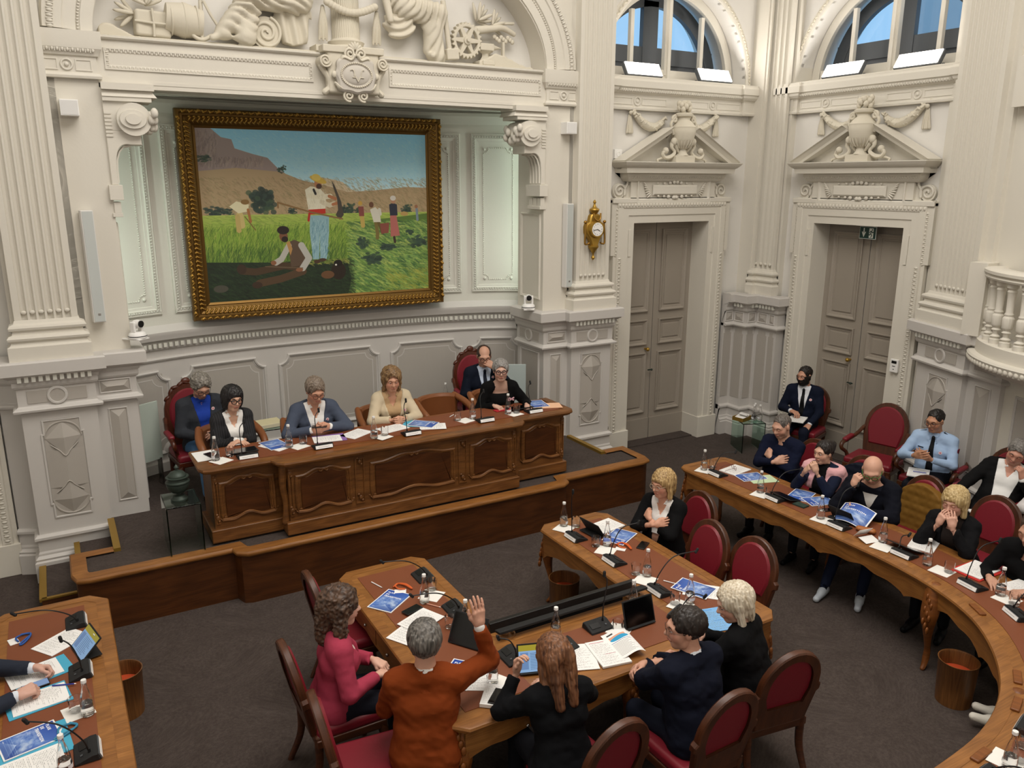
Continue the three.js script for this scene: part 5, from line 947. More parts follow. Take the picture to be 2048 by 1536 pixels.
function ik(S, T, l1, l2, pole) { const d = V().subVectors(T, S); let L = d.length(); const mx = (l1 + l2) * 0.985; if (L > mx) { d.multiplyScalar(mx / L); L = mx; T = S.clone().add(d); } const a = (l1 * l1 - l2 * l2 + L * L) / (2 * L), h = Math.sqrt(Math.max(0, l1 * l1 - a * a)), u = d.clone().normalize(), p = pole.clone().addScaledVector(u, -pole.dot(u)).normalize(); return { E: S.clone().addScaledVector(u, a).addScaledVector(p, h), T }; }
const people = {};
function person(key, o) {
  const s = o.s ?? 1, root = grp('person', o.label, 'person', [o.at[0], o.at[1], o.at[2]], o.turn);
  const fem = o.fem, g = o.girth ?? 1, sw = (fem ? 0.158 : 0.182) * s;
  const lean = o.lean ?? 0.08, roll = o.roll ?? 0, tw = o.twist ?? 0;
  const H = V(o.hipX ?? 0, (o.hipY ?? 0.545), 0);
  const q = new THREE.Quaternion().setFromEuler(new THREE.Euler(lean, tw, roll, 'YXZ'));
  const U = V(0, 1, 0).applyQuaternion(q), S = V(1, 0, 0).applyQuaternion(q), F = V(0, 0, 1).applyQuaternion(q);
  const T = (a, b, c) => V().copy(H).addScaledVector(S, a * s).addScaledVector(U, b * s).addScaledVector(F, c * s);
  const N = T(0, 0.5, -0.01), shL = T(sw / s, 0.445, -0.005), shR = T(-sw / s, 0.445, -0.005); // left = +x
  // head
  const hq = new THREE.Quaternion().setFromEuler(new THREE.Euler(o.hp ?? 0, (o.hy ?? 0) + tw, o.hr ?? 0, 'YXZ'));
  const neckDir = U.clone().multiplyScalar(0.55).add(V(0, 0.45, 0)).normalize();
  const hs = s * (o.headS ?? 1.05);
  const nTop = N.clone().addScaledVector(neckDir, 0.085 * s).add(V(0, 0, 0.012));
  const HC = nTop.clone().add(V(0, 0.088 * hs, 0.022 * hs).applyQuaternion(hq));
  const HM = new THREE.Matrix4().compose(HC, hq, V(hs, hs, hs));
  // arms
  const arm = (c, sd, Sh) => { const t = V(...c.w), r = ik(Sh, t, 0.285 * s, 0.25 * s, c.pole ? V(...c.pole) : V(sd * 0.6, -0.7, -0.35)); return { S: Sh, E: r.E, W: r.T, c, sd }; };
  const aL = arm(o.armL, 1, shL), aR = arm(o.armR, -1, shR);
  // legs
  const lg = o.legs ?? {}; const kneeY = 0.51, sp = lg.spread ?? 0.02;
  const legs = [1, -1].map((sd) => { const kd = (sd > 0 ? lg.L : lg.R) ?? {}; const h = V(H.x + sd * 0.085 * s, 0.53, 0.02), k = kd.k ? V(...kd.k) : V(H.x + sd * (0.095 + sp), kneeY, 0.42 * s), a = kd.a ? V(...kd.a) : V(H.x + sd * (0.1 + sp), 0.075, 0.42 * s + (kd.df ?? lg.df ?? 0.02)); const td = kd.t ? V(...kd.t) : V(sd * 0.12, -0.02, 1); return { h, k, a, td: td.normalize() }; });
  // base fields
  const trunk = [capV(T(-0.085, 0.0, -0.01), T(0.085, 0.0, -0.01), 0.122 * s * (0.5 + 0.5 * g), 0.122 * s * (0.5 + 0.5 * g)), capV(T(-0.06, 0.15, 0.0), T(0.06, 0.15, 0.0), (fem ? 0.1 : 0.112) * s * g, (fem ? 0.1 : 0.112) * s * g), capV(T(-0.075, 0.31, 0.0), T(0.075, 0.31, 0.0), (fem ? 0.1 : 0.112) * s * (0.6 + 0.4 * g), (fem ? 0.1 : 0.112) * s * (0.6 + 0.4 * g)), capV(shL.clone().lerp(shR, 0.12), shR.clone().lerp(shL, 0.12), 0.068 * s, 0.068 * s), capV(T(0.03, 0.5, -0.02), shL, 0.045 * s, 0.05 * s), capV(T(-0.03, 0.5, -0.02), shR, 0.045 * s, 0.05 * s)];
  if (g > 1.05) trunk.push(capV(T(-0.04, 0.12, 0.06), T(0.04, 0.12, 0.06), 0.1 * g, 0.1 * g));
  if (fem) trunk.push(capV(T(-0.065, 0.3, 0.075), T(-0.06, 0.31, 0.08), 0.058 * s, 0.058 * s), capV(T(0.065, 0.3, 0.075), T(0.06, 0.31, 0.08), 0.058 * s, 0.058 * s));
  const trunkF = union(trunk, 0.055);
  const armF = [aL, aR].map((a) => union([capV(a.S, a.E, 0.058 * s, 0.046 * s), capV(a.E, a.W, 0.044 * s, 0.03 * s)], 0.02));
  const legF = legs.map((l) => union([capV(l.h, l.k, 0.088 * s, 0.06 * s), capV(l.k, l.a, 0.056 * s, 0.038 * s)], 0.03));
  const neckF = capV(N.clone().addScaledVector(U, -0.03), nTop.clone().addScaledVector(neckDir, 0.03), (fem ? 0.052 : 0.06) * s, (fem ? 0.05 : 0.058) * s);
  const inTorso = (x, y, z) => { const dx = x - H.x, dy = y - H.y, dz = z - H.z; return [(dx * S.x + dy * S.y + dz * S.z) / s, (dx * U.x + dy * U.y + dz * U.z) / s, (dx * F.x + dy * F.y + dz * F.z) / s]; };
  const bb = (pts, m) => { const b = new THREE.Box3().setFromPoints(pts); b.expandByScalar(m); return [b.min.x, b.min.y, b.min.z, b.max.x, b.max.y, b.max.z]; };
  const upPts = [T(-0.2, -0.1, 0), T(0.2, -0.1, 0), N, shL, shR, aL.E, aR.E, aL.W, aR.W];
  // skin
  const sk = lin(o.skin ?? 0xd9a689).map((v, i) => v * [0.98, 1.06, 1.14][i]), lipC = lin(o.lip ?? 0xb5655c), stub = o.stubble ? lin(o.stubble) : null;
  const skinF = (x, y, z) => { let d = trunkF(x, y, z) + 0.012; d = smin(d, neckF(x, y, z), 0.05); d = smin(d, armF[0](x, y, z) + 0.008, 0.03); d = smin(d, armF[1](x, y, z) + 0.008, 0.03); d = smin(d, legF[0](x, y, z) + 0.012, 0.03); return smin(d, legF[1](x, y, z) + 0.012, 0.03); };
  const hf = headField(o);
  const hg = meshField(hf, [-0.1, -0.14, -0.13, 0.1, 0.13, 0.135], o.cell ?? 0.0052);
  paint(hg, (x, y, z) => { const ax = Math.abs(x); let k = 1 - 0.06 * sstep(0.2, 0.8, N3(x * 60, y * 60, z * 60)), L = (Math.abs(y + 0.0645) < 0.0095 - ax * 0.14 && ax < 0.024 && z > 0.082) ? 0.75 : 0; let c = sk.map((v, i) => (v + (lipC[i] - v) * L) * k); if (stub && y < -0.025 - 0.3 * Math.max(0, 0.03 - ax) && z > -0.01) { const t = 0.45 * sstep(-0.02, -0.06, y) * (L ? 0 : 1); c = c.map((v, i) => v + (stub[i] - v) * t); } const fl = sstep(0.045, 0.02, Math.hypot(ax - 0.042, y + 0.03, z - 0.07)) * 0.1; c = [c[0] * (1 + fl * 0.15), c[1] * (1 - fl), c[2] * (1 - fl * 0.9)]; return c; });
  hg.applyMatrix4(HM);
  const bg = meshField(skinF, bb([...upPts, nTop, ...legs.flatMap((l) => [l.k, l.a])], 0.13), 0.022);
  const fl = (a) => { const D = a.c.d ? V(...a.c.d) : V().subVectors(a.W, a.E); const n = a.c.n ? V(...a.c.n) : V(0, -1, 0); return handGeo(a.W.clone().addScaledVector(D.clone().normalize(), 0.02), D, n, a.c.curl ?? 0.35, s * (fem ? 0.9 : 1), a.sd * (a.c.flip ?? 1), a.c.spread ?? 0.12); };
  const plain = (gg) => paint(gg, (x, y, z) => { const k = 1 - 0.07 * sstep(0.1, 0.7, N3(x * 70, y * 70, z * 70)); return sk.map((v) => v * k); });
  const skin = new THREE.Mesh(mergeGeometries([hg, plain(bg), plain(fl(aL)), plain(fl(aR))]), skinMat); skin.name = 'body'; skin.castShadow = skin.receiveShadow = true; root.add(skin);
  // eyes
  if (!o.eyesDown) { const eg = [], ig = []; for (const e of [-1, 1]) { const a = new THREE.SphereGeometry(0.0118, 10, 8); a.translate(e * 0.031, 0.003, 0.0815); eg.push(fin(a)); const b = new THREE.SphereGeometry(0.0062, 8, 6); b.scale(1, 1, 0.5); b.translate(e * 0.031 + 0.002 * (o.gaze ?? 0), 0.001, 0.0918); ig.push(fin(b)); } eg.forEach((x, i) => { const e = mk('eye', x.applyMatrix4(HM), M.white, root); mk('iris', ig[i].applyMatrix4(HM), M.blackMatt, e); }); }
  const hc = lin(o.hairC ?? 0x3a2a20), hc2 = lin(o.hairC2 ?? o.hairC ?? 0x3a2a20);
  for (const e of [-1, 1]) mk('eyebrow', tube([V(e * 0.014, 0.022, 0.0975), V(e * 0.03, 0.027, 0.095), V(e * 0.05, 0.021, 0.083)], 0.0032, 5, 8).applyMatrix4(HM), cloth(o.browC ?? o.hairC ?? 0x3a2a20), root);
  if (o.hair !== 'bald') {
    const gx = ['long', 'curly'].includes(o.hair) ? 0.33 : 0.22, g0 = meshField(hairField(o), [-0.17, -gx, -0.18, 0.17, 0.17, 0.13], o.hcell ?? 0.005, 1.9);
    paint(g0, (x, y, z) => { const t = clamp(0.5 + 0.9 * (o.curly ? N3(x * 50, y * 50, z * 50) : N3(x * 90, y * 9, z * 90)) + 0.35 * N3(x * 14, y * 6, z * 14), 0, 1); return hc.map((v, i) => v + (hc2[i] - v) * t); });
    g0.applyMatrix4(HM); const hm = new THREE.Mesh(g0, hairMat); hm.name = 'hair'; hm.castShadow = hm.receiveShadow = true; root.add(hm);
  }
  if (o.beard) { const g0 = meshField((x, y, z) => { let d = hf(x, y, z) - 0.009 - 0.005 * N3(x * 120, y * 120, z * 120); d = Math.max(d, -Math.min(ell(0, 0.03, 0.07, 0.062, 0.08, 0.08)(x, y, z), ell(0, -0.064, 0.1, 0.02, 0.008, 0.03)(x, y, z))); return Math.max(d, y + 0.015 - (Math.abs(x) > 0.055 ? 0.03 : 0), -0.005 - z); }, [-0.1, -0.15, -0.05, 0.1, 0.03, 0.13], 0.005); paint(g0, () => lin(o.beard)); g0.applyMatrix4(HM); const hm = new THREE.Mesh(g0, hairMat); hm.name = 'beard'; root.add(hm); }
  if (o.glasses) { const r = o.glassR ?? 0.0225, t = o.glassT ?? 0.0022, gl = []; for (const e of [-1, 1]) { const a = new THREE.TorusGeometry(r, t, 6, 22); a.scale(1.12, 0.92, 1); a.rotateY(e * 0.12); a.translate(e * 0.032, -0.002, 0.107); gl.push(fin(a)); gl.push(tube([V(e * 0.057, 0.004, 0.103), V(e * 0.077, 0.006, 0.06), V(e * 0.085, 0.008, 0.0)], t, 5, 12)); } gl.push(tube([V(-0.01, 0.002, 0.108), V(0, 0.005, 0.111), V(0.01, 0.002, 0.108)], t, 5, 6)); mk('glasses', gl.map((x) => x.applyMatrix4(HM)), mat(o.glasses, 0.35), root); }
  // garments
  const cell = o.ccell ?? 0.0135;
  const layer = (name, f, pts, m, mg = 0.17, cl = cell, striped) => { let g0 = meshField(f, bb(pts, mg), cl, 1.4); if (!g0.attributes.position.count) return null; if (striped) g0 = fin(g0); const me = new THREE.Mesh(g0, m); me.name = name; me.castShadow = me.receiveShadow = true; root.add(me); return me; };
  const c = o.top;
  const sleeveEnd = c.sleeve ?? 0.93;
  const armCut = [aL, aR].map((a) => { const d = V().subVectors(a.W, a.E), L = d.length(); d.normalize(); const e = a.E.clone().addScaledVector(d, L * sleeveEnd); return (x, y, z) => (x - e.x) * d.x + (y - e.y) * d.y + (z - e.z) * d.z; });
  const garment = (off, vee, neckR, low, withArms, lap, fa) => (x, y, z) => {
    let d = trunkF(x, y, z);
    if (withArms) for (let i = 0; i < 2; i++) { let e = armF[i](x, y, z); if (e < 0.12) e = Math.max(e, armCut[i](x, y, z) + (withArms - 1) * -0.02); d = smin(d, e, 0.028); }
    if (d > 0.1) return d;
    const [a, b, cc] = inTorso(x, y, z); let of = off;
    if (lap && cc > 0 && b > vee.b - 0.02) { const w = vee.w * clamp((b - vee.b) / (0.47 - vee.b), 0, 1.4), e = Math.abs(a) - w; if (e > -0.01 && e < 0.045) of += 0.006; }
    d -= of + fold(x, y, z, fa ?? 0.005);
    if (vee && cc > 0.01) { const w = vee.w * clamp((b - vee.b) / (0.47 - vee.b), -0.2, 1.5) + (vee.min ?? 0); d = Math.max(d, (w - Math.abs(a)) * s); }
    const nd = Math.hypot(x - N.x - neckDir.x * 0.02, (z - N.z - neckDir.z * 0.02)); if (b > 0.4) d = Math.max(d, neckR * s - nd - (b - 0.47) * 0.2);
    return Math.max(d, (low - b) * s);
  };
  const veeJ = c.vee ?? { b: 0.2, w: 0.075 };
  if (c.shirt) { // shirt under a jacket, with a collar
    const cF = (x, y, z) => { const dx = x - N.x, dy = y - N.y, dz = z - N.z, t = dx * neckDir.x + dy * neckDir.y + dz * neckDir.z, px = dx - neckDir.x * t, py = dy - neckDir.y * t, pz = dz - neckDir.z * t, r = Math.hypot(px, py, pz); let d = Math.max(Math.abs(r - (0.064 * s + (0.02 - t) * 0.35)) - 0.006, t - 0.052 * s, -0.02 - t); if (c.openCollar) { const [a, b, cc] = inTorso(x, y, z); if (cc > 0.02) d = Math.max(d, 0.022 + (b - 0.48) * 0.5 - Math.abs(a)); } return d; };
    const sf = garment(0.002, c.openCollar ? { b: 0.36, w: 0.05 } : null, 0.058, -0.02, 0, false, 0.004);
    layer('shirt', (x, y, z) => smin(sf(x, y, z), cF(x, y, z), 0.012), [T(-0.2, -0.05, 0), T(0.2, -0.05, 0), shL, shR, N, nTop], cloth(c.shirt, 0.8), 0.13, 0.0102);
    layer('jacket', garment(c.off ?? 0.013, veeJ, 0.075, -0.13, 1, true, c.fold), upPts, c.stripe ? mat(0xffffff, 0.85, { map: pinT }) : cloth(c.color, 0.88), 0.17, cell, c.stripe);
    const cuffs = [aL, aR].map((a) => { const d = V().subVectors(a.W, a.E).normalize(), e = a.E.clone().addScaledVector(d, a.E.distanceTo(a.W) * (sleeveEnd + 0.0)); return capV(e, e.clone().addScaledVector(d, 0.022), 0.034 * s, 0.034 * s); });
    if (!c.noCuff) cuffs.forEach((f, i) => layer('shirt_cuff', f, [[aL, aR][i].W], cloth(c.shirt, 0.8), 0.08, 0.011));
    if (c.tie) { const tf = (x, y, z) => { const [a, b, cc] = inTorso(x, y, z); const w = 0.018 + (0.47 - b) * 0.055; return Math.max(trunkF(x, y, z) - (c.tieOff ?? 0.011), (Math.abs(a) - w) * s, cc < 0.02 ? 0.1 : -1, (b - 0.475) * s, (0.1 - b) * s); }; layer('tie', (x, y, z) => Math.min(tf(x, y, z), Math.hypot(x - T(0, 0.475, 0.07).x, (y - T(0, 0.475, 0.07).y) * 0.7, z - T(0, 0.475, 0.07).z) - 0.019), [T(-0.06, 0.05, 0.12), T(0.06, 0.5, 0.12)], cloth(c.tie, 0.6), 0.06, 0.0075); }
  } else layer(c.name ?? 'sweater', garment(c.off ?? 0.009, c.vee === null ? null : c.vee ?? null, c.neckR ?? 0.072, -0.12, 1, false, c.fold), upPts, cloth(c.color, c.rough ?? 0.92));
  if (c.extra) c.extra({ root, T, N, nTop, neckDir, trunkF, inTorso, layer, upPts, s, shL, shR, aL, aR, U, S, F, HM, HC });
  layer('trousers', (x, y, z) => { let d = smin(legF[0](x, y, z), legF[1](x, y, z), 0.03); d = smin(d, trunk[0](x, y, z) - 0.0, 0.06); d -= 0.008 + fold(x, y, z, 0.004); const an = Math.min(Math.hypot(x - legs[0].a.x, y - legs[0].a.y, z - legs[0].a.z), Math.hypot(x - legs[1].a.x, y - legs[1].a.y, z - legs[1].a.z)); return Math.max(d, (lg.cuff ?? 0.04) - an); }, [H, ...legs.flatMap((l) => [l.h, l.k, l.a])], cloth(o.pants ?? 0x1a1c22), 0.13, 0.02);
  const shF = legs.map((l) => { const r = 0.036 * s, heel = l.a.clone().addScaledVector(l.td, -0.045).add(V(0, -0.035, 0)), toe = l.a.clone().addScaledVector(l.td, 0.17 * s).add(V(0, -0.042, 0)), mid = l.a.clone().addScaledVector(l.td, 0.05).add(V(0, -0.02, 0)); return union([capV(heel, toe, r, r * 0.85), capV(l.a.clone().addScaledVector(l.td, -0.02), mid, 0.042 * s, 0.036 * s)], 0.03); });
  legs.forEach((l, i) => layer('shoe', (x, y, z) => Math.max(shF[i](x, y, z), lg.noFloor ? -1 : 0.002 - y), [l.a], cloth(o.shoes ?? 0x121214, 0.45), 0.26, 0.0115));
  if (o.badge) { const [a, b] = o.badge; let z = 0.3; for (; z > 0; z -= 0.003) { const p = T(a, b, z); if (trunkF(p.x, p.y, p.z) < (c.off ?? 0.013) + 0.004) break; } const p = T(a, b, z + 0.004), nrm = F.clone().addScaledVector(S, a * 3).normalize(); const dsk = new THREE.CylinderGeometry(0.019, 0.019, 0.003, 18); dsk.rotateX(PI / 2); const q2 = new THREE.Quaternion().setFromUnitVectors(ZN, nrm); const b1 = fin(dsk); b1.applyQuaternion(q2); b1.translate(p.x, p.y, p.z); mk('badge', b1, cloth(0xf3d9d9, 0.6), root); const d2 = new THREE.CylinderGeometry(0.009, 0.009, 0.004, 12); d2.rotateX(PI / 2); const b2 = fin(d2); b2.applyQuaternion(q2); b2.translate(p.x, p.y, p.z); mk('badge_mark', b2, cloth(0xd9788a, 0.6), root); }
  root.updateMatrixWorld(true);
  people[key] = { root, aL, aR, T, HC, HM, w: (v) => v.clone().applyMatrix4(root.matrixWorld) };
  return root;
}
const onTable = (x, y, z, extra = {}) => ({ w: [x, y, z], n: [0, -1, 0], curl: 0.25, ...extra });
const crossed = (y, z, w = 0.1) => ({ armL: { w: [-w, y, z], pole: [0.9, -0.55, -0.1], d: [-0.75, 0.25, -0.6], n: [0.3, -0.3, -0.9], curl: 0.4 }, armR: { w: [w, y - 0.03, z + 0.04], pole: [-0.9, -0.55, -0.1], d: [0.8, 0.3, -0.5], n: [-0.3, -0.3, -0.9], curl: 0.35 } });
const AT = { P1: [1.23, DY, -8.86], P2: [1.43, DY, -8.3], P3: [2.24, DY, -8.13], P4: [3.13, DY, -8.17], P5: [4.66, DY, -8.84], P6: [4.47, DY, -8.1], P7: [9.02, 0, -7.4], P8: [6.93, 0, -5.9], P9: [6.78, 0, -5.18], P10: [6.75, 0, -4.6], P11: [6.72, 0, -3.73], P12: [8.61, 0, -5.18], P13: [8.22, 0, -4.21], P14: [6.62, 0, -3.0], P16: [4.65, 0, -5.25], P17: [1.28, 0, -4.57], P18: [1.61, 0, -3.8], P19: [2.25, 0, -3.3], P20: [3.13, 0, -3.12], P21: [3.72, 0, -3.23] };
const at3 = (k, d) => AT[k] ?? d;
// --- behind the desk
person('P1', { label: 'curly grey-haired man with bowed head and blue quilted gilet behind the desk', at: at3('P1', [1.2, DY, -8.78]), turn: 0.1, lean: 0.02, hp: 0.55, hy: 0.05, eyesDown: 1, hair: 'short', hairTh: 0.02, curly: 1, hairC: 0x5f5a54, hairC2: 0x9a948a, skin: 0xcf9a7e, glasses: 0x222222, stubble: 0x7a6a60, legs: { df: 0.03 }, pants: 0x4b6e93,
  armL: { w: [0.06, 0.72, 0.28], d: [-0.7, 0.1, 0.5], n: [-0.3, -0.5, -0.4], curl: 0.6 }, armR: { w: [-0.09, 0.7, 0.27], d: [0.8, 0.1, 0.4], n: [0.2, 0.3, -0.8], curl: 0.6 }, top: { color: 0x34373d, shirt: 0x2343a6, vee: { b: 0.05, w: 0.08, min: 0.01 }, noCuff: 1 }, badge: [0.1, 0.4] });
person('P2', { label: 'woman with black bob, black glasses and pinstriped jacket at the desk', at: at3('P2', [1.42, DY, -8.16]), turn: 0.12, s: 0.93, fem: 1, girth: 1.12, lean: 0.12, hp: 0.12, hy: 0.12, hr: -0.08, hair: 'bob', hairTh: 0.026, hairC: 0x0d0c0d, hairC2: 0x241f20, fringe: 1, foreh: 0.105, skin: 0xdba789, lip: 0xb4574f, glasses: 0x0a0a0a, glassT: 0.0042, glassR: 0.024,
  armL: { w: [-0.02, 0.79, 0.33], d: [-0.9, -0.05, 0.35], n: [0, -1, 0], curl: 0.3 }, armR: { w: [-0.06, 0.79, 0.3], d: [0.6, -0.1, 0.8], n: [0, -1, 0], curl: 0.2 }, top: { color: 0x0e0e10, stripe: 1, shirt: 0xf2f0ec, openCollar: 1, vee: { b: 0.02, w: 0.085, min: 0.015 } }, badge: [0.12, 0.3] });
person('P3', { label: 'man in blue-grey blazer looking down at his phone at the desk', at: at3('P3', [2.27, DY, -8.16]), turn: -0.05, girth: 1.08, lean: 0.14, hp: 0.42, hy: 0.12, eyesDown: 1, hair: 'short', hairTh: 0.016, hairC: 0x5d4e40, hairC2: 0x938577, skin: 0xcf9476, glasses: 0x4a2a20, foreh: 0.118,
  armL: { w: [0.1, 0.85, 0.31], d: [-0.8, 0.05, 0.4], n: [-0.4, 0.3, -0.8], curl: 0.7, pole: [0.9, -0.5, -0.1] }, armR: { w: [-0.1, 0.83, 0.31], d: [0.8, 0.05, 0.4], n: [0.3, 0.5, -0.6], curl: 0.6, pole: [-0.9, -0.5, -0.1] }, top: { color: 0x4a5263, shirt: 0xf3f2ef, openCollar: 1, vee: { b: 0.08, w: 0.085, min: 0.015 } }, badge: [0.11, 0.36] });
person('P4', { label: 'woman in beige blazer with clasped hands at the desk', at: at3('P4', [3.1, DY, -8.14]), turn: -0.1, s: 0.97, fem: 1, lean: 0.1, hp: 0.2, hy: -0.06, hair: 'mid', wave: 0.014, hairTh: 0.028, hairC: 0x5a4028, hairC2: 0x9a7a52, foreh: 0.122, skin: 0xd59b7c, eyesDown: 0,
  armL: { w: [0.055, 0.8, 0.32], d: [-0.75, 0.05, 0.6], n: [-0.6, -0.1, -0.7], curl: 0.7, pole: [0.9, -0.6, -0.1] }, armR: { w: [-0.06, 0.795, 0.31], d: [0.75, 0, 0.6], n: [0.6, -0.1, -0.7], curl: 0.75, pole: [-0.9, -0.6, -0.1] }, top: { color: 0xcfc0a4, shirt: 0xb99a74, openCollar: 1, vee: { b: 0.08, w: 0.085, min: 0.02 }, noCuff: 1, sleeve: 0.8 }, badge: [0.12, 0.33] });
person('P5', { label: 'balding man in navy suit holding hand to mouth behind the desk', hipY: 0.5, at: at3('P5'), turn: -0.25, lean: 0.04, hp: 0.3, hy: -0.1, eyesDown: 1, hair: 'balding', hairTh: 0.006, hairC: 0x3a2c24, skin: 0xd09a7e, glasses: 0x3a2018, glassT: 0.003, pants: 0x1b2233,
  legs: { L: { k: [0.06, 0.6, 0.42], a: [-0.24, 0.44, 0.6], t: [-0.5, -0.3, 0.8] }, noFloor: 1, R: { k: [-0.1, 0.51, 0.42], a: [-0.1, 0.075, 0.42] } },
  armL: { w: [0.1, 1.04, 0.2], d: [-0.8, 0.55, -0.1], n: [0, -0.2, -1], curl: 0.55, pole: [0.7, -0.9, 0.1] }, armR: { w: [-0.12, 0.74, 0.3], d: [0.5, 0.2, 0.8], n: [0.5, 0.7, -0.2], curl: 0.6 }, top: { color: 0x121826, shirt: 0xc9d6ea, tie: 0x151a2a, vee: { b: 0.1, w: 0.07, min: 0.01 } }, badge: [0.1, 0.4] });
person('P6', { label: 'short grey-haired woman in black sweater with pink ribbon at the desk', at: at3('P6', [4.56, DY, -8.14]), turn: -0.3, s: 0.95, fem: 1, girth: 1.22, lean: 0.26, hp: 0.02, hy: -0.12, hair: 'short', hairTh: 0.018, hairC: 0x6a6764, hairC2: 0xa8a4a0, foreh: 0.115, skin: 0xd3a48c, glasses: 0x2a1824, glassT: 0.0036, glassR: 0.024,
  armL: { w: [0.26, 0.8, 0.36], d: [0.1, -0.3, 0.95], n: [0, -1, 0], curl: 0.2 }, armR: { w: [-0.12, 0.8, 0.33], d: [0.6, -0.1, 0.7], n: [0, -1, -0.2], curl: 0.5 }, top: { color: 0x0a0a0b, neckR: 0.105, off: 0.014,
    extra: ({ root, T }) => { const p = T(0.12, 0.36, 0.15), r = []; for (const a of [0.5, -0.5]) r.push(at(cbox(0.075, 0.016, 0.006, 0.002), p.x, p.y, p.z, 0.1, 0.2, a)); mk('ribbon_pin', r, cloth(0xe9b7c0), root); } }, badge: [0.05, 0.2] });
// --- right hand side
person('P7', { label: 'bearded man in navy suit and black tie seated by the exit door', at: at3('P7', [8.97, 0, -7.34]), turn: -1.07, lean: 0.02, hp: 0.12, hy: -0.42, gaze: -1, hair: 'short', hairTh: 0.004, hairC: 0x1c1512, beard: 0x17110f, foreh: 0.135, skin: 0xc88f72, pants: 0x151a2a,
  armL: { w: [0.16, 0.6, 0.3], d: [-0.2, -0.3, 0.8], n: [-0.2, -0.9, 0], curl: 0.3 }, armR: { w: [-0.12, 0.74, 0.24], d: [0.7, 0, 0.5], n: [0, -1, 0], curl: 0.5 }, top: { color: 0x11182a, shirt: 0xe6e9ef, tie: 0x0e0e10, vee: { b: 0.1, w: 0.07, min: 0.01 } }, badge: [0.11, 0.36] });
person('P8', { label: 'stout man in navy polo shirt with crossed arms at the horseshoe table', at: at3('P8', [6.85, 0, -5.8]), turn: -1.3, girth: 1.22, lean: 0.05, hp: 0.32, hy: -0.2, eyesDown: 1, hair: 'short', hairTh: 0.003, hairC: 0x4a4440, hairC2: 0x77706a, foreh: 0.14, jaw: 1.15, faceW: 1.06, skin: 0xd09b80, stubble: 0x8a7468, ...crossed(0.88, 0.24, 0.03), top: { name: 'polo_shirt', color: 0x10162c, neckR: 0.07, fold: 0.009 } });
person('P9', { label: 'dark-haired woman with pink sweater over her shoulders and clasped hands', at: at3('P9', [6.75, 0, -5.1]), turn: -1.3, s: 0.92, fem: 1, lean: 0.2, hp: 0.05, hy: -0.3, gaze: -1, hair: 'bun', hairTh: 0.01, hairC: 0x120d0c, hairC2: 0x241a17, foreh: 0.128, skin: 0xd7a487, lip: 0xb05a52,
  armL: { w: [0.03, 1.0, 0.34], d: [-0.3, 0.75, 0.1], n: [-0.6, 0, -0.6], curl: 0.75, pole: [0.5, -1, 0.1] }, armR: { w: [-0.1, 0.97, 0.34], d: [0.5, 0.75, 0.1], n: [0.6, 0, -0.5], curl: 0.7, pole: [-0.5, -1, 0.1] }, top: { color: 0x1a2136, neckR: 0.06, sleeve: 0.75,
    extra: ({ layer, trunkF, inTorso, upPts, N, shL, shR, T, nTop }) => { layer('pink_sweater', (x, y, z) => { const [a, b, c] = inTorso(x, y, z), aa = Math.abs(a); let d = trunkF(x, y, z) - 0.032 - fold(x, y, z, 0.012); d = Math.max(d, 0.27 - b + (c > 0 ? 0.12 * (0.13 - aa) : 0.0), c > 0.01 ? 0.06 + (0.45 - b) * 0.08 - aa : -1, b - 0.53); return d; }, [T(-0.2, 0.1, 0), T(0.2, 0.5, 0), N], cloth(0xe3aeb2, 0.95), 0.14, 0.012); layer('scarf', (x, y, z) => { const [a, b, c] = inTorso(x, y, z); return Math.max(trunkF(x, y, z) - 0.03 - fold(x, y, z, 0.01), Math.abs(a) - 0.07, b - 0.56, 0.12 - b, 0.0 - c); }, [T(-0.1, 0.1, 0.1), T(0.1, 0.55, 0)], cloth(0x0f0f11), 0.12, 0.012); } } });
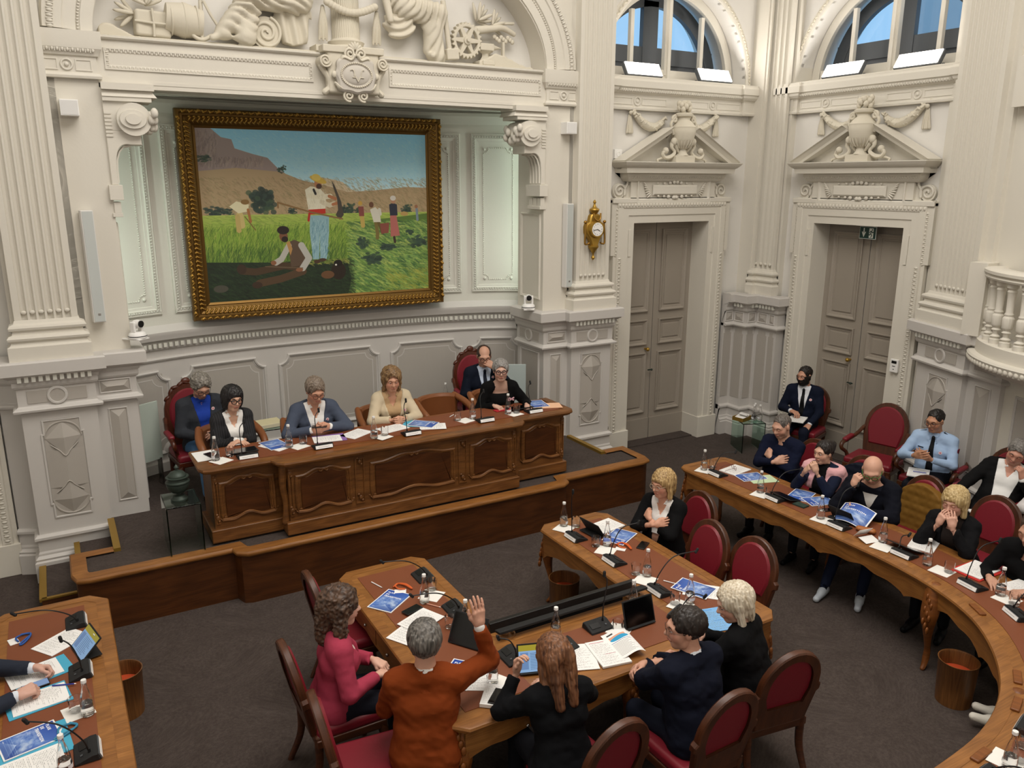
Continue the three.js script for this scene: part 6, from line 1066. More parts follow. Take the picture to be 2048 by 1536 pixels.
person('P10', { label: 'bald man with green glasses in navy hoodie holding a brochure', at: at3('P10', [6.75, 0, -4.45]), turn: -1.15, girth: 1.12, lean: 0.24, hp: 0.5, hy: 0.1, hr: 0.08, eyesDown: 1, hair: 'fringe', hairTh: -0.002, hairC: 0x8a7566, faceW: 1.05, skin: 0xd8a185, stubble: 0x9a8a80, glasses: 0x3c6a2a, glassT: 0.0036, shoes: 0xb9c0c8, pants: 0x1b2238,
  armL: { w: [0.02, 0.82, 0.42], d: [-0.9, 0.1, 0.3], n: [-0.1, 0.4, -0.8], curl: 0.45, pole: [0.9, -0.5, 0] }, armR: { w: [-0.14, 1.02, 0.3], d: [0.25, 0.9, -0.1], n: [0.5, 0, -0.8], curl: 0.8, pole: [-0.6, -1, 0.1] }, legs: { L: { k: [0.12, 0.5, 0.44], a: [0.1, 0.075, 0.62] }, R: { k: [-0.16, 0.5, 0.44], a: [-0.22, 0.075, 0.66] } }, top: { name: 'hoodie', color: 0x0f111b, neckR: 0.075, vee: { b: 0.27, w: 0.085 }, off: 0.02, fold: 0.01,
    extra: ({ layer, trunkF, inTorso, T, N, nTop }) => { layer('t_shirt', (x, y, z) => { const [a, b, c] = inTorso(x, y, z); return Math.max(trunkF(x, y, z) - 0.006, Math.abs(a) - 0.09, 0.25 - b, -c, b - 0.47, 0.062 - Math.hypot(x - N.x, z - N.z)); }, [T(-0.1, 0.2, 0.1), T(0.1, 0.5, 0.1)], cloth(0xdcdad6), 0.08, 0.009); layer('hood', (x, y, z) => { const [a, b, c] = inTorso(x, y, z); const r = Math.hypot(a, (c + 0.01) * 1.1); return Math.max(Math.hypot(r - 0.105, (b - 0.475) * 1.0 + 0.25 * c) - 0.038 - fold(x, y, z, 0.008), c - 0.08 - 0.0); }, [T(-0.15, 0.4, 0), T(0.15, 0.55, 0)], cloth(0x171a26), 0.14, 0.012); } }, badge: [0.13, 0.28] });
person('P11', { label: 'blonde woman in black jacket with both hands at her mouth', at: at3('P11', [6.88, 0, -3.68]), turn: -1.35, s: 0.94, fem: 1, girth: 1.2, lean: 0.26, hp: 0.18, hy: -0.1, eyesDown: 1, hair: 'mid', hairTh: 0.026, hairC: 0xa08450, hairC2: 0xdcc493, fringe: 1, foreh: 0.11, skin: 0xdca58c, lip: 0xb76f66, pants: 0x16181e,
  armL: { w: [0.06, 0.98, 0.33], d: [-0.25, 0.95, 0.0], n: [-0.4, 0, -0.9], curl: 0.35, pole: [0.6, -1, 0.1] }, armR: { w: [-0.06, 0.98, 0.33], d: [0.3, 0.95, 0.0], n: [0.4, 0, -0.9], curl: 0.35, pole: [-0.6, -1, 0.1] }, top: { color: 0x101013, shirt: 0x2b2422, vee: { b: 0.05, w: 0.07, min: 0.015 }, noCuff: 1, fold: 0.009, sleeve: 0.85 } });
person('P12', { label: 'uniformed officer in light blue shirt and black tie with papers on his lap', at: at3('P12', [8.62, 0, -5.18]), turn: -1.25, lean: 0.06, hp: 0.22, hy: -0.25, gaze: -1, hair: 'short', hairTh: 0.001, hairC: 0x1b1715, foreh: 0.128, faceW: 0.96, skin: 0xc48a68, glasses: 0x2c2420, pants: 0x14161f,
  armL: { w: [0.05, 0.82, 0.3], d: [-0.75, 0.35, 0.4], n: [-0.4, 0.4, -0.6], curl: 0.3, pole: [0.8, -0.8, -0.1] }, armR: { w: [-0.12, 0.84, 0.34], d: [0.6, 0.25, 0.4], n: [0.5, 0.2, -0.7], curl: 0.25, pole: [-0.8, -0.8, -0.1] }, top: { color: 0xa9c3e4, shirt: 0xa9c3e4, tie: 0x101114, vee: { b: 0.44, w: 0.03 }, noCuff: 1, off: 0.006, fold: 0.006, tieOff: 0.022,
    extra: ({ root, shL, shR, T, aL }) => { for (const [sh, k] of [[shL, 1], [shR, -1]]) { const e = mk('epaulette', at(cbox(0.11, 0.012, 0.055, 0.004), sh.x - k * 0.045, sh.y + 0.075, sh.z, 0, 0, -k * 0.3), cloth(0x15171c), root); mk('epaulette_stripe', at(cbox(0.018, 0.014, 0.05, 0.003), sh.x - k * 0.02, sh.y + 0.07, sh.z, 0, 0, -k * 0.3), cloth(0xe8e8e8), root); } const a = aL.S.clone().lerp(aL.E, 0.38); mk('sleeve_patch', at(cbox(0.012, 0.07, 0.055, 0.003), a.x + 0.058, a.y, a.z, 0, 0, -0.1), cloth(0x6a1f2e), root); const p = T(-0.11, 0.36, 0.122); mk('name_tape', at(cbox(0.07, 0.014, 0.004, 0.001), p.x, p.y, p.z, 0, -0.35, 0), cloth(0x202a44), root); } }, badge: [0.1, 0.33] });
person('P13', { label: 'grey-haired man in black suit dozing with cheek on his hand', at: at3('P13', [8.42, 0, -4.3]), turn: -1.15, girth: 1.2, lean: -0.22, roll: -0.16, hp: 0.35, hy: -0.1, hr: -0.3, eyesDown: 1, hair: 'short', hairTh: 0.012, hairC: 0x5c5854, hairC2: 0x8f8b86, foreh: 0.12, skin: 0xc98d74, pants: 0x17181b,
  legs: { df: 0.12, spread: 0.1 }, armL: { w: [0.2, 0.98, 0.2], d: [-0.2, 0.95, 0], n: [-0.7, 0, -0.4], curl: 0.8, pole: [0.6, -1, 0.1] }, armR: { w: [-0.38, 0.7, 0.3], d: [-0.1, -0.5, 0.8], n: [0, -1, 0], curl: 0.3, pole: [-0.7, -0.6, -0.4] }, top: { color: 0x111112, shirt: 0xeeeeec, openCollar: 1, vee: { b: -0.1, w: 0.09, min: 0.03 }, fold: 0.009 } });
person('P14', { label: 'stubbled man in black sweater cut by the right edge', at: at3('P14', [6.78, 0, -2.95]), turn: -1.5, girth: 1.08, lean: 0.24, hp: 0.3, hy: -0.1, eyesDown: 1, hair: 'short', hairTh: 0.002, hairC: 0x4a3a30, foreh: 0.14, skin: 0xcb957a, stubble: 0x7a6458, armL: onTable(0.14, 0.8, 0.42, { d: [-0.6, -0.1, 0.6] }), armR: onTable(-0.16, 0.8, 0.42, { d: [0.7, -0.1, 0.6] }), top: { color: 0x0c0c0e, neckR: 0.07 } });
person('P15', { label: 'person in pale shirt writing, mostly beyond the right edge', at: at3('P15', [8.15, 0, -3.55]), turn: -1.4, hp: 0.4, eyesDown: 1, hair: 'short', hairC: 0x3a2a20, armL: { w: [0.12, 0.74, 0.3] }, armR: { w: [-0.2, 0.8, 0.3], d: [0.3, 0.1, 0.8], curl: 0.6 }, top: { color: 0xdcd8d8, neckR: 0.07 } });
// --- U-shaped table
person('P16', { label: 'blonde woman with glasses and crossed arms in black blazer', at: at3('P16', [4.72, 0, -5.22]), turn: -1.2, s: 0.95, fem: 1, girth: 1.15, lean: 0.04, hp: 0.12, hy: -0.25, gaze: -1, hair: 'mid', hairTh: 0.022, hairC: 0x7d5f38, hairC2: 0xd2b27c, fringe: 1, foreh: 0.112, skin: 0xd69a7c, lip: 0xb0605a, glasses: 0xb8a890, pants: 0x14151a, ...crossed(0.89, 0.22, 0.03), top: { color: 0x0b0b0d, shirt: 0xefece8, openCollar: 1, vee: { b: 0.05, w: 0.085, min: 0.015 }, noCuff: 1, sleeve: 0.72 }, badge: [0.12, 0.3] });
person('P17', { label: 'curly brown-haired woman in pink blazer at the U-shaped table', at: at3('P17', [1.42, 0, -4.58]), turn: 1.42, s: 0.97, fem: 1, girth: 1.05, lean: 0.1, hp: 0.08, hy: 0.0, hair: 'curly', hairTh: 0.03, curly: 1, hairC: 0x2e1f17, hairC2: 0x5d4433, foreh: 0.12, skin: 0xe0ac92, lip: 0xb5655c, pants: 0x20222c, ccell: 0.0115,
  armL: { w: [0.08, 0.72, 0.28], d: [-0.6, -0.2, 0.6], n: [0, -1, 0], curl: 0.5 }, armR: { w: [-0.12, 0.72, 0.27], d: [0.6, -0.2, 0.6], n: [0, -1, 0], curl: 0.5 }, top: { color: 0xa83c52, shirt: 0xe8d9d0, vee: { b: 0.15, w: 0.07 }, noCuff: 1, sleeve: 0.9, extra: ({ root, HM }) => { const t = new THREE.TorusGeometry(0.018, 0.0035, 6, 18); t.translate(-0.083, -0.055, 0.0); mk('earring', fin(t).applyMatrix4(HM), cloth(0xe9e2dc, 0.4), root); } } });
person('P18', { label: 'grey-haired man in rust jacket raising his right hand', at: at3('P18', [1.56, 0, -3.86]), turn: 2.72, girth: 1.12, lean: 0.14, hp: 0.02, hy: 0.05, hair: 'short', hairTh: 0.02, curly: 0, hairC: 0x2c2927, hairC2: 0x7d7872, skin: 0xd39a7f, pants: 0x2a1c18, ccell: 0.0115,
  armL: { w: [0.1, 0.78, 0.36], d: [-0.4, -0.1, 0.8], n: [0, -1, 0], curl: 0.3 }, armR: { w: [-0.33, 1.22, 0.22], d: [0.05, 1, 0.02], n: [0.5, 0, 0.85], curl: 0.08, spread: 0.06, pole: [-0.5, -1, 0.3] }, top: { color: 0x7c3610, shirt: 0xe9e6e2, vee: { b: 0.2, w: 0.07 }, fold: 0.009 } });
person('P19', { label: 'brunette with long straight hair in black jacket, seen from behind', at: at3('P19', [2.34, 0, -3.3]), turn: PI - 0.12, s: 0.96, fem: 1, lean: 0.2, hp: 0.25, hy: 0.1, hair: 'long', hairTh: 0.016, hairC: 0x46291a, hairC2: 0x8a5c3c, skin: 0xd9a488, pants: 0x15161c, ccell: 0.0115,
  armL: { w: [0.16, 1.0, 0.32], d: [-0.1, 0.95, -0.05], n: [-0.4, 0, -0.8], curl: 0.55, pole: [0.8, -1, 0.1] }, armR: { w: [-0.12, 0.8, 0.4], d: [0.6, -0.1, 0.6], n: [0, -1, 0], curl: 0.3, pole: [-0.9, -0.6, 0] }, top: { color: 0x0c0d10, neckR: 0.068, name: 'jacket', sleeve: 0.85, fold: 0.008 } });
person('P20', { label: 'dark-haired man with glasses in navy suit, turned in profile', at: at3('P20', [3.1, 0, -3.24]), turn: PI + 0.1, girth: 1.18, lean: 0.22, hp: 0.05, hy: 0.95, hair: 'short', hairTh: 0.012, hairC: 0x1a1412, hairC2: 0x2c231e, skin: 0xcf967b, glasses: 0x6a4a3a, glassT: 0.0016, pants: 0x161a28, ccell: 0.0115,
  armL: { w: [-0.06, 0.81, 0.42], d: [-0.95, 0, 0.1], n: [0, -0.6, -0.8], curl: 0.5, pole: [0.9, -0.4, 0.1] }, armR: { w: [0.06, 0.84, 0.4], d: [0.95, 0, 0.1], n: [0, -0.6, -0.8], curl: 0.5, pole: [-0.9, -0.4, 0.1] }, top: { color: 0x0f1322, shirt: 0xe9edf4, vee: { b: 0.2, w: 0.07 }, noCuff: 1, fold: 0.009 } });
person('P21', { label: 'white-blonde woman in black resting her chin on her hand', at: at3('P21', [3.74, 0, -3.32]), turn: PI + 0.45, s: 0.96, fem: 1, girth: 1.25, lean: 0.26, hp: 0.25, hy: 0.7, hair: 'mid', hairTh: 0.026, hairC: 0xb9a88c, hairC2: 0xe9e0cd, skin: 0xd9a58c, pants: 0x131418, ccell: 0.0115,
  armL: { w: [0.17, 0.99, 0.42], d: [-0.7, 0.45, -0.35], n: [-0.4, -0.3, -0.8], curl: 0.6, pole: [0.7, -1, 0.2] }, armR: { w: [-0.1, 0.8, 0.4], d: [0.7, 0, 0.4], curl: 0.4 }, top: { color: 0x0b0b0d, neckR: 0.068, off: 0.016, fold: 0.008, name: 'jacket' } });
// --- lower left
person('P22', { label: 'man in dark grey jacket writing at the left edge, hands on the table', at: at3('P22', [-0.98, 0, -5.35]), turn: 1.5, lean: 0.22, hp: 0.35, hy: 0, eyesDown: 1, hair: 'short', hairTh: 0.014, hairC: 0x2e241e, skin: 0xd3a08a, armL: { w: [0.12, 0.83, 0.56], d: [-0.1, -0.15, 0.9], n: [-0.5, -0.6, 0], curl: 0.75, pole: [0.7, -0.7, 0] }, armR: { w: [-0.18, 0.83, 0.5], d: [0.3, 0.1, 0.9], n: [0.3, -0.7, 0], curl: 0.85, pole: [-0.7, -0.7, 0] }, top: { color: 0x2b303c, shirt: 0xdfe5ee, vee: { b: 0.2, w: 0.07 } } });
person('P23', { label: 'person in dark clothes with white trainers under the horseshoe curve', at: at3('P23', [6.1, 0, -1.95]), turn: -2.49, lean: 0.1, hair: 'short', hairC: 0x3a2a20, shoes: 0xe9e4d8, pants: 0x22242c, legs: { L: { k: [0.08, 0.42, 0.45], a: [0.06, 0.09, 0.84], t: [0.15, 0.25, 1] }, R: { k: [-0.1, 0.42, 0.45], a: [-0.06, 0.085, 0.8], t: [-0.1, 0.2, 1] } }, armL: onTable(0.1, 0.8, 0.38), armR: onTable(-0.1, 0.8, 0.38), top: { color: 0x2a2a30, neckR: 0.07 } });
// ---------- things on the tables ----------
const TT = TH + 0.003, DT = DY + 0.763;
const ord = ['first', 'second', 'third', 'fourth', 'fifth', 'sixth', 'seventh', 'eighth'];
// glass water bottle
const bottleProto = new THREE.Group(); bottleProto.name = 'water_bottle';
mk('bottle_glass', lathe([[0.001, 0.004], [0.034, 0.004], [0.037, 0.012], [0.0375, 0.05], [0.034, 0.1], [0.024, 0.15], [0.0145, 0.185], [0.013, 0.215], [0.0145, 0.22], [0.0145, 0.228], [0.0125, 0.228], [0.011, 0.212], [0.0125, 0.184], [0.022, 0.148], [0.032, 0.098], [0.0355, 0.05], [0.035, 0.014], [0.001, 0.008]], 24), new THREE.MeshPhysicalMaterial({ color: 0xffffff, roughness: 0.02, transmission: 1, thickness: 0.004, ior: 1.45 }), bottleProto);
mk('bottle_cap', lathe([[0.001, 0.235], [0.0145, 0.235], [0.0155, 0.23], [0.0155, 0.216], [0.0145, 0.216], [0.0145, 0.23], [0.001, 0.231]], 20), M.white, bottleProto);
mk('bottle_label', new THREE.Group && lathe([[0.0385, 0.03], [0.0385, 0.055]], 12, 0.2, 1.6), mat(0xe9e9ee, 0.6, { side: THREE.DoubleSide }), bottleProto);
const waterM = new THREE.MeshPhysicalMaterial({ color: 0xffffff, roughness: 0.0, transmission: 1, thickness: 0.05, ior: 1.33 });
mk('water', lathe([[0.001, 0.009], [0.034, 0.012], [0.0348, 0.05], [0.033, 0.085], [0.001, 0.085]], 20), waterM, bottleProto);
const tumbler = new THREE.Group(); tumbler.name = 'drinking_glass';
mk('glass_wall', lathe([[0.001, 0], [0.034, 0], [0.037, 0.01], [0.04, 0.09], [0.0385, 0.09], [0.0355, 0.012], [0.001, 0.009]], 24), new THREE.MeshPhysicalMaterial({ color: 0xffffff, roughness: 0.02, transmission: 1, thickness: 0.004, ior: 1.45 }), tumbler);
mk('glass_foot', lathe([[0.001, 0.0095], [0.03, 0.0095], [0.03, 0.014], [0.001, 0.014]], 16), waterM, tumbler);
const B = (x, z, l, y = TT) => place(bottleProto, [x, y, z], rnd() * 6, 'clear glass water bottle ' + l, 'bottle', 'glass water bottles');
const G = (x, z, l, y = TT) => place(tumbler, [x, y, z], rnd() * 6, 'clear drinking glass ' + l, 'glass', 'drinking glasses');
[[1.14, -7.56, 'at the left end of the desk'], [1.84, -7.6, 'left of the man in the blue-grey blazer'], [2.67, -7.46, 'left of the woman in beige'], [3.86, -7.58, 'before the empty tub chair'], [4.3, -7.56, 'before the short grey-haired woman']].forEach((b) => B(...b, DT));
[[3.83, -5.69, 'at the far end of the right table arm'], [3.93, -5.16, 'beside the orange lanyard'], [3.88, -4.55, 'midway along the right table arm'], [3.89, -4.06, 'on the brochure near the white-haired woman'], [3.46, -4.2, 'behind the black tablet of the man in navy'], [2.75, -4.16, 'behind the long-haired brunette'], [2.15, -5.05, 'near the pink woman on a yellow-marked napkin'], [2.25, -4.56, 'beside the raised hand'], [2.12, -3.92, 'half full by the brunette\'s tablet'], [5.99, -6.16, 'at the far end of the horseshoe table'], [6.03, -5.38, 'before the woman with the pink sweater'], [6.03, -4.63, 'before the bald man'], [6.09, -4.01, 'between bald man and blonde woman'], [6.03, -3.55, 'before the blonde woman'], [6.05, -2.96, 'by the red folder'], [4.19, -1.86, 'at the lower right corner'], [-0.12, -4.84, 'standing on the lower left table'], [-0.25, -4.36, 'cut by the lower edge at left']].forEach((b) => B(...b));
[[8.69, -7.99, 'leftmost on the corner glass table'], [8.77, -8.05, 'middle on the corner glass table'], [8.77, -7.95, 'rightmost on the corner glass table']].forEach((b) => B(...b, 0.452));
B(4.34, -9.3, 'on the glass table behind the tub chair', DY + 0.502);
[[1.28, -7.62, 'at the left end of the desk'], [1.99, -7.64, 'left of the phone holder'], [2.8, -7.5, 'before the woman in beige'], [3.69, -7.61, 'before the empty tub chair'], [4.4, -7.54, 'before the short grey-haired woman']].forEach((b) => G(...b, DT));
[[3.92, -5.62, 'at the far end of the right table arm'], [3.17, -4.0, 'beside the black tablet'], [2.28, -5.2, 'near the dais end of the left arm'], [2.17, -4.64, 'beside the raised hand'], [6.13, -6.17, 'at the far end of the horseshoe table'], [6.05, -5.28, 'before the woman with the pink sweater'], [6.06, -3.38, 'left of the red folder'], [6.0, -2.83, 'right of the red folder'], [-0.18, -4.91, 'on the lower left table'], [3.84, -5.2, 'upturned by the orange lanyard'], [3.82, -4.62, 'midway along the right table arm'], [3.78, -4.1, 'near the brochure of the white-haired woman'], [4.44, -1.92, 'on the near curve of the horseshoe'], [4.3, -1.86, 'at the lower right corner beside the bottle']].forEach((g) => G(...g));
G(4.4, -9.2, 'on the glass table behind the tub chair', DY + 0.502);
// microphones
const plateT = canvasTex(256, 48, (c) => { c.fillStyle = '#f4f4f2'; c.fillRect(0, 0, 256, 48); c.fillStyle = '#333'; for (let i = 0; i < 14; i++) c.fillRect(40 + i * 12, 22, 7, 5); });
const plateM = mat(0xffffff, 0.6, { map: plateT });
function mic(x, y, z, turn, tip, label) { // local +z points to the speaker; tip = gooseneck end in local metres
  const m = grp('microphone_unit', 'black conference microphone ' + label, 'microphone', [x, y, z], turn, 'conference microphone units');
  const sh = poly([[-0.06, 0], [0.07, 0], [0.065, 0.012], [-0.02, 0.042], [-0.05, 0.042]]), b = ext(sh, 0.19, 0.004); b.translate(0, 0, -0.095); b.rotateY(-PI / 2);
  mk('mic_base', b, M.blackMatt, m);
  mk('speaker_grille', at(cbox(0.075, 0.003, 0.045, 0.001), -0.035, 0.032, 0.018, 0.34, 0, 0), M.black, m);
  mk('button', at(cbox(0.012, 0.004, 0.012, 0.001), 0.05, 0.03, 0.03, 0.34, 0, 0), M.darkGrey, m);
  const [a, h, c] = tip;
  mk('gooseneck', [tube([V(0.05, 0.035, -0.01), V(0.05 + a * 0.08, 0.035 + h * 0.3, c * 0.1 - 0.01), V(0.05 + a * 0.45, 0.035 + h * 0.75, c * 0.45), V(a, h, c)], 0.0045, 6, 24), mv(cyl(0, 0.03, 0.06, 0, 0.009, 0.006, 10), 0.05, 0, -0.01)], M.black, m);
  mk('mic_tip', at(fin(new THREE.CapsuleGeometry(0.011, 0.028, 4, 10)), a, h, c, Math.atan2(c, h) * 0.7, 0, 0), M.blackMatt, m);
  const g = plainGeo(new THREE.PlaneGeometry(0.17, 0.032)); mk('name_plate', [at(g, 0, 0.02, -0.066, -0.35, PI, 0)], plateM, m);
  mk('plate_holder', at(cbox(0.175, 0.036, 0.006, 0.002), 0, 0.019, -0.06, 0.35, 0, 0), M.darkGrey, m);
}
[[1.42, -7.52, [-0.02, 0.32, 0.12], 'before the woman with the black bob'], [2.13, -7.46, [0, 0.36, 0.06], 'before the man in the blue-grey blazer'], [3.06, -7.42, [0.0, 0.33, 0.12], 'before the woman in beige'], [3.95, -7.46, [-0.05, 0.3, 0.12], 'before the empty tub chair'], [4.6, -7.5, [-0.05, 0.3, 0.16], 'before the short grey-haired woman']].forEach(([x, z, t, l]) => mic(x, DT, z, PI, t, l));
[[3.78, -5.42, PI / 2, [0.06, 0.42, 0.0], 'with upright neck at the far end of the right table arm'], [3.8, -4.88, PI / 2, [0.0, 0.3, 0.24], 'beside the orange lanyard'], [3.8, -4.3, PI / 2, [0.0, 0.26, 0.36], 'bent toward the empty chairs'], [3.08, -4.12, 0, [0.03, 0.42, 0.02], 'with upright neck before the man in navy'], [3.7, -3.95, 0.4, [0.1, 0.16, 0.14], 'behind the black tablet'], [2.3, -5.42, -PI / 2, [0.0, 0.22, 0.34], 'at the dais end of the left table arm'], [2.3, -4.84, -PI / 2, [0.05, 0.24, 0.36], 'before the woman in pink'], [2.36, -4.1, -PI / 2, [0.0, 0.18, 0.1], 'behind the folded black tablet'], [2.72, -4.02, 0.2, [-0.14, 0.05, 0.12], 'lying low before the brunette'],
  [6.02, -5.98, PI / 2, [-0.05, 0.24, 0.2], 'before the man with crossed arms'], [6.03, -5.18, PI / 2, [0.0, 0.26, 0.34], 'before the woman with the pink sweater'], [6.03, -4.42, PI / 2, [0.02, 0.36, 0.24], 'before the bald man'], [6.03, -3.76, PI / 2, [0.1, 0.1, 0.2], 'before the blonde woman'], [6.0, -3.15, PI / 2 - 0.15, [0.02, 0.34, 0.26], 'by the red folder'], [5.86, -2.72, PI / 2 - 0.5, [0.02, 0.2, 0.24], 'at the right edge of the picture'], [4.62, -1.98, 0.25, [0.05, 0.14, 0.22], 'on the near curve of the horseshoe'], [4.0, -1.86, 0.05, [0.05, 0.12, 0.24], 'at the lower right corner'], [-0.14, -6.02, -PI / 2, [0.05, 0.2, 0.36], 'at the far end of the lower left table'], [-0.14, -5.33, -PI / 2, [0.06, 0.3, 0.08], 'behind the lit tablet on the left table'], [-0.14, -4.47, -PI / 2, [0.0, 0.3, 0.26], 'at the lower edge of the left table']].forEach(([x, z, a, t, l]) => mic(x, TT, z, a, t, l));
// printed matter
const planT = canvasTex(420, 594, (c, w, h) => {
  const g = c.createLinearGradient(0, 0, w, h); g.addColorStop(0, '#1b3f9c'); g.addColorStop(0.55, '#4f77c4'); g.addColorStop(1, '#243f86'); c.fillStyle = '#f6f6f6'; c.fillRect(0, 0, w, h); c.fillStyle = g; c.fillRect(16, 16, w - 32, h - 32);
  let s = 7; const r = () => (s = (s * 16807) % 2147483647) / 2147483647;
  for (let i = 0; i < 90; i++) { c.fillStyle = 'rgba(225,235,250,' + (0.06 + r() * 0.12) + ')'; c.beginPath(); c.ellipse(40 + r() * (w - 80), 190 + r() * 240, 20 + r() * 60, 8 + r() * 22, r() * 2, 0, 7); c.fill(); }
  for (let i = 0; i < 26; i++) { c.strokeStyle = 'rgba(190,210,240,.5)'; c.lineWidth = 3; c.beginPath(); c.moveTo(w / 2, 430); c.lineTo(16 + i * 16, h - 16); c.stroke(); } for (let i = 0; i < 6; i++) { c.beginPath(); c.moveTo(16, 450 + i * i * 5); c.lineTo(w - 16, 450 + i * i * 5); c.stroke(); }
  c.fillStyle = '#fff'; c.font = 'bold 50px sans-serif'; ['PLAN', 'DE', 'TRANSITION'].forEach((t, i) => c.fillText(t, 44, 100 + i * 56)); c.font = '18px sans-serif'; c.fillText('2024', 44, h - 60);
});
const textT = (col, hi) => canvasTex(420, 594, (c, w, h) => { c.fillStyle = col; c.fillRect(0, 0, w, h); let s = 11; const r = () => (s = (s * 16807) % 2147483647) / 2147483647; c.fillStyle = '#777'; for (let i = 0; i < 34; i++) { if (r() < 0.12) continue; const l = 40, e = 380 * (0.5 + 0.5 * r()); for (let x = l; x < e; x += 6 + r() * 26) c.fillRect(x, 50 + i * 15, 4 + r() * 16, 4); } if (hi) { c.fillStyle = hi; c.fillRect(40, 40, 220, 10); c.fillRect(150, 330, 200, 7); } });
const docM = { plan: [mat(0xffffff, 0.35, { map: planT }), mat(0xf2f2f0, 0.7)], text: [mat(0xffffff, 0.8, { map: textT('#f5f4f2') }), mat(0xf2f2f0, 0.8)], textred: [mat(0xffffff, 0.8, { map: textT('#f5f4f2', '#b5405a') }), mat(0xf2f2f0, 0.8)], blank: [mat(0xf5f5f2, 0.8), mat(0xf2f2f0, 0.8)], bluepaper: [mat(0xffffff, 0.8, { map: textT('#7fb6e8', '#2a7fd6') }), mat(0x3f86d0, 0.8)] };
for (const [k, c] of [['purple', 0x8e6bb0], ['orange', 0xeebf9c], ['red', 0xb3202e], ['cyan', 0x49a9c9], ['redfolder', 0xc42a22], ['green', 0xc9dfb8], ['napkin', 0xf6f4ee], ['pass', 0x24382f]]) docM[k] = [mat(c, 0.8), mat(c, 0.8)];
const docNames = { plan: ['brochure', 'blue plan brochure'], text: ['document', 'printed white document'], textred: ['document', 'printed white document with red headings'], blank: ['paper_sheet', 'blank white sheet'], purple: ['folder', 'purple cardboard folder'], orange: ['folder', 'pale orange folder'], red: ['folder', 'small bright red folder'], cyan: ['folder', 'turquoise cardboard folder'], redfolder: ['folder', 'bright red folder'], green: ['paper_sheet', 'pale green sheet'], napkin: ['napkin', 'white paper napkin'], bluepaper: ['paper_sheet', 'light blue printed sheet'], pass: ['booklet', 'dark green booklet'] };
const lay = {};
function doc(kind, x, z, a, where, y = TT, w = 0.21, h = 0.297, th = 0.003, lift = 0) {
  const [nm, lb] = docNames[kind], g = grp(nm, lb + ' ' + where, nm.replace('_', ' '), [x, y + lift, z], a, nm === 'napkin' ? 'paper napkins' : undefined);
  mk('pages', box(-w / 2, w / 2, 0, th, -h / 2, h / 2), docM[kind][1], g);
  const p = plainGeo(new THREE.PlaneGeometry(w, h)); p.rotateX(-PI / 2); p.rotateY(PI); p.translate(0, th + 0.0006, 0); // page top toward local +z
  mk('top_page', p, docM[kind][0], g);
  return g;
}
doc('blank', 1.08, -7.74, 0.05, 'at the left end of the desk', DT, 0.21, 0.297); doc('plan', 1.73, -7.74, 0.2, 'on papers before the woman with the black bob', DT, 0.21, 0.297, 0.004, 0.004); doc('text', 1.74, -7.7, 0.5, 'under the brochure of the woman with the black bob', DT);
doc('purple', 2.27, -7.68, 1.45, 'before the man in the blue-grey blazer', DT, 0.24, 0.32); doc('text', 2.24, -7.66, 1.4, 'on the purple folder', DT, 0.2, 0.28, 0.003, 0.004); doc('text', 2.56, -7.69, 2.1, 'curled between the blue-grey blazer and the beige woman', DT);
doc('text', 2.96, -7.68, 1.8, 'under the clasped hands of the woman in beige', DT); doc('cyan', 3.26, -7.7, 0.9, 'under the brochure right of the woman in beige', DT, 0.23, 0.32, 0.002); doc('plan', 3.3, -7.66, 0.75, 'right of the woman in beige', DT, 0.21, 0.297, 0.004, 0.003); doc('text', 3.36, -7.54, 1.2, 'under the brochure right of the woman in beige', DT, 0.21, 0.28, 0.002);
doc('plan', 4.8, -7.74, -0.2, 'before the short grey-haired woman', DT, 0.21, 0.297, 0.004, 0.003); doc('orange', 4.88, -7.62, 1.2, 'at the right end of the desk', DT, 0.21, 0.297, 0.003); doc('red', 4.3, -7.72, 1.6, 'before the short grey-haired woman', DT, 0.08, 0.17, 0.008);
doc('plan', 1.93, -5.2, 2.2, 'on the left table arm before the pink woman', TT, 0.21, 0.297, 0.004); doc('textred', 1.9, -4.72, 2.1, 'near the rust-jacketed man\'s head', TT); doc('text', 2.02, -4.82, 2.0, 'overlapping others before the pink woman', TT, 0.21, 0.28, 0.003, 0.005); doc('plan', 1.98, -4.1, 2.3, 'beside the raised arm', TT, 0.21, 0.297, 0.004); doc('text', 2.06, -4.02, 2.6, 'under the bottle by the brunette', TT, 0.2, 0.28, 0.002);
doc('textred', 2.95, -3.82, 2.95, 'open left page before the man in navy', TT, 0.21, 0.297, 0.012); doc('text', 2.76, -3.88, 2.75, 'loose beside the open report', TT); doc('plan', 4.06, -4.2, -2.75, 'near the white-haired woman', TT, 0.21, 0.297, 0.004, 0.004); doc('text', 4.1, -4.14, -2.4, 'under the brochure near the white-haired woman', TT); doc('bluepaper', 3.9, -3.78, 2.9, 'under the white-haired woman\'s face', TT, 0.24, 0.3);
doc('plan', 4.13, -5.24, -1.1, 'before the woman with crossed arms', TT, 0.21, 0.297, 0.004, 0.003); doc('text', 4.15, -5.48, -1.4, 'stacked before the woman with crossed arms', TT, 0.21, 0.297, 0.012);
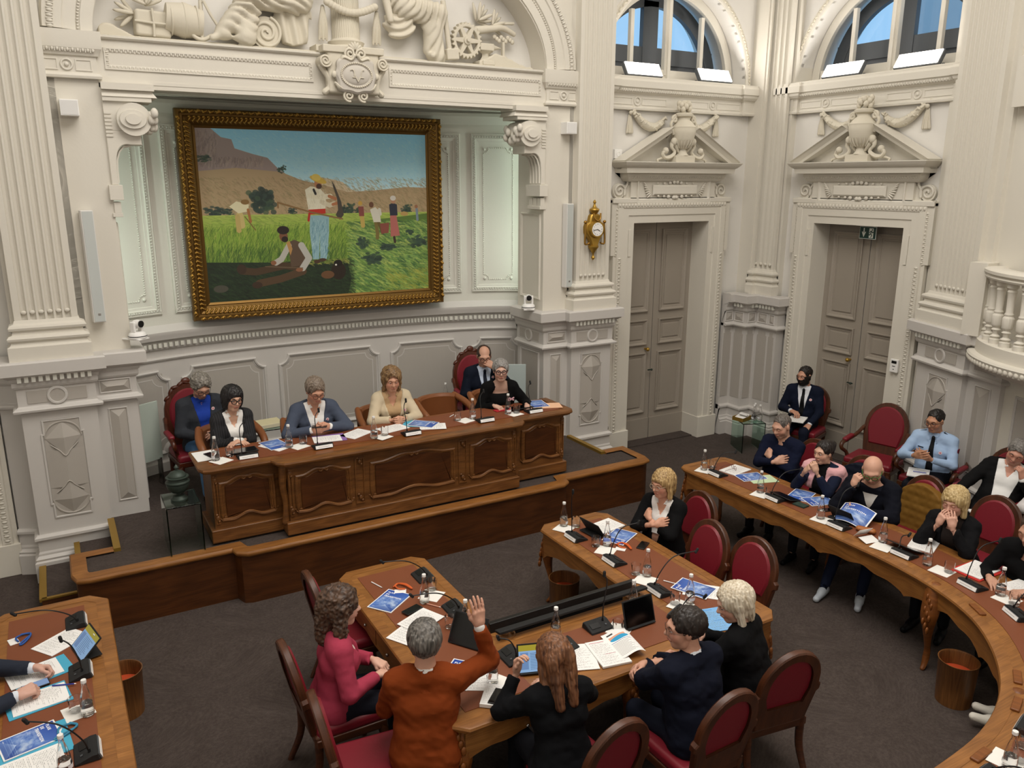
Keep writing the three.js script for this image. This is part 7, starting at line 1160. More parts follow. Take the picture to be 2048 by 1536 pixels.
doc('text', 6.28, -5.98, -1.4, 'under the spectacles', TT, 0.21, 0.297, 0.008); doc('plan', 6.27, -5.74, -1.8, 'before the man with crossed arms', TT, 0.21, 0.297, 0.004, 0.003); doc('green', 6.33, -5.64, -1.9, 'sticking out under a brochure', TT, 0.21, 0.297, 0.002); doc('plan', 6.33, -5.12, -1.2, 'under the tablet of the woman with the pink sweater', TT, 0.21, 0.297, 0.004); doc('plan', 6.36, -4.92, -1.9, 'open right of the woman with the pink sweater', TT, 0.21, 0.28, 0.004, 0.003); doc('pass', 6.12, -4.94, 0.1, 'before the bald man', TT, 0.09, 0.13, 0.012);
doc('text', 6.36, -3.8, -1.2, 'under the elbows of the blonde woman', TT, 0.21, 0.297, 0.006); doc('redfolder', 6.28, -3.28, -1.6, 'before the man at the right edge', TT, 0.25, 0.33, 0.006); doc('text', 6.29, -3.28, -1.55, 'on the bright red folder', TT, 0.21, 0.3, 0.006, 0.008); doc('text', 6.32, -2.94, -1.7, 'right of the red folder', TT, 0.21, 0.297, 0.004);
doc('text', -0.24, -5.8, 2.2, 'behind the lit tablet', TT); doc('cyan', -0.36, -5.46, 1.85, 'under the writing man\'s hand', TT, 0.24, 0.34, 0.003); doc('text', -0.4, -5.46, 1.8, 'under the writing man\'s hand', TT, 0.21, 0.3, 0.003, 0.004); doc('cyan', -0.38, -5.14, 1.75, 'under the phone', TT, 0.24, 0.34, 0.003); doc('text', -0.37, -5.14, 1.7, 'under the phone', TT, 0.21, 0.3, 0.003, 0.004); doc('cyan', -0.4, -4.68, 1.7, 'at the lower left corner', TT, 0.32, 0.36, 0.003); doc('plan', -0.42, -4.74, 1.8, 'at the lower left corner', TT, 0.21, 0.297, 0.004, 0.005); doc('text', -0.4, -4.5, 1.75, 'at the lower edge left', TT, 0.21, 0.297, 0.004, 0.005);
[[3.8, -5.64, 0.5, 'at the far end of the right table arm'], [3.86, -5.08, 0.6, 'beside the orange lanyard'], [3.82, -4.5, 0.5, 'midway along the right table arm'], [3.8, -4.06, 0.4, 'under the upturned glass near the white-haired woman'], [3.2, -4.02, 0.6, 'beside the black tablet'], [2.24, -5.12, 0.7, 'near the dais end of the left arm'], [2.16, -3.88, 0.5, 'beside the brunette\'s tablet'], [5.98, -6.15, 0.4, 'at the far end of the horseshoe table'], [5.99, -5.34, 0.3, 'before the woman with the pink sweater'], [6.02, -4.61, 0.2, 'before the bald man'], [6.0, -3.95, 0.2, 'between bald man and blonde woman'], [6.03, -3.42, 0.1, 'under the glass by the blonde woman'], [6.03, -2.9, 0, 'right of the red folder'], [-0.17, -4.9, 0.2, 'on the lower left table'], [4.24, -1.9, 0.2, 'at the lower right corner']].forEach(([x, z, a, l]) => doc('napkin', x, z, a, l, TT - 0.0005, 0.16, 0.16, 0.0015));
[[1.18, -7.52, 0.5, 'at the left end of the desk'], [1.93, -7.58, 0.4, 'left of the phone holder'], [2.76, -7.46, 0.4, 'before the woman in beige'], [3.76, -7.56, 0.3, 'before the empty tub chair'], [4.36, -7.52, 0.2, 'before the short grey-haired woman']].forEach(([x, z, a, l]) => doc('napkin', x, z, a, l, DT - 0.0005, 0.16, 0.16, 0.0015));
{ // curled right hand page of the open report
  const g = grp('report_page', 'raised curling page with blue chart before the man in navy', 'document', [3.1, TT, -3.84], 2.98 - PI);
  const p = new THREE.PlaneGeometry(0.21, 0.297, 12, 1); p.rotateX(-PI / 2); const q = p.attributes.position; for (let i = 0; i < q.count; i++) { const t = (q.getX(i) + 0.105) / 0.21; q.setY(i, 0.012 + 0.06 * Math.sin(t * PI * 0.9) * t); q.setX(i, -0.105 + 0.19 * t); } p.computeVertexNormals();
  mk('page', plainGeo(p), mat(0xffffff, 0.7, { side: THREE.DoubleSide, map: canvasTex(256, 360, (c) => { c.fillStyle = '#f6f5f3'; c.fillRect(0, 0, 256, 360); c.fillStyle = '#e2a58a'; c.fillRect(40, 70, 160, 40); c.fillStyle = '#2f9fd0'; c.beginPath(); c.ellipse(130, 115, 90, 26, 0, 0, 7); c.fill(); c.fillStyle = '#333'; c.fillRect(40, 30, 60, 18); c.fillStyle = '#999'; for (let i = 0; i < 12; i++) c.fillRect(30, 170 + i * 14, 190 - (i * 37) % 60, 4); c.fillStyle = '#3a4a9a'; c.fillRect(30, 150, 190, 5); }) }), g);
}
// tablets, phones and small things
function tablet(x, y, z, turn, tilt, label, screen, w = 0.26, h = 0.19) {
  const t = grp('tablet', label, 'tablet', [x, y + 0.007, z], turn, undefined), b = new THREE.Group(); b.name = 'tablet_body'; b.rotation.x = -tilt; t.add(b);
  mk('tablet_case', box(-w / 2, w / 2, 0, h, -0.008, 0, 0.004), M.blackMatt, b);
  const p = plainGeo(new THREE.PlaneGeometry(w - 0.02, h - 0.02)); p.translate(0, h / 2, 0.001); mk('screen', p, screen, b);
  if (tilt < 1.2) mk('folding_stand', at(cbox(w * 0.9, 0.006, h * 0.55, 0.002), 0, 0.004, -h * Math.sin(tilt) * 0.6), M.blackMatt, t);
}
const scrT = canvasTex(320, 240, (c) => { c.fillStyle = '#9cc3ee'; c.fillRect(0, 0, 320, 240); c.fillStyle = '#b9a93a'; c.fillRect(0, 0, 320, 52); c.fillStyle = '#7a9ccc'; c.fillRect(14, 66, 70, 150); c.fillStyle = '#56749c'; for (let i = 0; i < 11; i++) c.fillRect(100, 74 + i * 14, 180 - (i * 53) % 70, 4); c.fillStyle = '#fff'; c.fillRect(180, 14, 40, 8); });
const scrM = new THREE.MeshStandardMaterial({ color: 0x111111, emissive: 0xffffff, emissiveMap: scrT, emissiveIntensity: 0.75, roughness: 0.2 });
const offM = mat(0x050506, 0.15);
tablet(2.42, TT, -3.86, -0.35, 0.35, 'tablet with yellow-banded lit screen before the brunette', scrM); tablet(3.36, TT, -3.98, 0.0, 0.3, 'upright black tablet before the man in navy', offM, 0.27, 0.2);
tablet(2.14, TT, -4.36, -1.0, 0.5, 'black tablet leaning before the man in the rust jacket', offM, 0.27, 0.22); tablet(-0.16, TT, -5.56, -1.35, 0.8, 'tablet with blue lit screen on the left table', new THREE.MeshStandardMaterial({ color: 0x111111, emissive: 0xffffff, emissiveMap: scrT, emissiveIntensity: 0.6, roughness: 0.2 }));
tablet(4.0, TT, -5.42, PI / 2 + 0.1, 0.6, 'black tablet cover standing before the woman with crossed arms', offM, 0.26, 0.16); tablet(6.2, TT, -4.5, PI / 2, 0.6, 'black tablet cover standing before the bald man', offM, 0.26, 0.15); tablet(1.42, DT, -7.8, PI, 1.5, 'black tablet lying before the woman with the black bob', offM); tablet(4.52, DT, -7.78, PI, 1.45, 'dark tablet lying before the short grey-haired woman', offM, 0.28, 0.2); tablet(6.2, TT, -3.82, PI / 2, 1.2, 'black tablet cover before the blonde woman', offM, 0.28, 0.16); tablet(6.2, TT + 0.006, -5.14, PI / 2, 1.35, 'dark tablet on the brochure of the woman with the pink sweater', offM, 0.28, 0.16);
function phone(x, y, z, turn, label, lit) { const t = grp('phone', label, 'phone', [x, y, z], turn); mk('phone_body', box(-0.037, 0.037, 0, 0.009, -0.076, 0.076, 0.004), M.black, t); mk('phone_screen', box(-0.033, 0.033, 0.009, 0.0095, -0.07, 0.07), lit ? new THREE.MeshStandardMaterial({ color: 0x222222, emissive: 0x9ab8e8, emissiveIntensity: 0.6 }) : offM, t); return t; }
phone(4.2, TT, -5.0, -1.0, 'black phone lying beside the orange lanyard'); phone(2.02, TT + 0.008, -4.98, 1.9, 'brown-cased phone on the papers before the pink woman'); phone(-0.39, TT + 0.009, -5.3, 1.75, 'lit phone on the writing man\'s papers', 1); phone(1.12, DT + 0.004, -7.72, 0.3, 'black phone at the left end of the desk');
doc('text', 2.06, -3.78, 2.45, 'thick paperback report under the dark phone', TT, 0.15, 0.21, 0.022); phone(2.06, TT + 0.024, -3.75, 2.3, 'dark green phone on the thick report');
phone(6.28, TT, -4.72, 1.2, 'dark wallet phone behind the bottle of the bald man');
function lanyard(x, z, col, label, y = TT) { const t = grp('lanyard', label, 'lanyard', [x, y, z], rnd() * 3), pts = []; for (let i = 0; i < 10; i++) pts.push(V(0.08 * Math.cos(i * 0.9) * (1 - i * 0.03), 0.008 + 0.004 * (i % 3), 0.05 * Math.sin(i * 1.3))); mk('ribbon', tube(pts, 0.006, 6, 60), mat(col, 0.8), t); mk('card_holder', box(-0.02, 0.07, 0, 0.005, -0.09, -0.03, 0.002), M.paper, t); }
lanyard(4.05, -5.06, 0xd8642a, 'tangled orange lanyard near the crossed-arms woman'); lanyard(2.1, -5.34, 0xd8642a, 'tangled orange lanyard near the dais end of the left arm'); lanyard(-0.46, -5.95, 0x2a5aa8, 'blue lanyard with wooden tag on the left table'); lanyard(-0.24, -4.72, 0x3a86a8, 'white badge with blue ribbon on the left table');
function pen(x, y, z, a, col, label) { const t = grp('pen', label, 'pen', [x, y + 0.005, z], a), g = new THREE.CylinderGeometry(0.0045, 0.0045, 0.13, 8); g.rotateX(PI / 2); mk('barrel', fin(g), mat(col, 0.4), t); const n = new THREE.ConeGeometry(0.0045, 0.014, 8); n.rotateX(PI / 2); n.translate(0, 0, 0.072); mk('nib', fin(n), M.chrome, t); }
pen(3.72, DT, -7.8, 2.2, 0xeeeeee, 'white pen on the desk before the empty tub chair'); pen(1.93, TT, -5.48, 0.3, 0xf0f0f0, 'white pen at the dais end of the left table arm'); pen(2.18, TT, -4.98, 0.6, 0xd8a088, 'pale pink pen before the woman in pink'); pen(-0.24, TT + 0.008, -5.22, 1.2, 0x2a3a9a, 'blue pen beside the lit phone'); pen(3.97, TT, -4.36, 0.5, 0xf4f4f4, 'white pen between microphone and brochure');
{ const t = grp('spectacle_case', 'tan leather spectacle case before the bald man', 'case', [6.14, TT, -4.22], 0.4); mk('case_body', [at(fin(new THREE.CapsuleGeometry(0.028, 0.12, 6, 14)), 0, 0.024, 0, PI / 2, 0, 0, [1.2, 1, 0.85])], mat(0xa8642c, 0.5), t); mk('case_seam', at(cbox(0.07, 0.002, 0.165, 0.001), 0, 0.024, 0), mat(0x6e3d18, 0.6), t); }
{ const t = grp('spectacles', 'dark red spectacles lying on the papers', 'glasses', [6.28, TT + 0.03, -6.0], 1.2), gs = []; for (const e of [-1, 1]) { const a = new THREE.TorusGeometry(0.024, 0.0022, 6, 20); a.translate(e * 0.034, 0, 0); gs.push(fin(a)); gs.push(tube([V(e * 0.06, 0.006, 0), V(e * 0.062, 0.004, -0.07), V(e * 0.058, -0.018, -0.13)], 0.002, 5, 10)); } gs.push(tube([V(-0.01, 0.004, 0), V(0, 0.007, 0.002), V(0.01, 0.004, 0)], 0.002, 5, 6)); mk('spectacle_frame', gs, mat(0x5a1f2a, 0.4), t); }
{ const t = grp('folded_card', 'folded white card standing before the bald man', 'card', [6.02, TT, -4.14], 1.4); mk('card_front', at(cbox(0.1, 0.002, 0.15), 0.025, 0.05, 0, 0, 0, -0.9), M.paper, t); mk('card_back', at(cbox(0.1, 0.002, 0.15), -0.05, 0.012, 0, 0, 0, 0.2), M.paper, t); }
// things in hands
{ const p = people.P10, a = p.w(p.aL.W); const g = grp('held_brochure', 'glossy blue brochure held open by the bald man', 'brochure', [a.x - 0.13, a.y - 0.005, a.z - 0.02], -1.45); const q = new THREE.PlaneGeometry(0.32, 0.24, 10, 1), v = q.attributes.position; for (let i = 0; i < v.count; i++) v.setZ(i, 0.05 * Math.sin((v.getX(i) + 0.16) * 10)); q.rotateX(-1.05); q.computeVertexNormals(); mk('pages', plainGeo(q), mat(0xffffff, 0.3, { map: planT, side: THREE.DoubleSide }), g); }
const hold = (k, side, label, dy = 0.01) => { const p = people[k], a = side > 0 ? p.aL : p.aR, D = a.c.d ? V(...a.c.d).normalize() : V(0, 0, 1), w = p.w(a.W.clone().addScaledVector(D, 0.09).add(V(0, dy + 0.015, 0))); const t = phone(w.x, w.y, w.z, p.root.rotation.y + 1.2, label); t.rotation.x = 0; return t; };
hold('P3', -1, 'black phone in the hands of the man in the blue-grey blazer', 0.02); hold('P5', -1, 'phone in the hand of the balding man behind the desk', 0.02); hold('P1', -1, 'phone in the hands of the curly-haired man behind the desk', 0.02);
const lapPaper = (k, x, y, z, a, label) => { const p = people[k], w = p.w(V(x, y, z)); doc('text', w.x, w.z, p.root.rotation.y + a, label, w.y, 0.22, 0.3, 0.012); };
lapPaper('P7', 0.0, 0.655, 0.34, PI, 'on the bearded man\'s knees'); lapPaper('P12', -0.05, 0.64, 0.34, PI + 0.2, 'on the officer\'s knees'); lapPaper('P13', -0.05, 0.62, 0.46, PI + 0.5, 'on the dozing man\'s knees');
pen(8.26, 0.66, -5.1, 0.6, 0x2a3a9a, 'blue pen on the officer\'s papers');
// coats over chairs
{ const f = (x, y, z) => { const t = clamp((y - 0.5) / 0.5, 0, 1), w = 0.2 + 0.07 * (1 - t); return Math.max(Math.hypot(Math.max(Math.abs(x) - w + 0.05, 0), Math.max(Math.abs(z + 0.3 - 0.08 * (1 - t)) - 0.03, 0)) - 0.05 + 0.006 * N3(x * 12, y * 12, z * 12) - 0.008 * Math.abs(Math.sin(x * 42)) * Math.abs(Math.sin(y * 42)), y - 0.95 + x * x * 2.2, 0.34 - y); };
  const c = grp('quilted_coat', 'mustard quilted coat over the chair behind the bald man', 'coat', [7.0, 0, -4.4], FNX); const m1 = new THREE.Mesh(meshField(f, [-0.34, 0.28, -0.48, 0.34, 1.05, -0.1], 0.012), cloth(0x7d5a24, 0.6)); m1.name = 'coat_shell'; c.add(m1); mk('coat_zip', box(-0.004, 0.004, 0.4, 0.9, -0.4, -0.39), M.brass, c);
  const d = grp('navy_coat', 'navy padded coat over the chair behind the pink sweater woman', 'coat', [6.98, 0, -5.1], FNX); const m2 = new THREE.Mesh(m1.geometry, cloth(0x161a28, 0.7)); m2.name = 'coat_shell'; d.add(m2); mk('coat_zip', box(-0.004, 0.004, 0.4, 0.9, -0.4, -0.39), M.black, d); }
{ const t = grp('napkin_basket', 'brass bread basket with white napkins on the corner glass table', 'basket', [8.57, 0.452, -8.1], 0.2); mk('basket', [sweep([[0, 0], [0, 0.05], [-0.01, 0.055], [-0.01, 0]], [V(-0.11, 0, -0.08), V(-0.11, 0, 0.08), V(0.11, 0, 0.08), V(0.11, 0, -0.08)], YN, true), box(-0.11, 0.11, 0, 0.006, -0.08, 0.08)], M.brass, t); mk('napkins', [at(cbox(0.2, 0.03, 0.14, 0.01), 0, 0.05, 0, 0.1, 0.1, 0.15), at(cbox(0.16, 0.02, 0.12, 0.008), 0.02, 0.08, 0.01, 0.2, 0.4, -0.2)], M.paper, t); }
{ const t = grp('binder', 'cream binder on the glass table behind the pinstriped woman', 'binder', [2.0, DY + 0.502, -9.3], 0.1); mk('binder_cover', box(-0.17, 0.17, 0, 0.05, -0.12, 0.12, 0.004), mat(0xd8cfa8, 0.7), t); mk('binder_spine', box(-0.17, 0.17, 0.004, 0.046, 0.118, 0.124, 0.002), mat(0xe6dfc0, 0.7), t); const u = grp('writing_pad', 'pale pad with dark folder on the glass table behind the tub chair', 'pad', [4.14, DY + 0.502, -9.26], 0.2); mk('pad', box(-0.16, 0.16, 0, 0.008, -0.11, 0.11), mat(0xe2dcb4, 0.8), u); mk('dark_folder', box(-0.05, 0.12, 0.008, 0.016, -0.02, 0.1), M.blackMatt, u); }
// ---------- painting ----------
{
  const paintT = canvasTex(1400, 990, (c, W, Hh) => {
    let s = 99; const r = () => (s = (s * 16807) % 2147483647) / 2147483647, R = (a, b) => a + (b - a) * r();
    const X = (u) => u * W, Y = (v) => v * Hh;
    const blob = (pts, col) => { c.fillStyle = col; c.beginPath(); pts.forEach(([u, v], i) => i ? c.lineTo(X(u), Y(v)) : c.moveTo(X(u), Y(v))); c.closePath(); c.fill(); };
    const strokes = (n, u0, u1, v0, v1, cols, l, w, ang, al = 0.5) => { for (let i = 0; i < n; i++) { const u = X(R(u0, u1)), v = Y(R(v0, v1)), a = ang + R(-0.4, 0.4), L = R(0.4, 1) * l; c.strokeStyle = cols[r() * cols.length | 0]; c.globalAlpha = al * R(0.4, 1); c.lineWidth = R(0.5, 1) * w; c.lineCap = 'round'; c.beginPath(); c.moveTo(u, v); c.quadraticCurveTo(u + Math.cos(a) * L * 0.5 + R(-3, 3), v + Math.sin(a) * L * 0.5, u + Math.cos(a + 0.2) * L, v + Math.sin(a + 0.2) * L); c.stroke(); } c.globalAlpha = 1; };
    const g = c.createLinearGradient(0, 0, 0, Y(0.4)); g.addColorStop(0, '#8ed2f2'); g.addColorStop(0.6, '#b0e0f0'); g.addColorStop(1, '#dcf0f2'); c.fillStyle = g; c.fillRect(0, 0, W, Hh);
    strokes(2600, 0, 1, 0, 0.36, ['#7cc6ec', '#98d4ee', '#bce6f0', '#86cbee', '#d0ecf0'], 16, 9, 0.4, 0.22);
    // cliff and hills
    blob([[0.5, 0.27], [0.56, 0.285], [0.6, 0.3], [0.62, 0.33], [0.66, 0.36], [0.5, 0.36]], '#d8c7a8');
    blob([[0, 0.0], [0.06, 0.0], [0.1, 0.05], [0.14, 0.06], [0.15, 0.11], [0.22, 0.14], [0.28, 0.16], [0.32, 0.22], [0.35, 0.25], [0, 0.3]], '#9c8c88');
    strokes(160, 0, 0.08, 0.01, 0.16, ['#8d7d78', '#ac9a8e', '#7a6c6c'], 40, 9, 1.55, 0.5); strokes(260, 0, 0.26, 0.16, 0.2, ['#8d7d78', '#ac9a8e', '#7a6c6c'], 30, 9, 1.55, 0.5);
    blob([[0, 0.24], [0.15, 0.22], [0.33, 0.24], [0.42, 0.29], [0.52, 0.32], [0.62, 0.36], [0.75, 0.35], [0.9, 0.33], [1, 0.335], [1, 0.54], [0, 0.54]], '#b49c78');
    strokes(2600, 0, 1, 0.27, 0.52, ['#8a7856', '#b49c78', '#7c7850', '#a88e68', '#8e885a', '#c2aa86'], 26, 7, 0.45, 0.4);
    const skyTop = (u) => u < 0.33 ? 0.24 : u < 0.62 ? 0.24 + (u - 0.33) * 0.42 : 0.36 - (u - 0.62) * 0.07;
    // trees
    const tree = (u, v, w, h, n = 60) => { for (let i = 0; i < n; i++) { c.fillStyle = ['#2c3f3a', '#354a40', '#24332f', '#41583f'][r() * 4 | 0]; c.globalAlpha = 0.7; c.beginPath(); c.ellipse(X(u + R(-w, w) * Math.sqrt(r())), Y(v + R(-h, h) * Math.sqrt(r())), X(w * 0.22), Y(h * 0.2), 0, 0, 7); c.fill(); } c.globalAlpha = 1; };
    tree(0.245, 0.41, 0.055, 0.075, 130); for (const [u, w, h] of [[0.05, 0.04, 0.035], [0.1, 0.025, 0.02], [0.37, 0.02, 0.02], [0.6, 0.02, 0.03], [0.63, 0.025, 0.04], [0.67, 0.02, 0.025], [0.9, 0.03, 0.03]]) tree(u, 0.47, w, h, 50); tree(0.335, 0.225, 0.02, 0.022, 40); tree(0.03, 0.17, 0.03, 0.02, 40);
    // meadow
    const m = c.createLinearGradient(0, Y(0.48), 0, Y(1)); m.addColorStop(0, '#b4c860'); m.addColorStop(0.25, '#8cae40'); m.addColorStop(1, '#38562a'); c.fillStyle = m; c.fillRect(0, Y(0.49), W, Y(0.51));
    strokes(900, 0, 1, 0.49, 0.56, ['#9aaa52', '#7d9a40', '#b0b866', '#6c8a38'], 50, 5, 0.05, 0.45);
    strokes(4200, 0, 0.68, 0.58, 0.8, ['#5d7f2a', '#7a9a3a', '#466a24', '#96ac4c', '#39591f', '#b7b95c'], 46, 4, -1.5, 0.5);
    blob([[0.62, 0.55], [1, 0.5], [1, 1], [0.62, 1], [0.6, 0.78], [0.66, 0.68]], '#5c7a36');
    strokes(3600, 0.6, 1, 0.54, 1, ['#5f8440', '#93b254', '#3f6436', '#c0ca6c', '#74a056', '#34583a', '#a8c26c'], 70, 9, 0.25, 0.55); strokes(260, 0, 0.6, 0.7, 0.78, ['#2c4a22', '#3a5c28', '#24401e'], 60, 6, -1.5, 0.5);
    for (const [u, v, w, h] of [[0.95, 0.68, 0.05, 0.04], [0.8, 0.71, 0.04, 0.025], [0.91, 0.62, 0.02, 0.02], [0.72, 0.78, 0.05, 0.04], [0.68, 0.68, 0.03, 0.04]]) tree(u, v, w, h, 60);
    blob([[0, 0.76], [0.3, 0.78], [0.5, 0.8], [0.6, 0.78], [0.62, 0.9], [0.6, 1], [0, 1]], '#20301f');
    strokes(2400, 0, 0.62, 0.77, 1, ['#1a2a1c', '#2a3e26', '#24361f', '#34482a', '#182018'], 36, 8, 0.2, 0.5);
    strokes(120, 0.42, 0.6, 0.775, 0.8, ['#b9b55a', '#8a9a40'], 30, 5, 0, 0.6); strokes(200, 0.78, 1, 0.85, 1, ['#8a9a3c', '#a9a648'], 60, 9, 0.3, 0.5);
    const lim = (pts, w, col) => { c.strokeStyle = col; c.lineWidth = X(w); c.lineCap = c.lineJoin = 'round'; c.beginPath(); pts.forEach(([u, v], i) => i ? c.lineTo(X(u), Y(v)) : c.moveTo(X(u), Y(v))); c.stroke(); };
    const dot = (u, v, a, b, col, t = 0) => { c.fillStyle = col; c.beginPath(); c.ellipse(X(u), Y(v), X(a), Y(b), t, 0, 7); c.fill(); };
    // standing reaper
    blob([[0.445, 0.5], [0.53, 0.5], [0.525, 0.62], [0.51, 0.77], [0.48, 0.77], [0.485, 0.6], [0.475, 0.77], [0.448, 0.77], [0.44, 0.6]], '#8fb4bd'); strokes(160, 0.445, 0.525, 0.51, 0.76, ['#b9d4d6', '#6a96a6', '#4a7a90'], 40, 6, 1.55, 0.5);
    dot(0.465, 0.785, 0.014, 0.012, '#4a3426'); dot(0.49, 0.775, 0.018, 0.01, '#4a3426');
    blob([[0.43, 0.345], [0.455, 0.325], [0.495, 0.335], [0.52, 0.38], [0.515, 0.47], [0.44, 0.47]], '#e9e4cc'); lim([[0.45, 0.38], [0.5, 0.39], [0.54, 0.385]], 0.022, '#e6dfc4'); lim([[0.5, 0.42], [0.535, 0.44], [0.555, 0.43]], 0.02, '#d9d0b4'); lim([[0.535, 0.385], [0.562, 0.4]], 0.014, '#b5764e'); lim([[0.55, 0.435], [0.575, 0.425]], 0.013, '#b5764e');
    strokes(120, 0.43, 0.52, 0.34, 0.46, ['#f6f2e0', '#cfc6a8', '#b9b094'], 24, 4, 1.2, 0.5); blob([[0.44, 0.465], [0.515, 0.46], [0.515, 0.49], [0.44, 0.495]], '#c3301f'); lim([[0.443, 0.49], [0.438, 0.53]], 0.01, '#b52a1c'); lim([[0.468, 0.345], [0.475, 0.37]], 0.01, '#222');
    dot(0.488, 0.31, 0.016, 0.03, '#b98058'); dot(0.492, 0.325, 0.012, 0.016, '#4a2f20'); dot(0.49, 0.285, 0.038, 0.018, '#d9b84e', 0.35); dot(0.482, 0.272, 0.02, 0.02, '#e6cc66', 0.2);
    blob([[0.55, 0.29], [0.565, 0.33], [0.588, 0.42], [0.597, 0.5], [0.578, 0.53], [0.56, 0.5], [0.572, 0.47], [0.57, 0.4], [0.555, 0.33]], '#4a443c'); lim([[0.31, 0.45], [0.31, 0.42], [0.45, 0.48], [0.59, 0.525]], 0.007, '#8a6a40');
    // seated man in the shade
    lim([[0.14, 0.82], [0.2, 0.83], [0.32, 0.8], [0.4, 0.82]], 0.03, '#4a3826'); lim([[0.21, 0.9], [0.3, 0.88], [0.4, 0.84]], 0.032, '#54402c'); dot(0.14, 0.81, 0.02, 0.03, '#3c2c20'); dot(0.2, 0.91, 0.022, 0.02, '#3c2c20');
    blob([[0.34, 0.66], [0.37, 0.645], [0.41, 0.67], [0.42, 0.8], [0.35, 0.81]], '#5c4a3a'); lim([[0.345, 0.68], [0.31, 0.76], [0.285, 0.78]], 0.025, '#b9b6ac'); lim([[0.4, 0.68], [0.43, 0.76], [0.4, 0.82]], 0.028, '#b9b8b0'); blob([[0.335, 0.66], [0.35, 0.65], [0.36, 0.7], [0.35, 0.74]], '#b58a52'); dot(0.325, 0.62, 0.018, 0.035, '#7a4f38'); dot(0.33, 0.64, 0.014, 0.018, '#2a1c16'); dot(0.325, 0.585, 0.026, 0.025, '#241a18'); lim([[0.24, 0.8], [0.4, 0.82]], 0.004, '#6a5a44'); dot(0.275, 0.78, 0.012, 0.014, '#8a5c40'); dot(0.385, 0.83, 0.016, 0.012, '#8a5c40');
    // bending man at left, walking group at right
    lim([[0.155, 0.55], [0.15, 0.49]], 0.028, '#cdb878'); lim([[0.142, 0.58], [0.14, 0.5]], 0.02, '#c2aa68'); blob([[0.11, 0.44], [0.14, 0.41], [0.19, 0.43], [0.185, 0.47], [0.145, 0.48]], '#e6dfba'); lim([[0.185, 0.46], [0.192, 0.53]], 0.011, '#a9703f'); dot(0.175, 0.415, 0.017, 0.015, '#8a6a3a'); lim([[0.17, 0.5], [0.21, 0.58]], 0.004, '#7a5c34');
    lim([[0.742, 0.52], [0.752, 0.62], [0.75, 0.65]], 0.017, '#7a6a38'); lim([[0.755, 0.54], [0.775, 0.62]], 0.013, '#6a5a30'); blob([[0.72, 0.47], [0.745, 0.455], [0.765, 0.48], [0.77, 0.55], [0.735, 0.55]], '#dad6c6'); dot(0.727, 0.44, 0.011, 0.018, '#6a4630'); blob([[0.765, 0.56], [0.81, 0.555], [0.805, 0.62], [0.77, 0.625]], '#8a4c40');
    blob([[0.815, 0.5], [0.845, 0.5], [0.86, 0.64], [0.815, 0.645]], '#b56a62'); blob([[0.812, 0.44], [0.83, 0.43], [0.85, 0.44], [0.852, 0.51], [0.815, 0.51]], '#2c3040'); dot(0.832, 0.415, 0.012, 0.02, '#b98a6c'); dot(0.832, 0.4, 0.014, 0.016, '#dcd6cc'); lim([[0.832, 0.65], [0.835, 0.68]], 0.012, '#3a2c24');
    lim([[0.68, 0.5], [0.684, 0.57]], 0.02, '#c2a85a'); blob([[0.665, 0.45], [0.69, 0.45], [0.692, 0.51], [0.668, 0.51]], '#8a4a44'); dot(0.675, 0.43, 0.01, 0.014, '#c9a24a'); lim([[0.765, 0.47], [0.768, 0.5]], 0.014, '#d6d2c2'); dot(0.885, 0.5, 0.02, 0.014, '#b9975a'); lim([[0.947, 0.47], [0.95, 0.54]], 0.012, '#7a8a98'); dot(0.945, 0.455, 0.008, 0.012, '#9a6a4c');
    dot(0.56, 0.85, 0.034, 0.055, '#2a2018'); dot(0.56, 0.8, 0.02, 0.02, '#1a1612'); dot(0.55, 0.81, 0.005, 0.006, '#e6e2d8'); dot(0.51, 0.87, 0.03, 0.025, '#6a4a30'); dot(0.05, 0.92, 0.03, 0.022, '#4c4a40');
  });
  const p = grp('framed_painting', 'large gilt-framed oil painting of haymakers in a sunny meadow', 'painting', [0, 0, -9.83]);
  const x0 = 1.378, x1 = 4.556, y0 = 2.26, y1 = 4.61;
  const cv = plainGeo(new THREE.PlaneGeometry(x1 - x0 - 0.39, y1 - y0 - 0.39)); cv.translate((x0 + x1) / 2, (y0 + y1) / 2, 0.02); mk('canvas', cv, mat(0xffffff, 0.45, { map: paintT }), p);
  mk('back_board', box(x0 + 0.1, x1 - 0.1, y0 + 0.1, y1 - 0.1, -0.03, 0.01), M.darkWood, p);
  const prof = [[0, -0.04], [0, 0.06], [0.015, 0.085], [0.04, 0.085], [0.05, 0.07], [0.075, 0.065], [0.085, 0.075], [0.14, 0.05], [0.165, 0.03], [0.175, 0.035], [0.2, 0.022], [0.2, 0.0]];
  const cs = rectPath(x0, x1, y0, y1, 0), om = mat(0x6e5226, 0.42, { metalness: 0.75 });
  for (let i = 0; i < 4; i++) { const a = cs[i], b = cs[(i + 1) % 4], t = V().subVectors(b, a).normalize(), n = V().crossVectors(ZN, t); // one moulded rail per side, mitred
    const A = prof.map(([o, h]) => V().copy(a).addScaledVector(t, o).addScaledVector(n, o).setZ(h)), Bq = prof.map(([o, h]) => V().copy(b).addScaledVector(t, -o).addScaledVector(n, o).setZ(h)), pos = []; for (let j = 0; j < prof.length - 1; j++) for (const q of [A[j], A[j + 1], Bq[j], A[j + 1], Bq[j + 1], Bq[j]]) pos.push(q.x, q.y, q.z); const g = new THREE.BufferGeometry(); g.setAttribute('position', new THREE.Float32BufferAttribute(pos, 3)); g.computeVertexNormals();
    const rail = mk('frame_rail', fin(g), om, p);
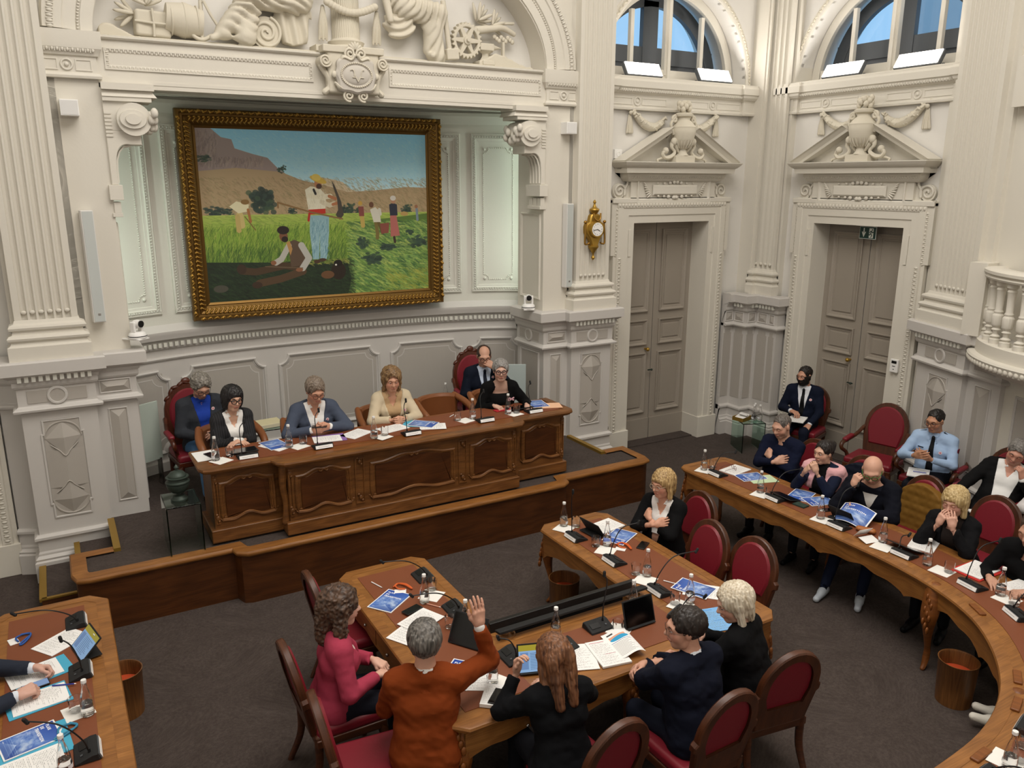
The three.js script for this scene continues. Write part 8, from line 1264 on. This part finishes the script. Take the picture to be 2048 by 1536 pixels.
    const L = a.distanceTo(b), gs = [], ang = Math.atan2(t.y, t.x), put = (s, o, h, w, hh, d, rz) => { const q = V().copy(a).addScaledVector(t, s).addScaledVector(n, o); gs.push(at(sphere(0, 0, 0, w, hh, d, 7), q.x, q.y, h, 0, 0, ang + rz)); };
    const N1 = Math.round(L / 0.075); for (let k = 0; k < N1; k++) { const s = 0.06 + (L - 0.12) * (k + 0.5) / N1; put(s, 0.03, 0.085, 0.034, 0.4, 0.5, 0.5); put(s + 0.02, 0.03, 0.088, 0.026, 0.4, 0.5, -0.7); if (k % 3 === 0) put(s, 0.022, 0.092, 0.02, 1, 0.7, 0); }
    const N2 = Math.round(L / 0.055); for (let k = 0; k < N2; k++) { const s = 0.12 + (L - 0.24) * (k + 0.5) / N2; put(s, 0.11, 0.07, 0.038, 0.32, 0.5, 1.0); put(s + 0.018, 0.13, 0.05, 0.026, 0.34, 0.5, -0.9); put(s, 0.085, 0.08, 0.015, 0.8, 0.6, 0); }
    stuff(mk('gilt_leaf_carving', gs, M.gold, rail)); }
}
// ---------- wall fittings ----------
function wallThing(name, label, cat, pos, turn, build, group) { const g = grp(name, label, cat, pos, turn, group); build(g); return g; }
for (const [x, l] of [[0.33, 'left'], [5.78, 'right']]) {
  wallThing('cube_speaker', 'white cube loudspeaker high on the ' + l + ' pier', 'speaker', [x, 4.48, -8.72], 0, (g) => { mk('speaker_box', box(-0.075, 0.075, -0.07, 0.07, 0, 0.14, 0.004), M.white, g); mk('speaker_grille', box(-0.066, 0.066, -0.061, 0.061, 0.139, 0.143), mat(0xe0dfdc, 0.8), g); }, 'white wall speakers');
  wallThing('column_speaker', 'tall slim pale column loudspeaker on the ' + l + ' pier', 'speaker', [x + (x < 1 ? 0.02 : 0.02), 3.04, -8.72], x < 1 ? 0.15 : 0.1, (g) => { mk('speaker_box', box(-0.055, 0.055, -0.53, 0.53, 0.01, 0.1, 0.006), mat(0xdedcd8, 0.6), g); mk('speaker_grille', box(-0.045, 0.045, -0.52, 0.52, 0.099, 0.104), mat(0xc2c7c4, 0.7), g); mk('maker_badge', box(-0.012, 0.012, -0.46, -0.44, 0.103, 0.107), M.chrome, g); }, 'white wall speakers');
}
for (const [x, y, z, t, l] of [[0.68, 2.32, -8.66, 0.7, 'left'], [5.33, 2.24, -8.84, -0.4, 'right']]) wallThing('dome_camera', 'white swivelling video camera on a bracket at the ' + l + ' pier', 'camera', [x, y, z], t, (g) => {
  mk('camera_base', lathe([[0.001, 0.0], [0.085, 0.0], [0.09, 0.015], [0.085, 0.03], [0.078, 0.05], [0.06, 0.065], [0.001, 0.07]], 24), M.white, g); mk('status_band', lathe([[0.0885, 0.018], [0.0885, 0.028]], 24), M.black, g);
  for (const e of [-0.0485, 0.0485]) mk('camera_yoke', box(e - 0.0135, e + 0.0135, 0.06, 0.17, -0.03, 0.03, 0.012), M.white, g); mk('camera_head', [sphere(0, 0.14, 0, 0.045), at(fin(new THREE.CylinderGeometry(0.04, 0.042, 0.05, 20)), 0, 0.145, 0.03, PI / 2, 0, 0)], M.white, g); mk('lens', at(fin(new THREE.CylinderGeometry(0.034, 0.034, 0.012, 20)), 0, 0.145, 0.058, PI / 2, 0, 0), M.black, g);
  mk('wall_bracket', box(-0.07, 0.07, -0.012, 0, -0.2, 0.08, 0.003), M.white, g);
}, 'white dome cameras');
wallThing('fire_alarm_box', 'red manual fire alarm box left of the first door', 'alarm', [6.56, 1.52, -8.8], 0.2, (g) => { mk('alarm_case', box(-0.05, 0.05, -0.05, 0.05, 0, 0.05, 0.006), mat(0xc21f2a, 0.4), g); mk('alarm_window', box(-0.025, 0.025, -0.015, 0.025, 0.049, 0.053), M.white, g); mk('wall_plate', box(-0.04, 0.04, 0.06, 0.15, 0, 0.02, 0.004), M.white, g); });
wallThing('thermostat', 'white thermostat with dark display on the exit-door casing', 'thermostat', [9.27, 1.56, -6.24], -PI / 2, (g) => { mk('case', box(-0.055, 0.055, -0.085, 0.085, 0, 0.03, 0.005), M.white, g); mk('display', box(-0.035, 0.035, 0.03, 0.065, 0.029, 0.032), M.black, g); mk('keys', [box(-0.02, 0.02, -0.01, 0.0, 0.029, 0.033), box(-0.008, 0.008, -0.05, -0.04, 0.029, 0.033)], M.darkGrey, g); });
wallThing('smoke_detector_plate', 'small white square wall plate above the first door', 'plate', [6.76, 4.2, WZ + 0.003], 0, (g) => { mk('plate', box(-0.06, 0.06, -0.06, 0.06, 0, 0.03, 0.005), M.white, g); const t = new THREE.TorusGeometry(0.028, 0.006, 6, 18); t.translate(0, 0, 0.03); mk('ring', fin(t), M.white, g); });
wallThing('exit_sign', 'green exit sign with white arrow and running figure', 'sign', [9.5, 3.19, -7.02], -PI / 2 - 0.1, (g) => {
  const T = canvasTex(256, 128, (c) => { c.fillStyle = '#17403a'; c.fillRect(0, 0, 256, 128); c.fillStyle = '#f2f5ee'; c.fillRect(56, 12, 18, 60); c.beginPath(); c.moveTo(30, 56); c.lineTo(65, 116); c.lineTo(100, 56); c.lineTo(88, 52); c.lineTo(74, 72); c.lineTo(56, 72); c.lineTo(42, 52); c.fill(); c.fillRect(150, 12, 70, 108); c.strokeStyle = c.fillStyle = '#17403a'; c.lineWidth = 11; c.lineCap = 'round'; c.beginPath(); c.arc(200, 28, 9, 0, 7); c.fill(); for (const l of [[[192, 42], [178, 70], [196, 90], [184, 112]], [[178, 70], [160, 88], [150, 84]], [[190, 46], [168, 48], [160, 62]], [[192, 46], [204, 60], [216, 54]]]) { c.beginPath(); l.forEach(([x, y], i) => i ? c.lineTo(x, y) : c.moveTo(x, y)); c.stroke(); } });
  mk('sign_housing', [box(-0.19, 0.19, 0.085, 0.12, -0.03, 0.03, 0.006)], M.white, g); const p = plainGeo(new THREE.PlaneGeometry(0.26, 0.15)); p.translate(0, 0, 0.006); mk('sign_face', p, mat(0xffffff, 0.4, { map: T }), g); mk('sign_plate', box(-0.137, 0.137, -0.082, 0.085, -0.005, 0.005, 0.002), mat(0xd8e0dc, 0.4), g);
});
{ // cartel clock
  const g = grp('cartel_clock', 'ornate gilt brass wall clock on the fluted pilaster', 'clock', [6.13, 3.22, -8.6]);
  const sh = new THREE.Shape(); sh.moveTo(0, -0.22); for (const [x, y] of [[0.05, -0.18], [0.08, -0.1], [0.1, -0.07], [0.14, -0.02], [0.145, 0.06], [0.13, 0.1], [0.09, 0.12], [0.07, 0.2], [0.05, 0.22], [-0.05, 0.22], [-0.07, 0.2], [-0.09, 0.12], [-0.13, 0.1], [-0.145, 0.06], [-0.14, -0.02], [-0.1, -0.07], [-0.08, -0.1], [-0.05, -0.18]]) sh.lineTo(x, y);
  mk('clock_case', [ext(sh, 0.09, 0.015)], M.brass, g); mk('bezel', [at(fin(new THREE.CylinderGeometry(0.1, 0.115, 0.05, 30), null, 0.5), 0, 0.03, 0.105, PI / 2, 0, 0)], M.brass, g);
  const T = canvasTex(256, 256, (c) => { c.fillStyle = '#f4f3ef'; c.fillRect(0, 0, 256, 256); c.fillStyle = '#1a1a1a'; c.font = 'bold 26px serif'; c.textAlign = 'center'; c.textBaseline = 'middle'; ['XII', 'I', 'II', 'III', 'IIII', 'V', 'VI', 'VII', 'VIII', 'IX', 'X', 'XI'].forEach((t, i) => { c.save(); c.translate(128, 128); c.rotate(i * PI / 6); c.fillText(t, 0, -98); c.restore(); }); });
  const d = plainGeo(new THREE.CircleGeometry(0.085, 30)); d.translate(0, 0.03, 0.1325); mk('dial', d, mat(0xffffff, 0.3, { map: T }), g);
  mk('hour_hand', at(cbox(0.008, 0.045, 0.002), 0.018, 0.018, 0.135, 0, 0, -2.1 + PI), M.black, g); mk('minute_hand', at(cbox(0.006, 0.07, 0.002), -0.032, 0.024, 0.136, 0, 0, 1.75), M.black, g);
  mk('urn_finial', lathe([[0.02, 0.21], [0.05, 0.24], [0.065, 0.27], [0.06, 0.285], [0.03, 0.3], [0.015, 0.33], [0.012, 0.35], [0.022, 0.365], [0.014, 0.385], [0.001, 0.4]], 18).translate(0, 0, 0.05), M.brass, g);
  mk('pendant', lathe([[0.001, -0.37], [0.018, -0.35], [0.028, -0.335], [0.012, -0.31], [0.014, -0.28], [0.04, -0.24], [0.07, -0.2], [0.07, -0.18], [0.03, -0.17]], 16).translate(0, 0, 0.045), M.brass, g);
  for (const s of [-1, 1]) { const pts = []; for (let i = 0; i <= 10; i++) { const t = i / 10; pts.push(V(s * (0.14 + 0.015 * Math.sin(t * PI) - 0.06 * Math.max(0, t - 0.7) * 3), 0.1 - 0.26 * Math.sin(t * PI * 0.62), 0.075)); } mk('garland', [tube(pts, 0.012, 6, 30), sphere(s * 0.15, 0.12, 0.07, 0.022)], M.gold, g); }
  mk('swag', tube([V(-0.055, 0.23, 0.11), V(-0.04, 0.16, 0.125), V(0, 0.135, 0.13), V(0.04, 0.16, 0.125), V(0.055, 0.23, 0.11)], 0.012, 6, 24), M.gold, g);
}
wallThing('glass_screen', 'pale green frosted panel standing left behind the desk', 'screen panel', [0.72, DY, -9.3], 0.5, (g) => { mk('panel', box(-0.15, 0.15, 0.28, 0.95, -0.01, 0.01, 0.006), mat(0xc6d2c8, 0.35), g); mk('panel_foot', [box(-0.12, -0.1, 0, 0.3, -0.03, 0.03), box(0.1, 0.12, 0, 0.3, -0.03, 0.03)], M.chrome, g); });
wallThing('glass_screen', 'pale blue-green frosted panel standing right behind the desk', 'screen panel', [5.22, DY, -9.0], -0.5, (g) => { mk('panel', box(-0.15, 0.15, 0.28, 0.95, -0.01, 0.01, 0.006), mat(0xb9c6c4, 0.35), g); mk('panel_foot', [box(-0.12, -0.1, 0, 0.3, -0.03, 0.03), box(0.1, 0.12, 0, 0.3, -0.03, 0.03)], M.chrome, g); });
// ---------- tribune balcony ----------
{
  const g = grp('tribune_balcony', 'curved cream balcony with balustrade at the right edge', 'balcony', [9.5, 0, -3.9]);
  const a0 = PI * 0.98, a1 = PI * 1.82, arc = (r) => Array.from({ length: 41 }, (_, i) => { const t = 1.75 + 2.6 * i / 40; return V(-r * Math.sin(t - 0.0) * 1, 0, -r * Math.cos(t) * -1); });
  const A = []; for (let i = 0; i <= 40; i++) { const t = PI * 0.62 + PI * 0.76 * i / 40; A.push(V(Math.cos(t + PI * 0.0) , 0, -Math.sin(t - PI / 2 + PI / 2))); }
  const P = (r) => Array.from({ length: 41 }, (_, i) => { const t = -1.05 + 2.1 * i / 40; return V(-r * Math.cos(t), 0, r * Math.sin(t)); }); // bulges toward -x
  mk('balcony_slab', sweep([[0.9, 2.2], [0.02, 2.2], [0.0, 2.19], [0, 2.06], [-0.06, 2.05], [-0.075, 2.03], [-0.06, 2.0], [-0.05, 1.95], [0.02, 1.9], [0.1, 1.87], [0.9, 1.85]].map(([a, b]) => [a, b]), P(1.3), YN, false, 0.6), M.plaster, g);
  mk('handrail', sweep([[0.12, 2.86], [-0.04, 2.86], [-0.05, 2.88], [-0.03, 2.9], [-0.06, 2.92], [-0.06, 2.95], [-0.03, 2.97], [0.13, 2.97], [0.16, 2.95], [0.16, 2.92], [0.12, 2.86]], P(1.26), YN, false, 0.6), M.plaster, g);
  const bp = lathe([[0.055, 0], [0.055, 0.05], [0.035, 0.06], [0.05, 0.08], [0.026, 0.1], [0.03, 0.13], [0.045, 0.15], [0.03, 0.17], [0.052, 0.2], [0.055, 0.3], [0.04, 0.32], [0.045, 0.34], [0.034, 0.36], [0.04, 0.55], [0.048, 0.57], [0.036, 0.59], [0.055, 0.61], [0.055, 0.66]], 14);
  for (let i = 0; i < 13; i++) { const t = -1.0 + 2.0 * i / 12; const b = bp.clone(); b.translate(-1.22 * Math.cos(t), 2.2, 1.22 * Math.sin(t)); mk('baluster', b, M.plaster, g); }
  const eg = []; for (let i = 0; i < 44; i++) { const t = -1.04 + 2.08 * i / 43; eg.push(sphere(-1.345 * Math.cos(t), 1.985, 1.345 * Math.sin(t), 0.034, 1.1, 0.9, 8)); } mk('bead_moulding', eg, M.plaster, g).userData.kind = 'stuff';
  mk('end_pier', box(-0.75, -0.4, 2.2, 3.0, -1.25, -1.05), M.plaster, g);
}
// ---------- relief in the tympanum and the cartouche ----------
{
  const R = new THREE.Group(); R.name = 'tympanum_relief'; wallBack.add(R);
  const Z = -9.06, sdf = (name, f, b, cell = 0.011) => { const m = new THREE.Mesh(fin(meshField(f, b, cell, 1.6)), M.relief); m.name = name; m.castShadow = m.receiveShadow = true; R.add(m); return m; };
  mk('relief_plinth', [box(CX - 2.3, CX + 2.3, 5.1, 5.17, Z, -8.86), box(2.7, 3.42, 5.17, 5.23, Z, -8.82)], M.relief, R);
  const folds = (x, y, z, a, f, k) => { const q = Math.sin(x * f + y * k + 4 * N3(x * 3, y * 3, z * 3)), w = 0.5 + 0.8 * N3(x * 6 + 9, y * 6, z * 6); return a * (1.7 * w * (1 - Math.abs(q)) - 0.4); };
  const fig = (nm, hip, k1, k2, a1, a2, neck, head, sh, arms) => sdf(nm, (() => { const cap3 = (a, b, r, q) => cap(a[0], a[1], a[2], b[0], b[1], b[2], r, q); const drap = union([cap3(hip, k1, 0.14, 0.095), cap3(k1, a1, 0.095, 0.075), cap3(hip, k2, 0.13, 0.09), cap3(k2, a2, 0.085, 0.1), cap3(hip, neck, 0.16, 0.12)], 0.05), bare = union([cap3(neck, head, 0.055, 0.06), ell(head[0], head[1], head[2], 0.085, 0.11, 0.09), ...arms.map(([a, b, r, q]) => cap3(a, b, r, q))], 0.03); return (x, y, z) => { let d = drap(x, y, z); if (d < 0.1) d += folds(x, y, z, 0.03, sh[0] * 1.25, sh[1] * 1.25); return Math.max(smin(d, bare(x, y, z), 0.03), Z - z); }; })(), [Math.min(hip[0], k1[0], a1[0], a2[0], k2[0]) - 0.32, 5.12, Z - 0.02, Math.max(hip[0], k1[0], a1[0], k2[0], a2[0]) + 0.32, 6.5, -8.5], 0.0125);
  fig('seated_figure_relief', [2.55, 5.68, -8.95], [2.05, 5.62, -8.82], [2.1, 5.6, -8.9], [1.78, 5.27, -8.86], [1.98, 5.24, -8.84], [2.6, 6.12, -8.95], [2.6, 6.3, -8.95], [9, 34], [[[2.45, 6.08, -8.9], [2.3, 5.86, -8.8], 0.06, 0.045], [[2.3, 5.86, -8.8], [2.15, 5.78, -8.76], 0.045, 0.035], [[2.72, 6.08, -8.92], [2.85, 5.8, -8.86], 0.06, 0.045], [[1.78, 5.26, -8.86], [1.66, 5.205, -8.8], 0.045, 0.03]]);
  fig('seated_figure_relief', [3.72, 5.72, -8.95], [4.1, 5.66, -8.82], [4.02, 5.64, -8.9], [4.02, 5.27, -8.84], [4.1, 5.22, -8.86], [3.66, 6.16, -8.95], [3.64, 6.34, -8.95], [-30, 16], [[[3.53, 6.1, -8.92], [3.5, 5.8, -8.86], 0.06, 0.045], [[3.5, 5.8, -8.86], [3.54, 5.54, -8.82], 0.045, 0.035], [[3.8, 6.1, -8.9], [4.02, 5.92, -8.82], 0.06, 0.045], [[4.02, 5.92, -8.82], [4.16, 5.98, -8.8], 0.045, 0.035], [[4.0, 5.22, -8.82], [4.0, 5.2, -8.74], 0.04, 0.028]]);
  sdf('hanging_drapery', (x, y, z) => { const w = 0.1 + 0.05 * Math.sin((y - 5.3) * 8); return Math.max(Math.hypot(Math.max(Math.abs(x - 2.5) - w, 0), z + 8.98) - 0.05 + 0.02 * Math.sin(x * 55 + y * 9), 5.21 + 0.25 * Math.abs(x - 2.5) - y, y - 5.6); }, [2.25, 5.15, -9.08, 2.75, 5.65, -8.8]);
  sdf('hanging_drapery', (x, y, z) => { const q = Math.hypot(x - 3.68, (y - 5.52) * 1.2) - 0.12; return Math.max(Math.hypot(Math.max(q, 0), z + 8.92) - 0.06 + 0.016 * Math.sin(Math.hypot(x - 3.62, y - 5.7) * 75), y - 5.62); }, [3.4, 5.25, -9.06, 3.95, 5.7, -8.75]);
  const disc = (x, y, r, d, z = Z, seg = 30) => at(fin(new THREE.CylinderGeometry(r, r, d, seg), null, 0.5), x, y, z + d / 2, PI / 2, 0, 0);
  const spi = (x, y, r0, turns, z, rad) => { const p = []; for (let i = 0; i < 40; i++) { const t = i / 39 * turns * 2 * PI, r = 0.01 + r0 * i / 39; p.push(V(x + Math.cos(t) * r, y + Math.sin(t) * r, z)); } return tube(p, rad, 6, 80); };
  mk('scroll_relief', [disc(2.21, 5.31, 0.155, 0.16), spi(2.21, 5.31, 0.145, 2.2, -8.895, 0.016)], M.relief, R);
  mk('crate_relief', [at(cbox(0.32, 0.24, 0.16, 0.03), 1.14, 5.3, -8.97, 0, 0.1, -0.02), tube([V(0.98, 5.31, -8.87), V(1.14, 5.3, -8.865), V(1.31, 5.3, -8.87)], 0.012, 6), tube([V(1.14, 5.43, -8.87), V(1.145, 5.3, -8.865), V(1.14, 5.18, -8.87)], 0.012, 6)], M.relief, R);
  mk('barrel_relief', [at(lathe([[0.001, -0.17], [0.13, -0.17], [0.165, 0], [0.13, 0.17], [0.001, 0.17]], 24), 1.43, 5.36, -8.95, 0, 0, 1.45), ...[-0.12, 0, 0.12].map((o) => at(fin(new THREE.TorusGeometry(0.158 - Math.abs(o) * 0.15, 0.01, 6, 24)), 1.43 + o, 5.36, -8.95, 0, PI / 2, 0))], M.relief, R);
  mk('anchor_relief', [tube([V(1.6, 5.6, -8.93), V(1.58, 5.2, -8.9)], 0.02, 6, 8), tube([V(1.48, 5.32, -8.9), V(1.5, 5.22, -8.88), V(1.58, 5.19, -8.88), V(1.68, 5.24, -8.9)], 0.02, 6, 16), tube([V(1.62, 5.55, -8.9), V(1.68, 5.42, -8.89), V(1.76, 5.3, -8.9)], 0.015, 5, 12)], M.relief, R);
  const leaf = (x, y, n, l, a0, a1) => Array.from({ length: n }, (_, i) => { const a = a0 + (a1 - a0) * i / (n - 1); return at(sphere(0, 0, 0, l, 0.2, 0.18, 8), x + Math.cos(a) * l * 0.9, y + Math.sin(a) * l * 0.9, -8.99 + 0.03 * (i % 3), 0, 0, a); });
  mk('laurel_relief', [...leaf(0.99, 5.38, 5, 0.1, 2.2, 3.9), ...leaf(1.1, 5.47, 6, 0.09, 0.4, 2.8)], M.relief, R); mk('laurel_relief', [...leaf(4.68, 5.66, 7, 0.11, -0.3, 1.8), ...leaf(4.86, 5.62, 6, 0.1, -0.5, 1.4)], M.relief, R);
  const fl = []; for (let i = 0; i < 22; i++) { const t = PI * i / 21; fl.push(tube([V(3.1 - 0.145 * Math.cos(t), 5.3, Z + 0.02 + 0.14 * Math.sin(t)), V(3.1 - 0.14 * Math.cos(t), 5.9, Z + 0.02 + 0.135 * Math.sin(t))], 0.01, 5, 3)); }
  mk('column_relief', [mv(lathe([[0.001, 5.2], [0.21, 5.2], [0.21, 5.24], [0.18, 5.26], [0.2, 5.3], [0.16, 5.32], [0.145, 5.34], [0.135, 6.0], [0.001, 6.0]], 28), 3.1, 0, Z + 0.02), ...fl], M.relief, R);
  const sg = []; for (let i = 0; i < 16; i++) { const t = i / 15; sg.push(sphere(2.86 + 0.52 * t, 5.66 - 0.08 * Math.sin(PI * t), -8.87, 0.045, 0.9, 0.8, 8)); } for (const x of [2.82, 3.42]) for (let i = 0; i < 5; i++) sg.push(taperTube([V(x, 5.62, -8.92), V(x + (i - 2) * 0.014, 5.45, -8.93), V(x + (i - 2) * 0.02, 5.3 + 0.02 * (i % 2), -8.95)], [0.02, 0.022, 0.012], 6, 8)); mk('swag_relief', sg, M.relief, R);
  const gr = new THREE.Shape(); for (let i = 0; i < 96; i++) { const t = i / 96 * 2 * PI, r = i % 4 < 2 ? 0.2 : 0.178; i ? gr.lineTo(r * Math.cos(t), r * Math.sin(t)) : gr.moveTo(r, 0); } for (let k = 0; k < 6; k++) { const h = new THREE.Path(), a = k * PI / 3 + 0.14, b = (k + 1) * PI / 3 - 0.14; h.moveTo(0.06 * Math.cos((a + b) / 2), 0.06 * Math.sin((a + b) / 2)); for (let i = 0; i <= 6; i++) { const t = a + (b - a) * i / 6; h.lineTo(0.145 * Math.cos(t), 0.145 * Math.sin(t)); } h.closePath(); gr.holes.push(h); }
  mk('gear_relief', [at(ext(gr, 0.07, 0.006, 4), 4.5, 5.42, -8.95, 0, 0.05, 0), disc(4.5, 5.42, 0.045, 0.1, -8.96), disc(4.5, 5.42, 0.02, 0.13, -8.96)], M.relief, R);
  mk('hammer_relief', [tube([V(4.18, 5.8, -8.84), V(4.24, 5.24, -8.8)], 0.03, 7, 6), at(cbox(0.15, 0.12, 0.1, 0.015), 4.26, 5.24, -8.8, 0, 0, 0.1)], M.relief, R);
  mk('anvil_relief', [box(4.7, 4.86, 5.17, 5.22, -9.02, -8.86, 0.01), mv(lathe([[0.09, 5.2], [0.05, 5.27], [0.05, 5.3], [0.1, 5.33]], 4), 4.78, 0, -8.95), box(4.68, 4.86, 5.33, 5.41, -9.0, -8.88, 0.01), at(fin(new THREE.ConeGeometry(0.04, 0.14, 10)), 4.92, 5.375, -8.94, 0, 0, -PI / 2)], M.relief, R);
  mk('plough_relief', [taperTube([V(4.66, 5.55, -8.95), V(4.85, 5.58, -8.92), V(5.0, 5.6, -8.93), V(5.16, 5.55, -8.95)], [0.05, 0.04, 0.035, 0.03], 8, 18), at(cbox(0.2, 0.03, 0.05, 0.008), 5.06, 5.66, -8.95, 0, 0, 0.08), box(5.0, 5.03, 5.17, 5.45, -8.98, -8.93, 0.006), ...Array.from({ length: 9 }, (_, i) => sphere(4.9 + 0.03 * i, 5.5 - 0.02 * (i % 3), -8.95, 0.028, 1, 0.7, 7))], M.relief, R);
  sdf('rocky_ground_relief', (x, y, z) => { const h = 5.17 + 0.1 * sstep(5.3, 4.9, x) * sstep(4.6, 4.9, x) + 0.02 * N3(x * 14, 1, z * 14) + 0.03 * sstep(5.45, 5.2, x); return Math.max(y - h, 4.66 - x, x - 5.4, Z - z, z + 8.88); }, [4.6, 5.1, -9.1, 5.45, 5.4, -8.85]); sdf('rocky_ground_relief', (x, y, z) => { const h = 5.17 + 0.1 * sstep(1.0, 0.75, x) * sstep(0.6, 0.72, x) + 0.025 * N3(x * 14, 5, z * 14); return Math.max(y - h, 0.66 - x, x - 1.05, Z - z, z + 8.88); }, [0.6, 5.1, -9.1, 1.1, 5.4, -8.85]);
  // cartouche on the lintel
  const c = new THREE.Group(); c.name = 'cartouche'; c.position.set(3.02, 4.93, -8.72); wallBack.add(c);
  mk('cartouche_console', [box(-0.28, 0.28, -0.2, 0.22, 0, 0.14, 0.03), box(-0.33, 0.33, 0.2, 0.27, 0, 0.16, 0.01)], M.relief, c); for (const s of [-1, 1]) mk('console_scroll', [at(fin(new THREE.CylinderGeometry(0.06, 0.06, 0.16, 20), null, 0.5), s * 0.31, 0.11, 0.08, PI / 2, 0, 0), spi(s * 0.31, 0.11, 0.055, 2, 0.165, 0.009), taperTube([V(s * 0.34, 0.06, 0.09), V(s * 0.27, -0.05, 0.1), V(s * 0.26, -0.14, 0.1), V(s * 0.31, -0.19, 0.09)], [0.03, 0.03, 0.03, 0.035], 8, 16)], M.relief, c);
  const M2 = mat(0xc6c0b6, 0.75); const oc = new THREE.Shape(); for (let i = 0; i < 60; i++) { const t = i / 60 * 2 * PI, r = 1 + 0.07 * Math.cos(t * 4 + PI) + 0.05 * Math.cos(t * 8); const x = 0.23 * r * Math.cos(t), y = 0.19 * r * Math.sin(t) - 0.02; i ? oc.lineTo(x, y) : oc.moveTo(x, y); }
  mk('shield', [mv(ext(oc, 0.08, 0.02), 0, 0, 0.13)], M2, c); const ov = sphere(0, -0.02, 0.2, 0.15, 0.68, 0.22, 26); mk('shield_oval', ov, M2, c); const bd = []; for (let i = 0; i < 44; i++) { const t = i / 44 * 2 * PI; bd.push(sphere(0.165 * Math.cos(t), -0.02 + 0.118 * Math.sin(t), 0.215, 0.011, 1, 1, 7)); } mk('bead_ring', bd, M.relief, c).userData.kind = 'stuff';
  const st = (pts) => tube(pts.map(([x, y]) => V(x, y, 0.236)), 0.005, 5, 20); mk('monogram', [st([[-0.075, 0.025], [-0.05, 0.03], [-0.02, -0.04], [0.005, -0.085]]), st([[0.005, -0.085], [0.035, -0.03], [0.055, 0.03], [0.075, 0.028]]), st([[-0.035, 0.025], [-0.035, -0.045]]), st([[-0.055, -0.045], [-0.02, -0.045]]), st([[0.03, -0.045], [0.07, -0.045]])], M.relief, c);
  for (const s of [-1, 1]) mk('scrollwork', [spi(s * 0.06, 0.19, 0.045, 1.6, 0.2, 0.013), spi(s * 0.08, -0.22, 0.05, 1.8, 0.17, 0.012), taperTube([V(s * 0.16, 0.1, 0.18), V(s * 0.13, 0.15, 0.2), V(s * 0.05, 0.13, 0.21), V(s * 0.02, 0.17, 0.22)], [0.015, 0.022, 0.018, 0.02], 7, 16), sphere(s * 0.23, -0.02, 0.18, 0.03, 1.2, 0.7, 8), taperTube([V(s * 0.22, -0.1, 0.17), V(s * 0.17, -0.15, 0.19), V(s * 0.12, -0.17, 0.18)], [0.012, 0.025, 0.012], 7, 10)], M.relief, c);
  mk('leaf_crest', [...Array.from({ length: 7 }, (_, i) => { const a = PI / 2 + (i - 3) * 0.42; return at(sphere(0, 0, 0, 0.045, 0.4, 0.4, 8), Math.cos(a) * 0.05, 0.22 + Math.sin(a) * 0.05, 0.19, 0, 0, a); })], M.relief, c);
}
renderer.render(scene, camera);
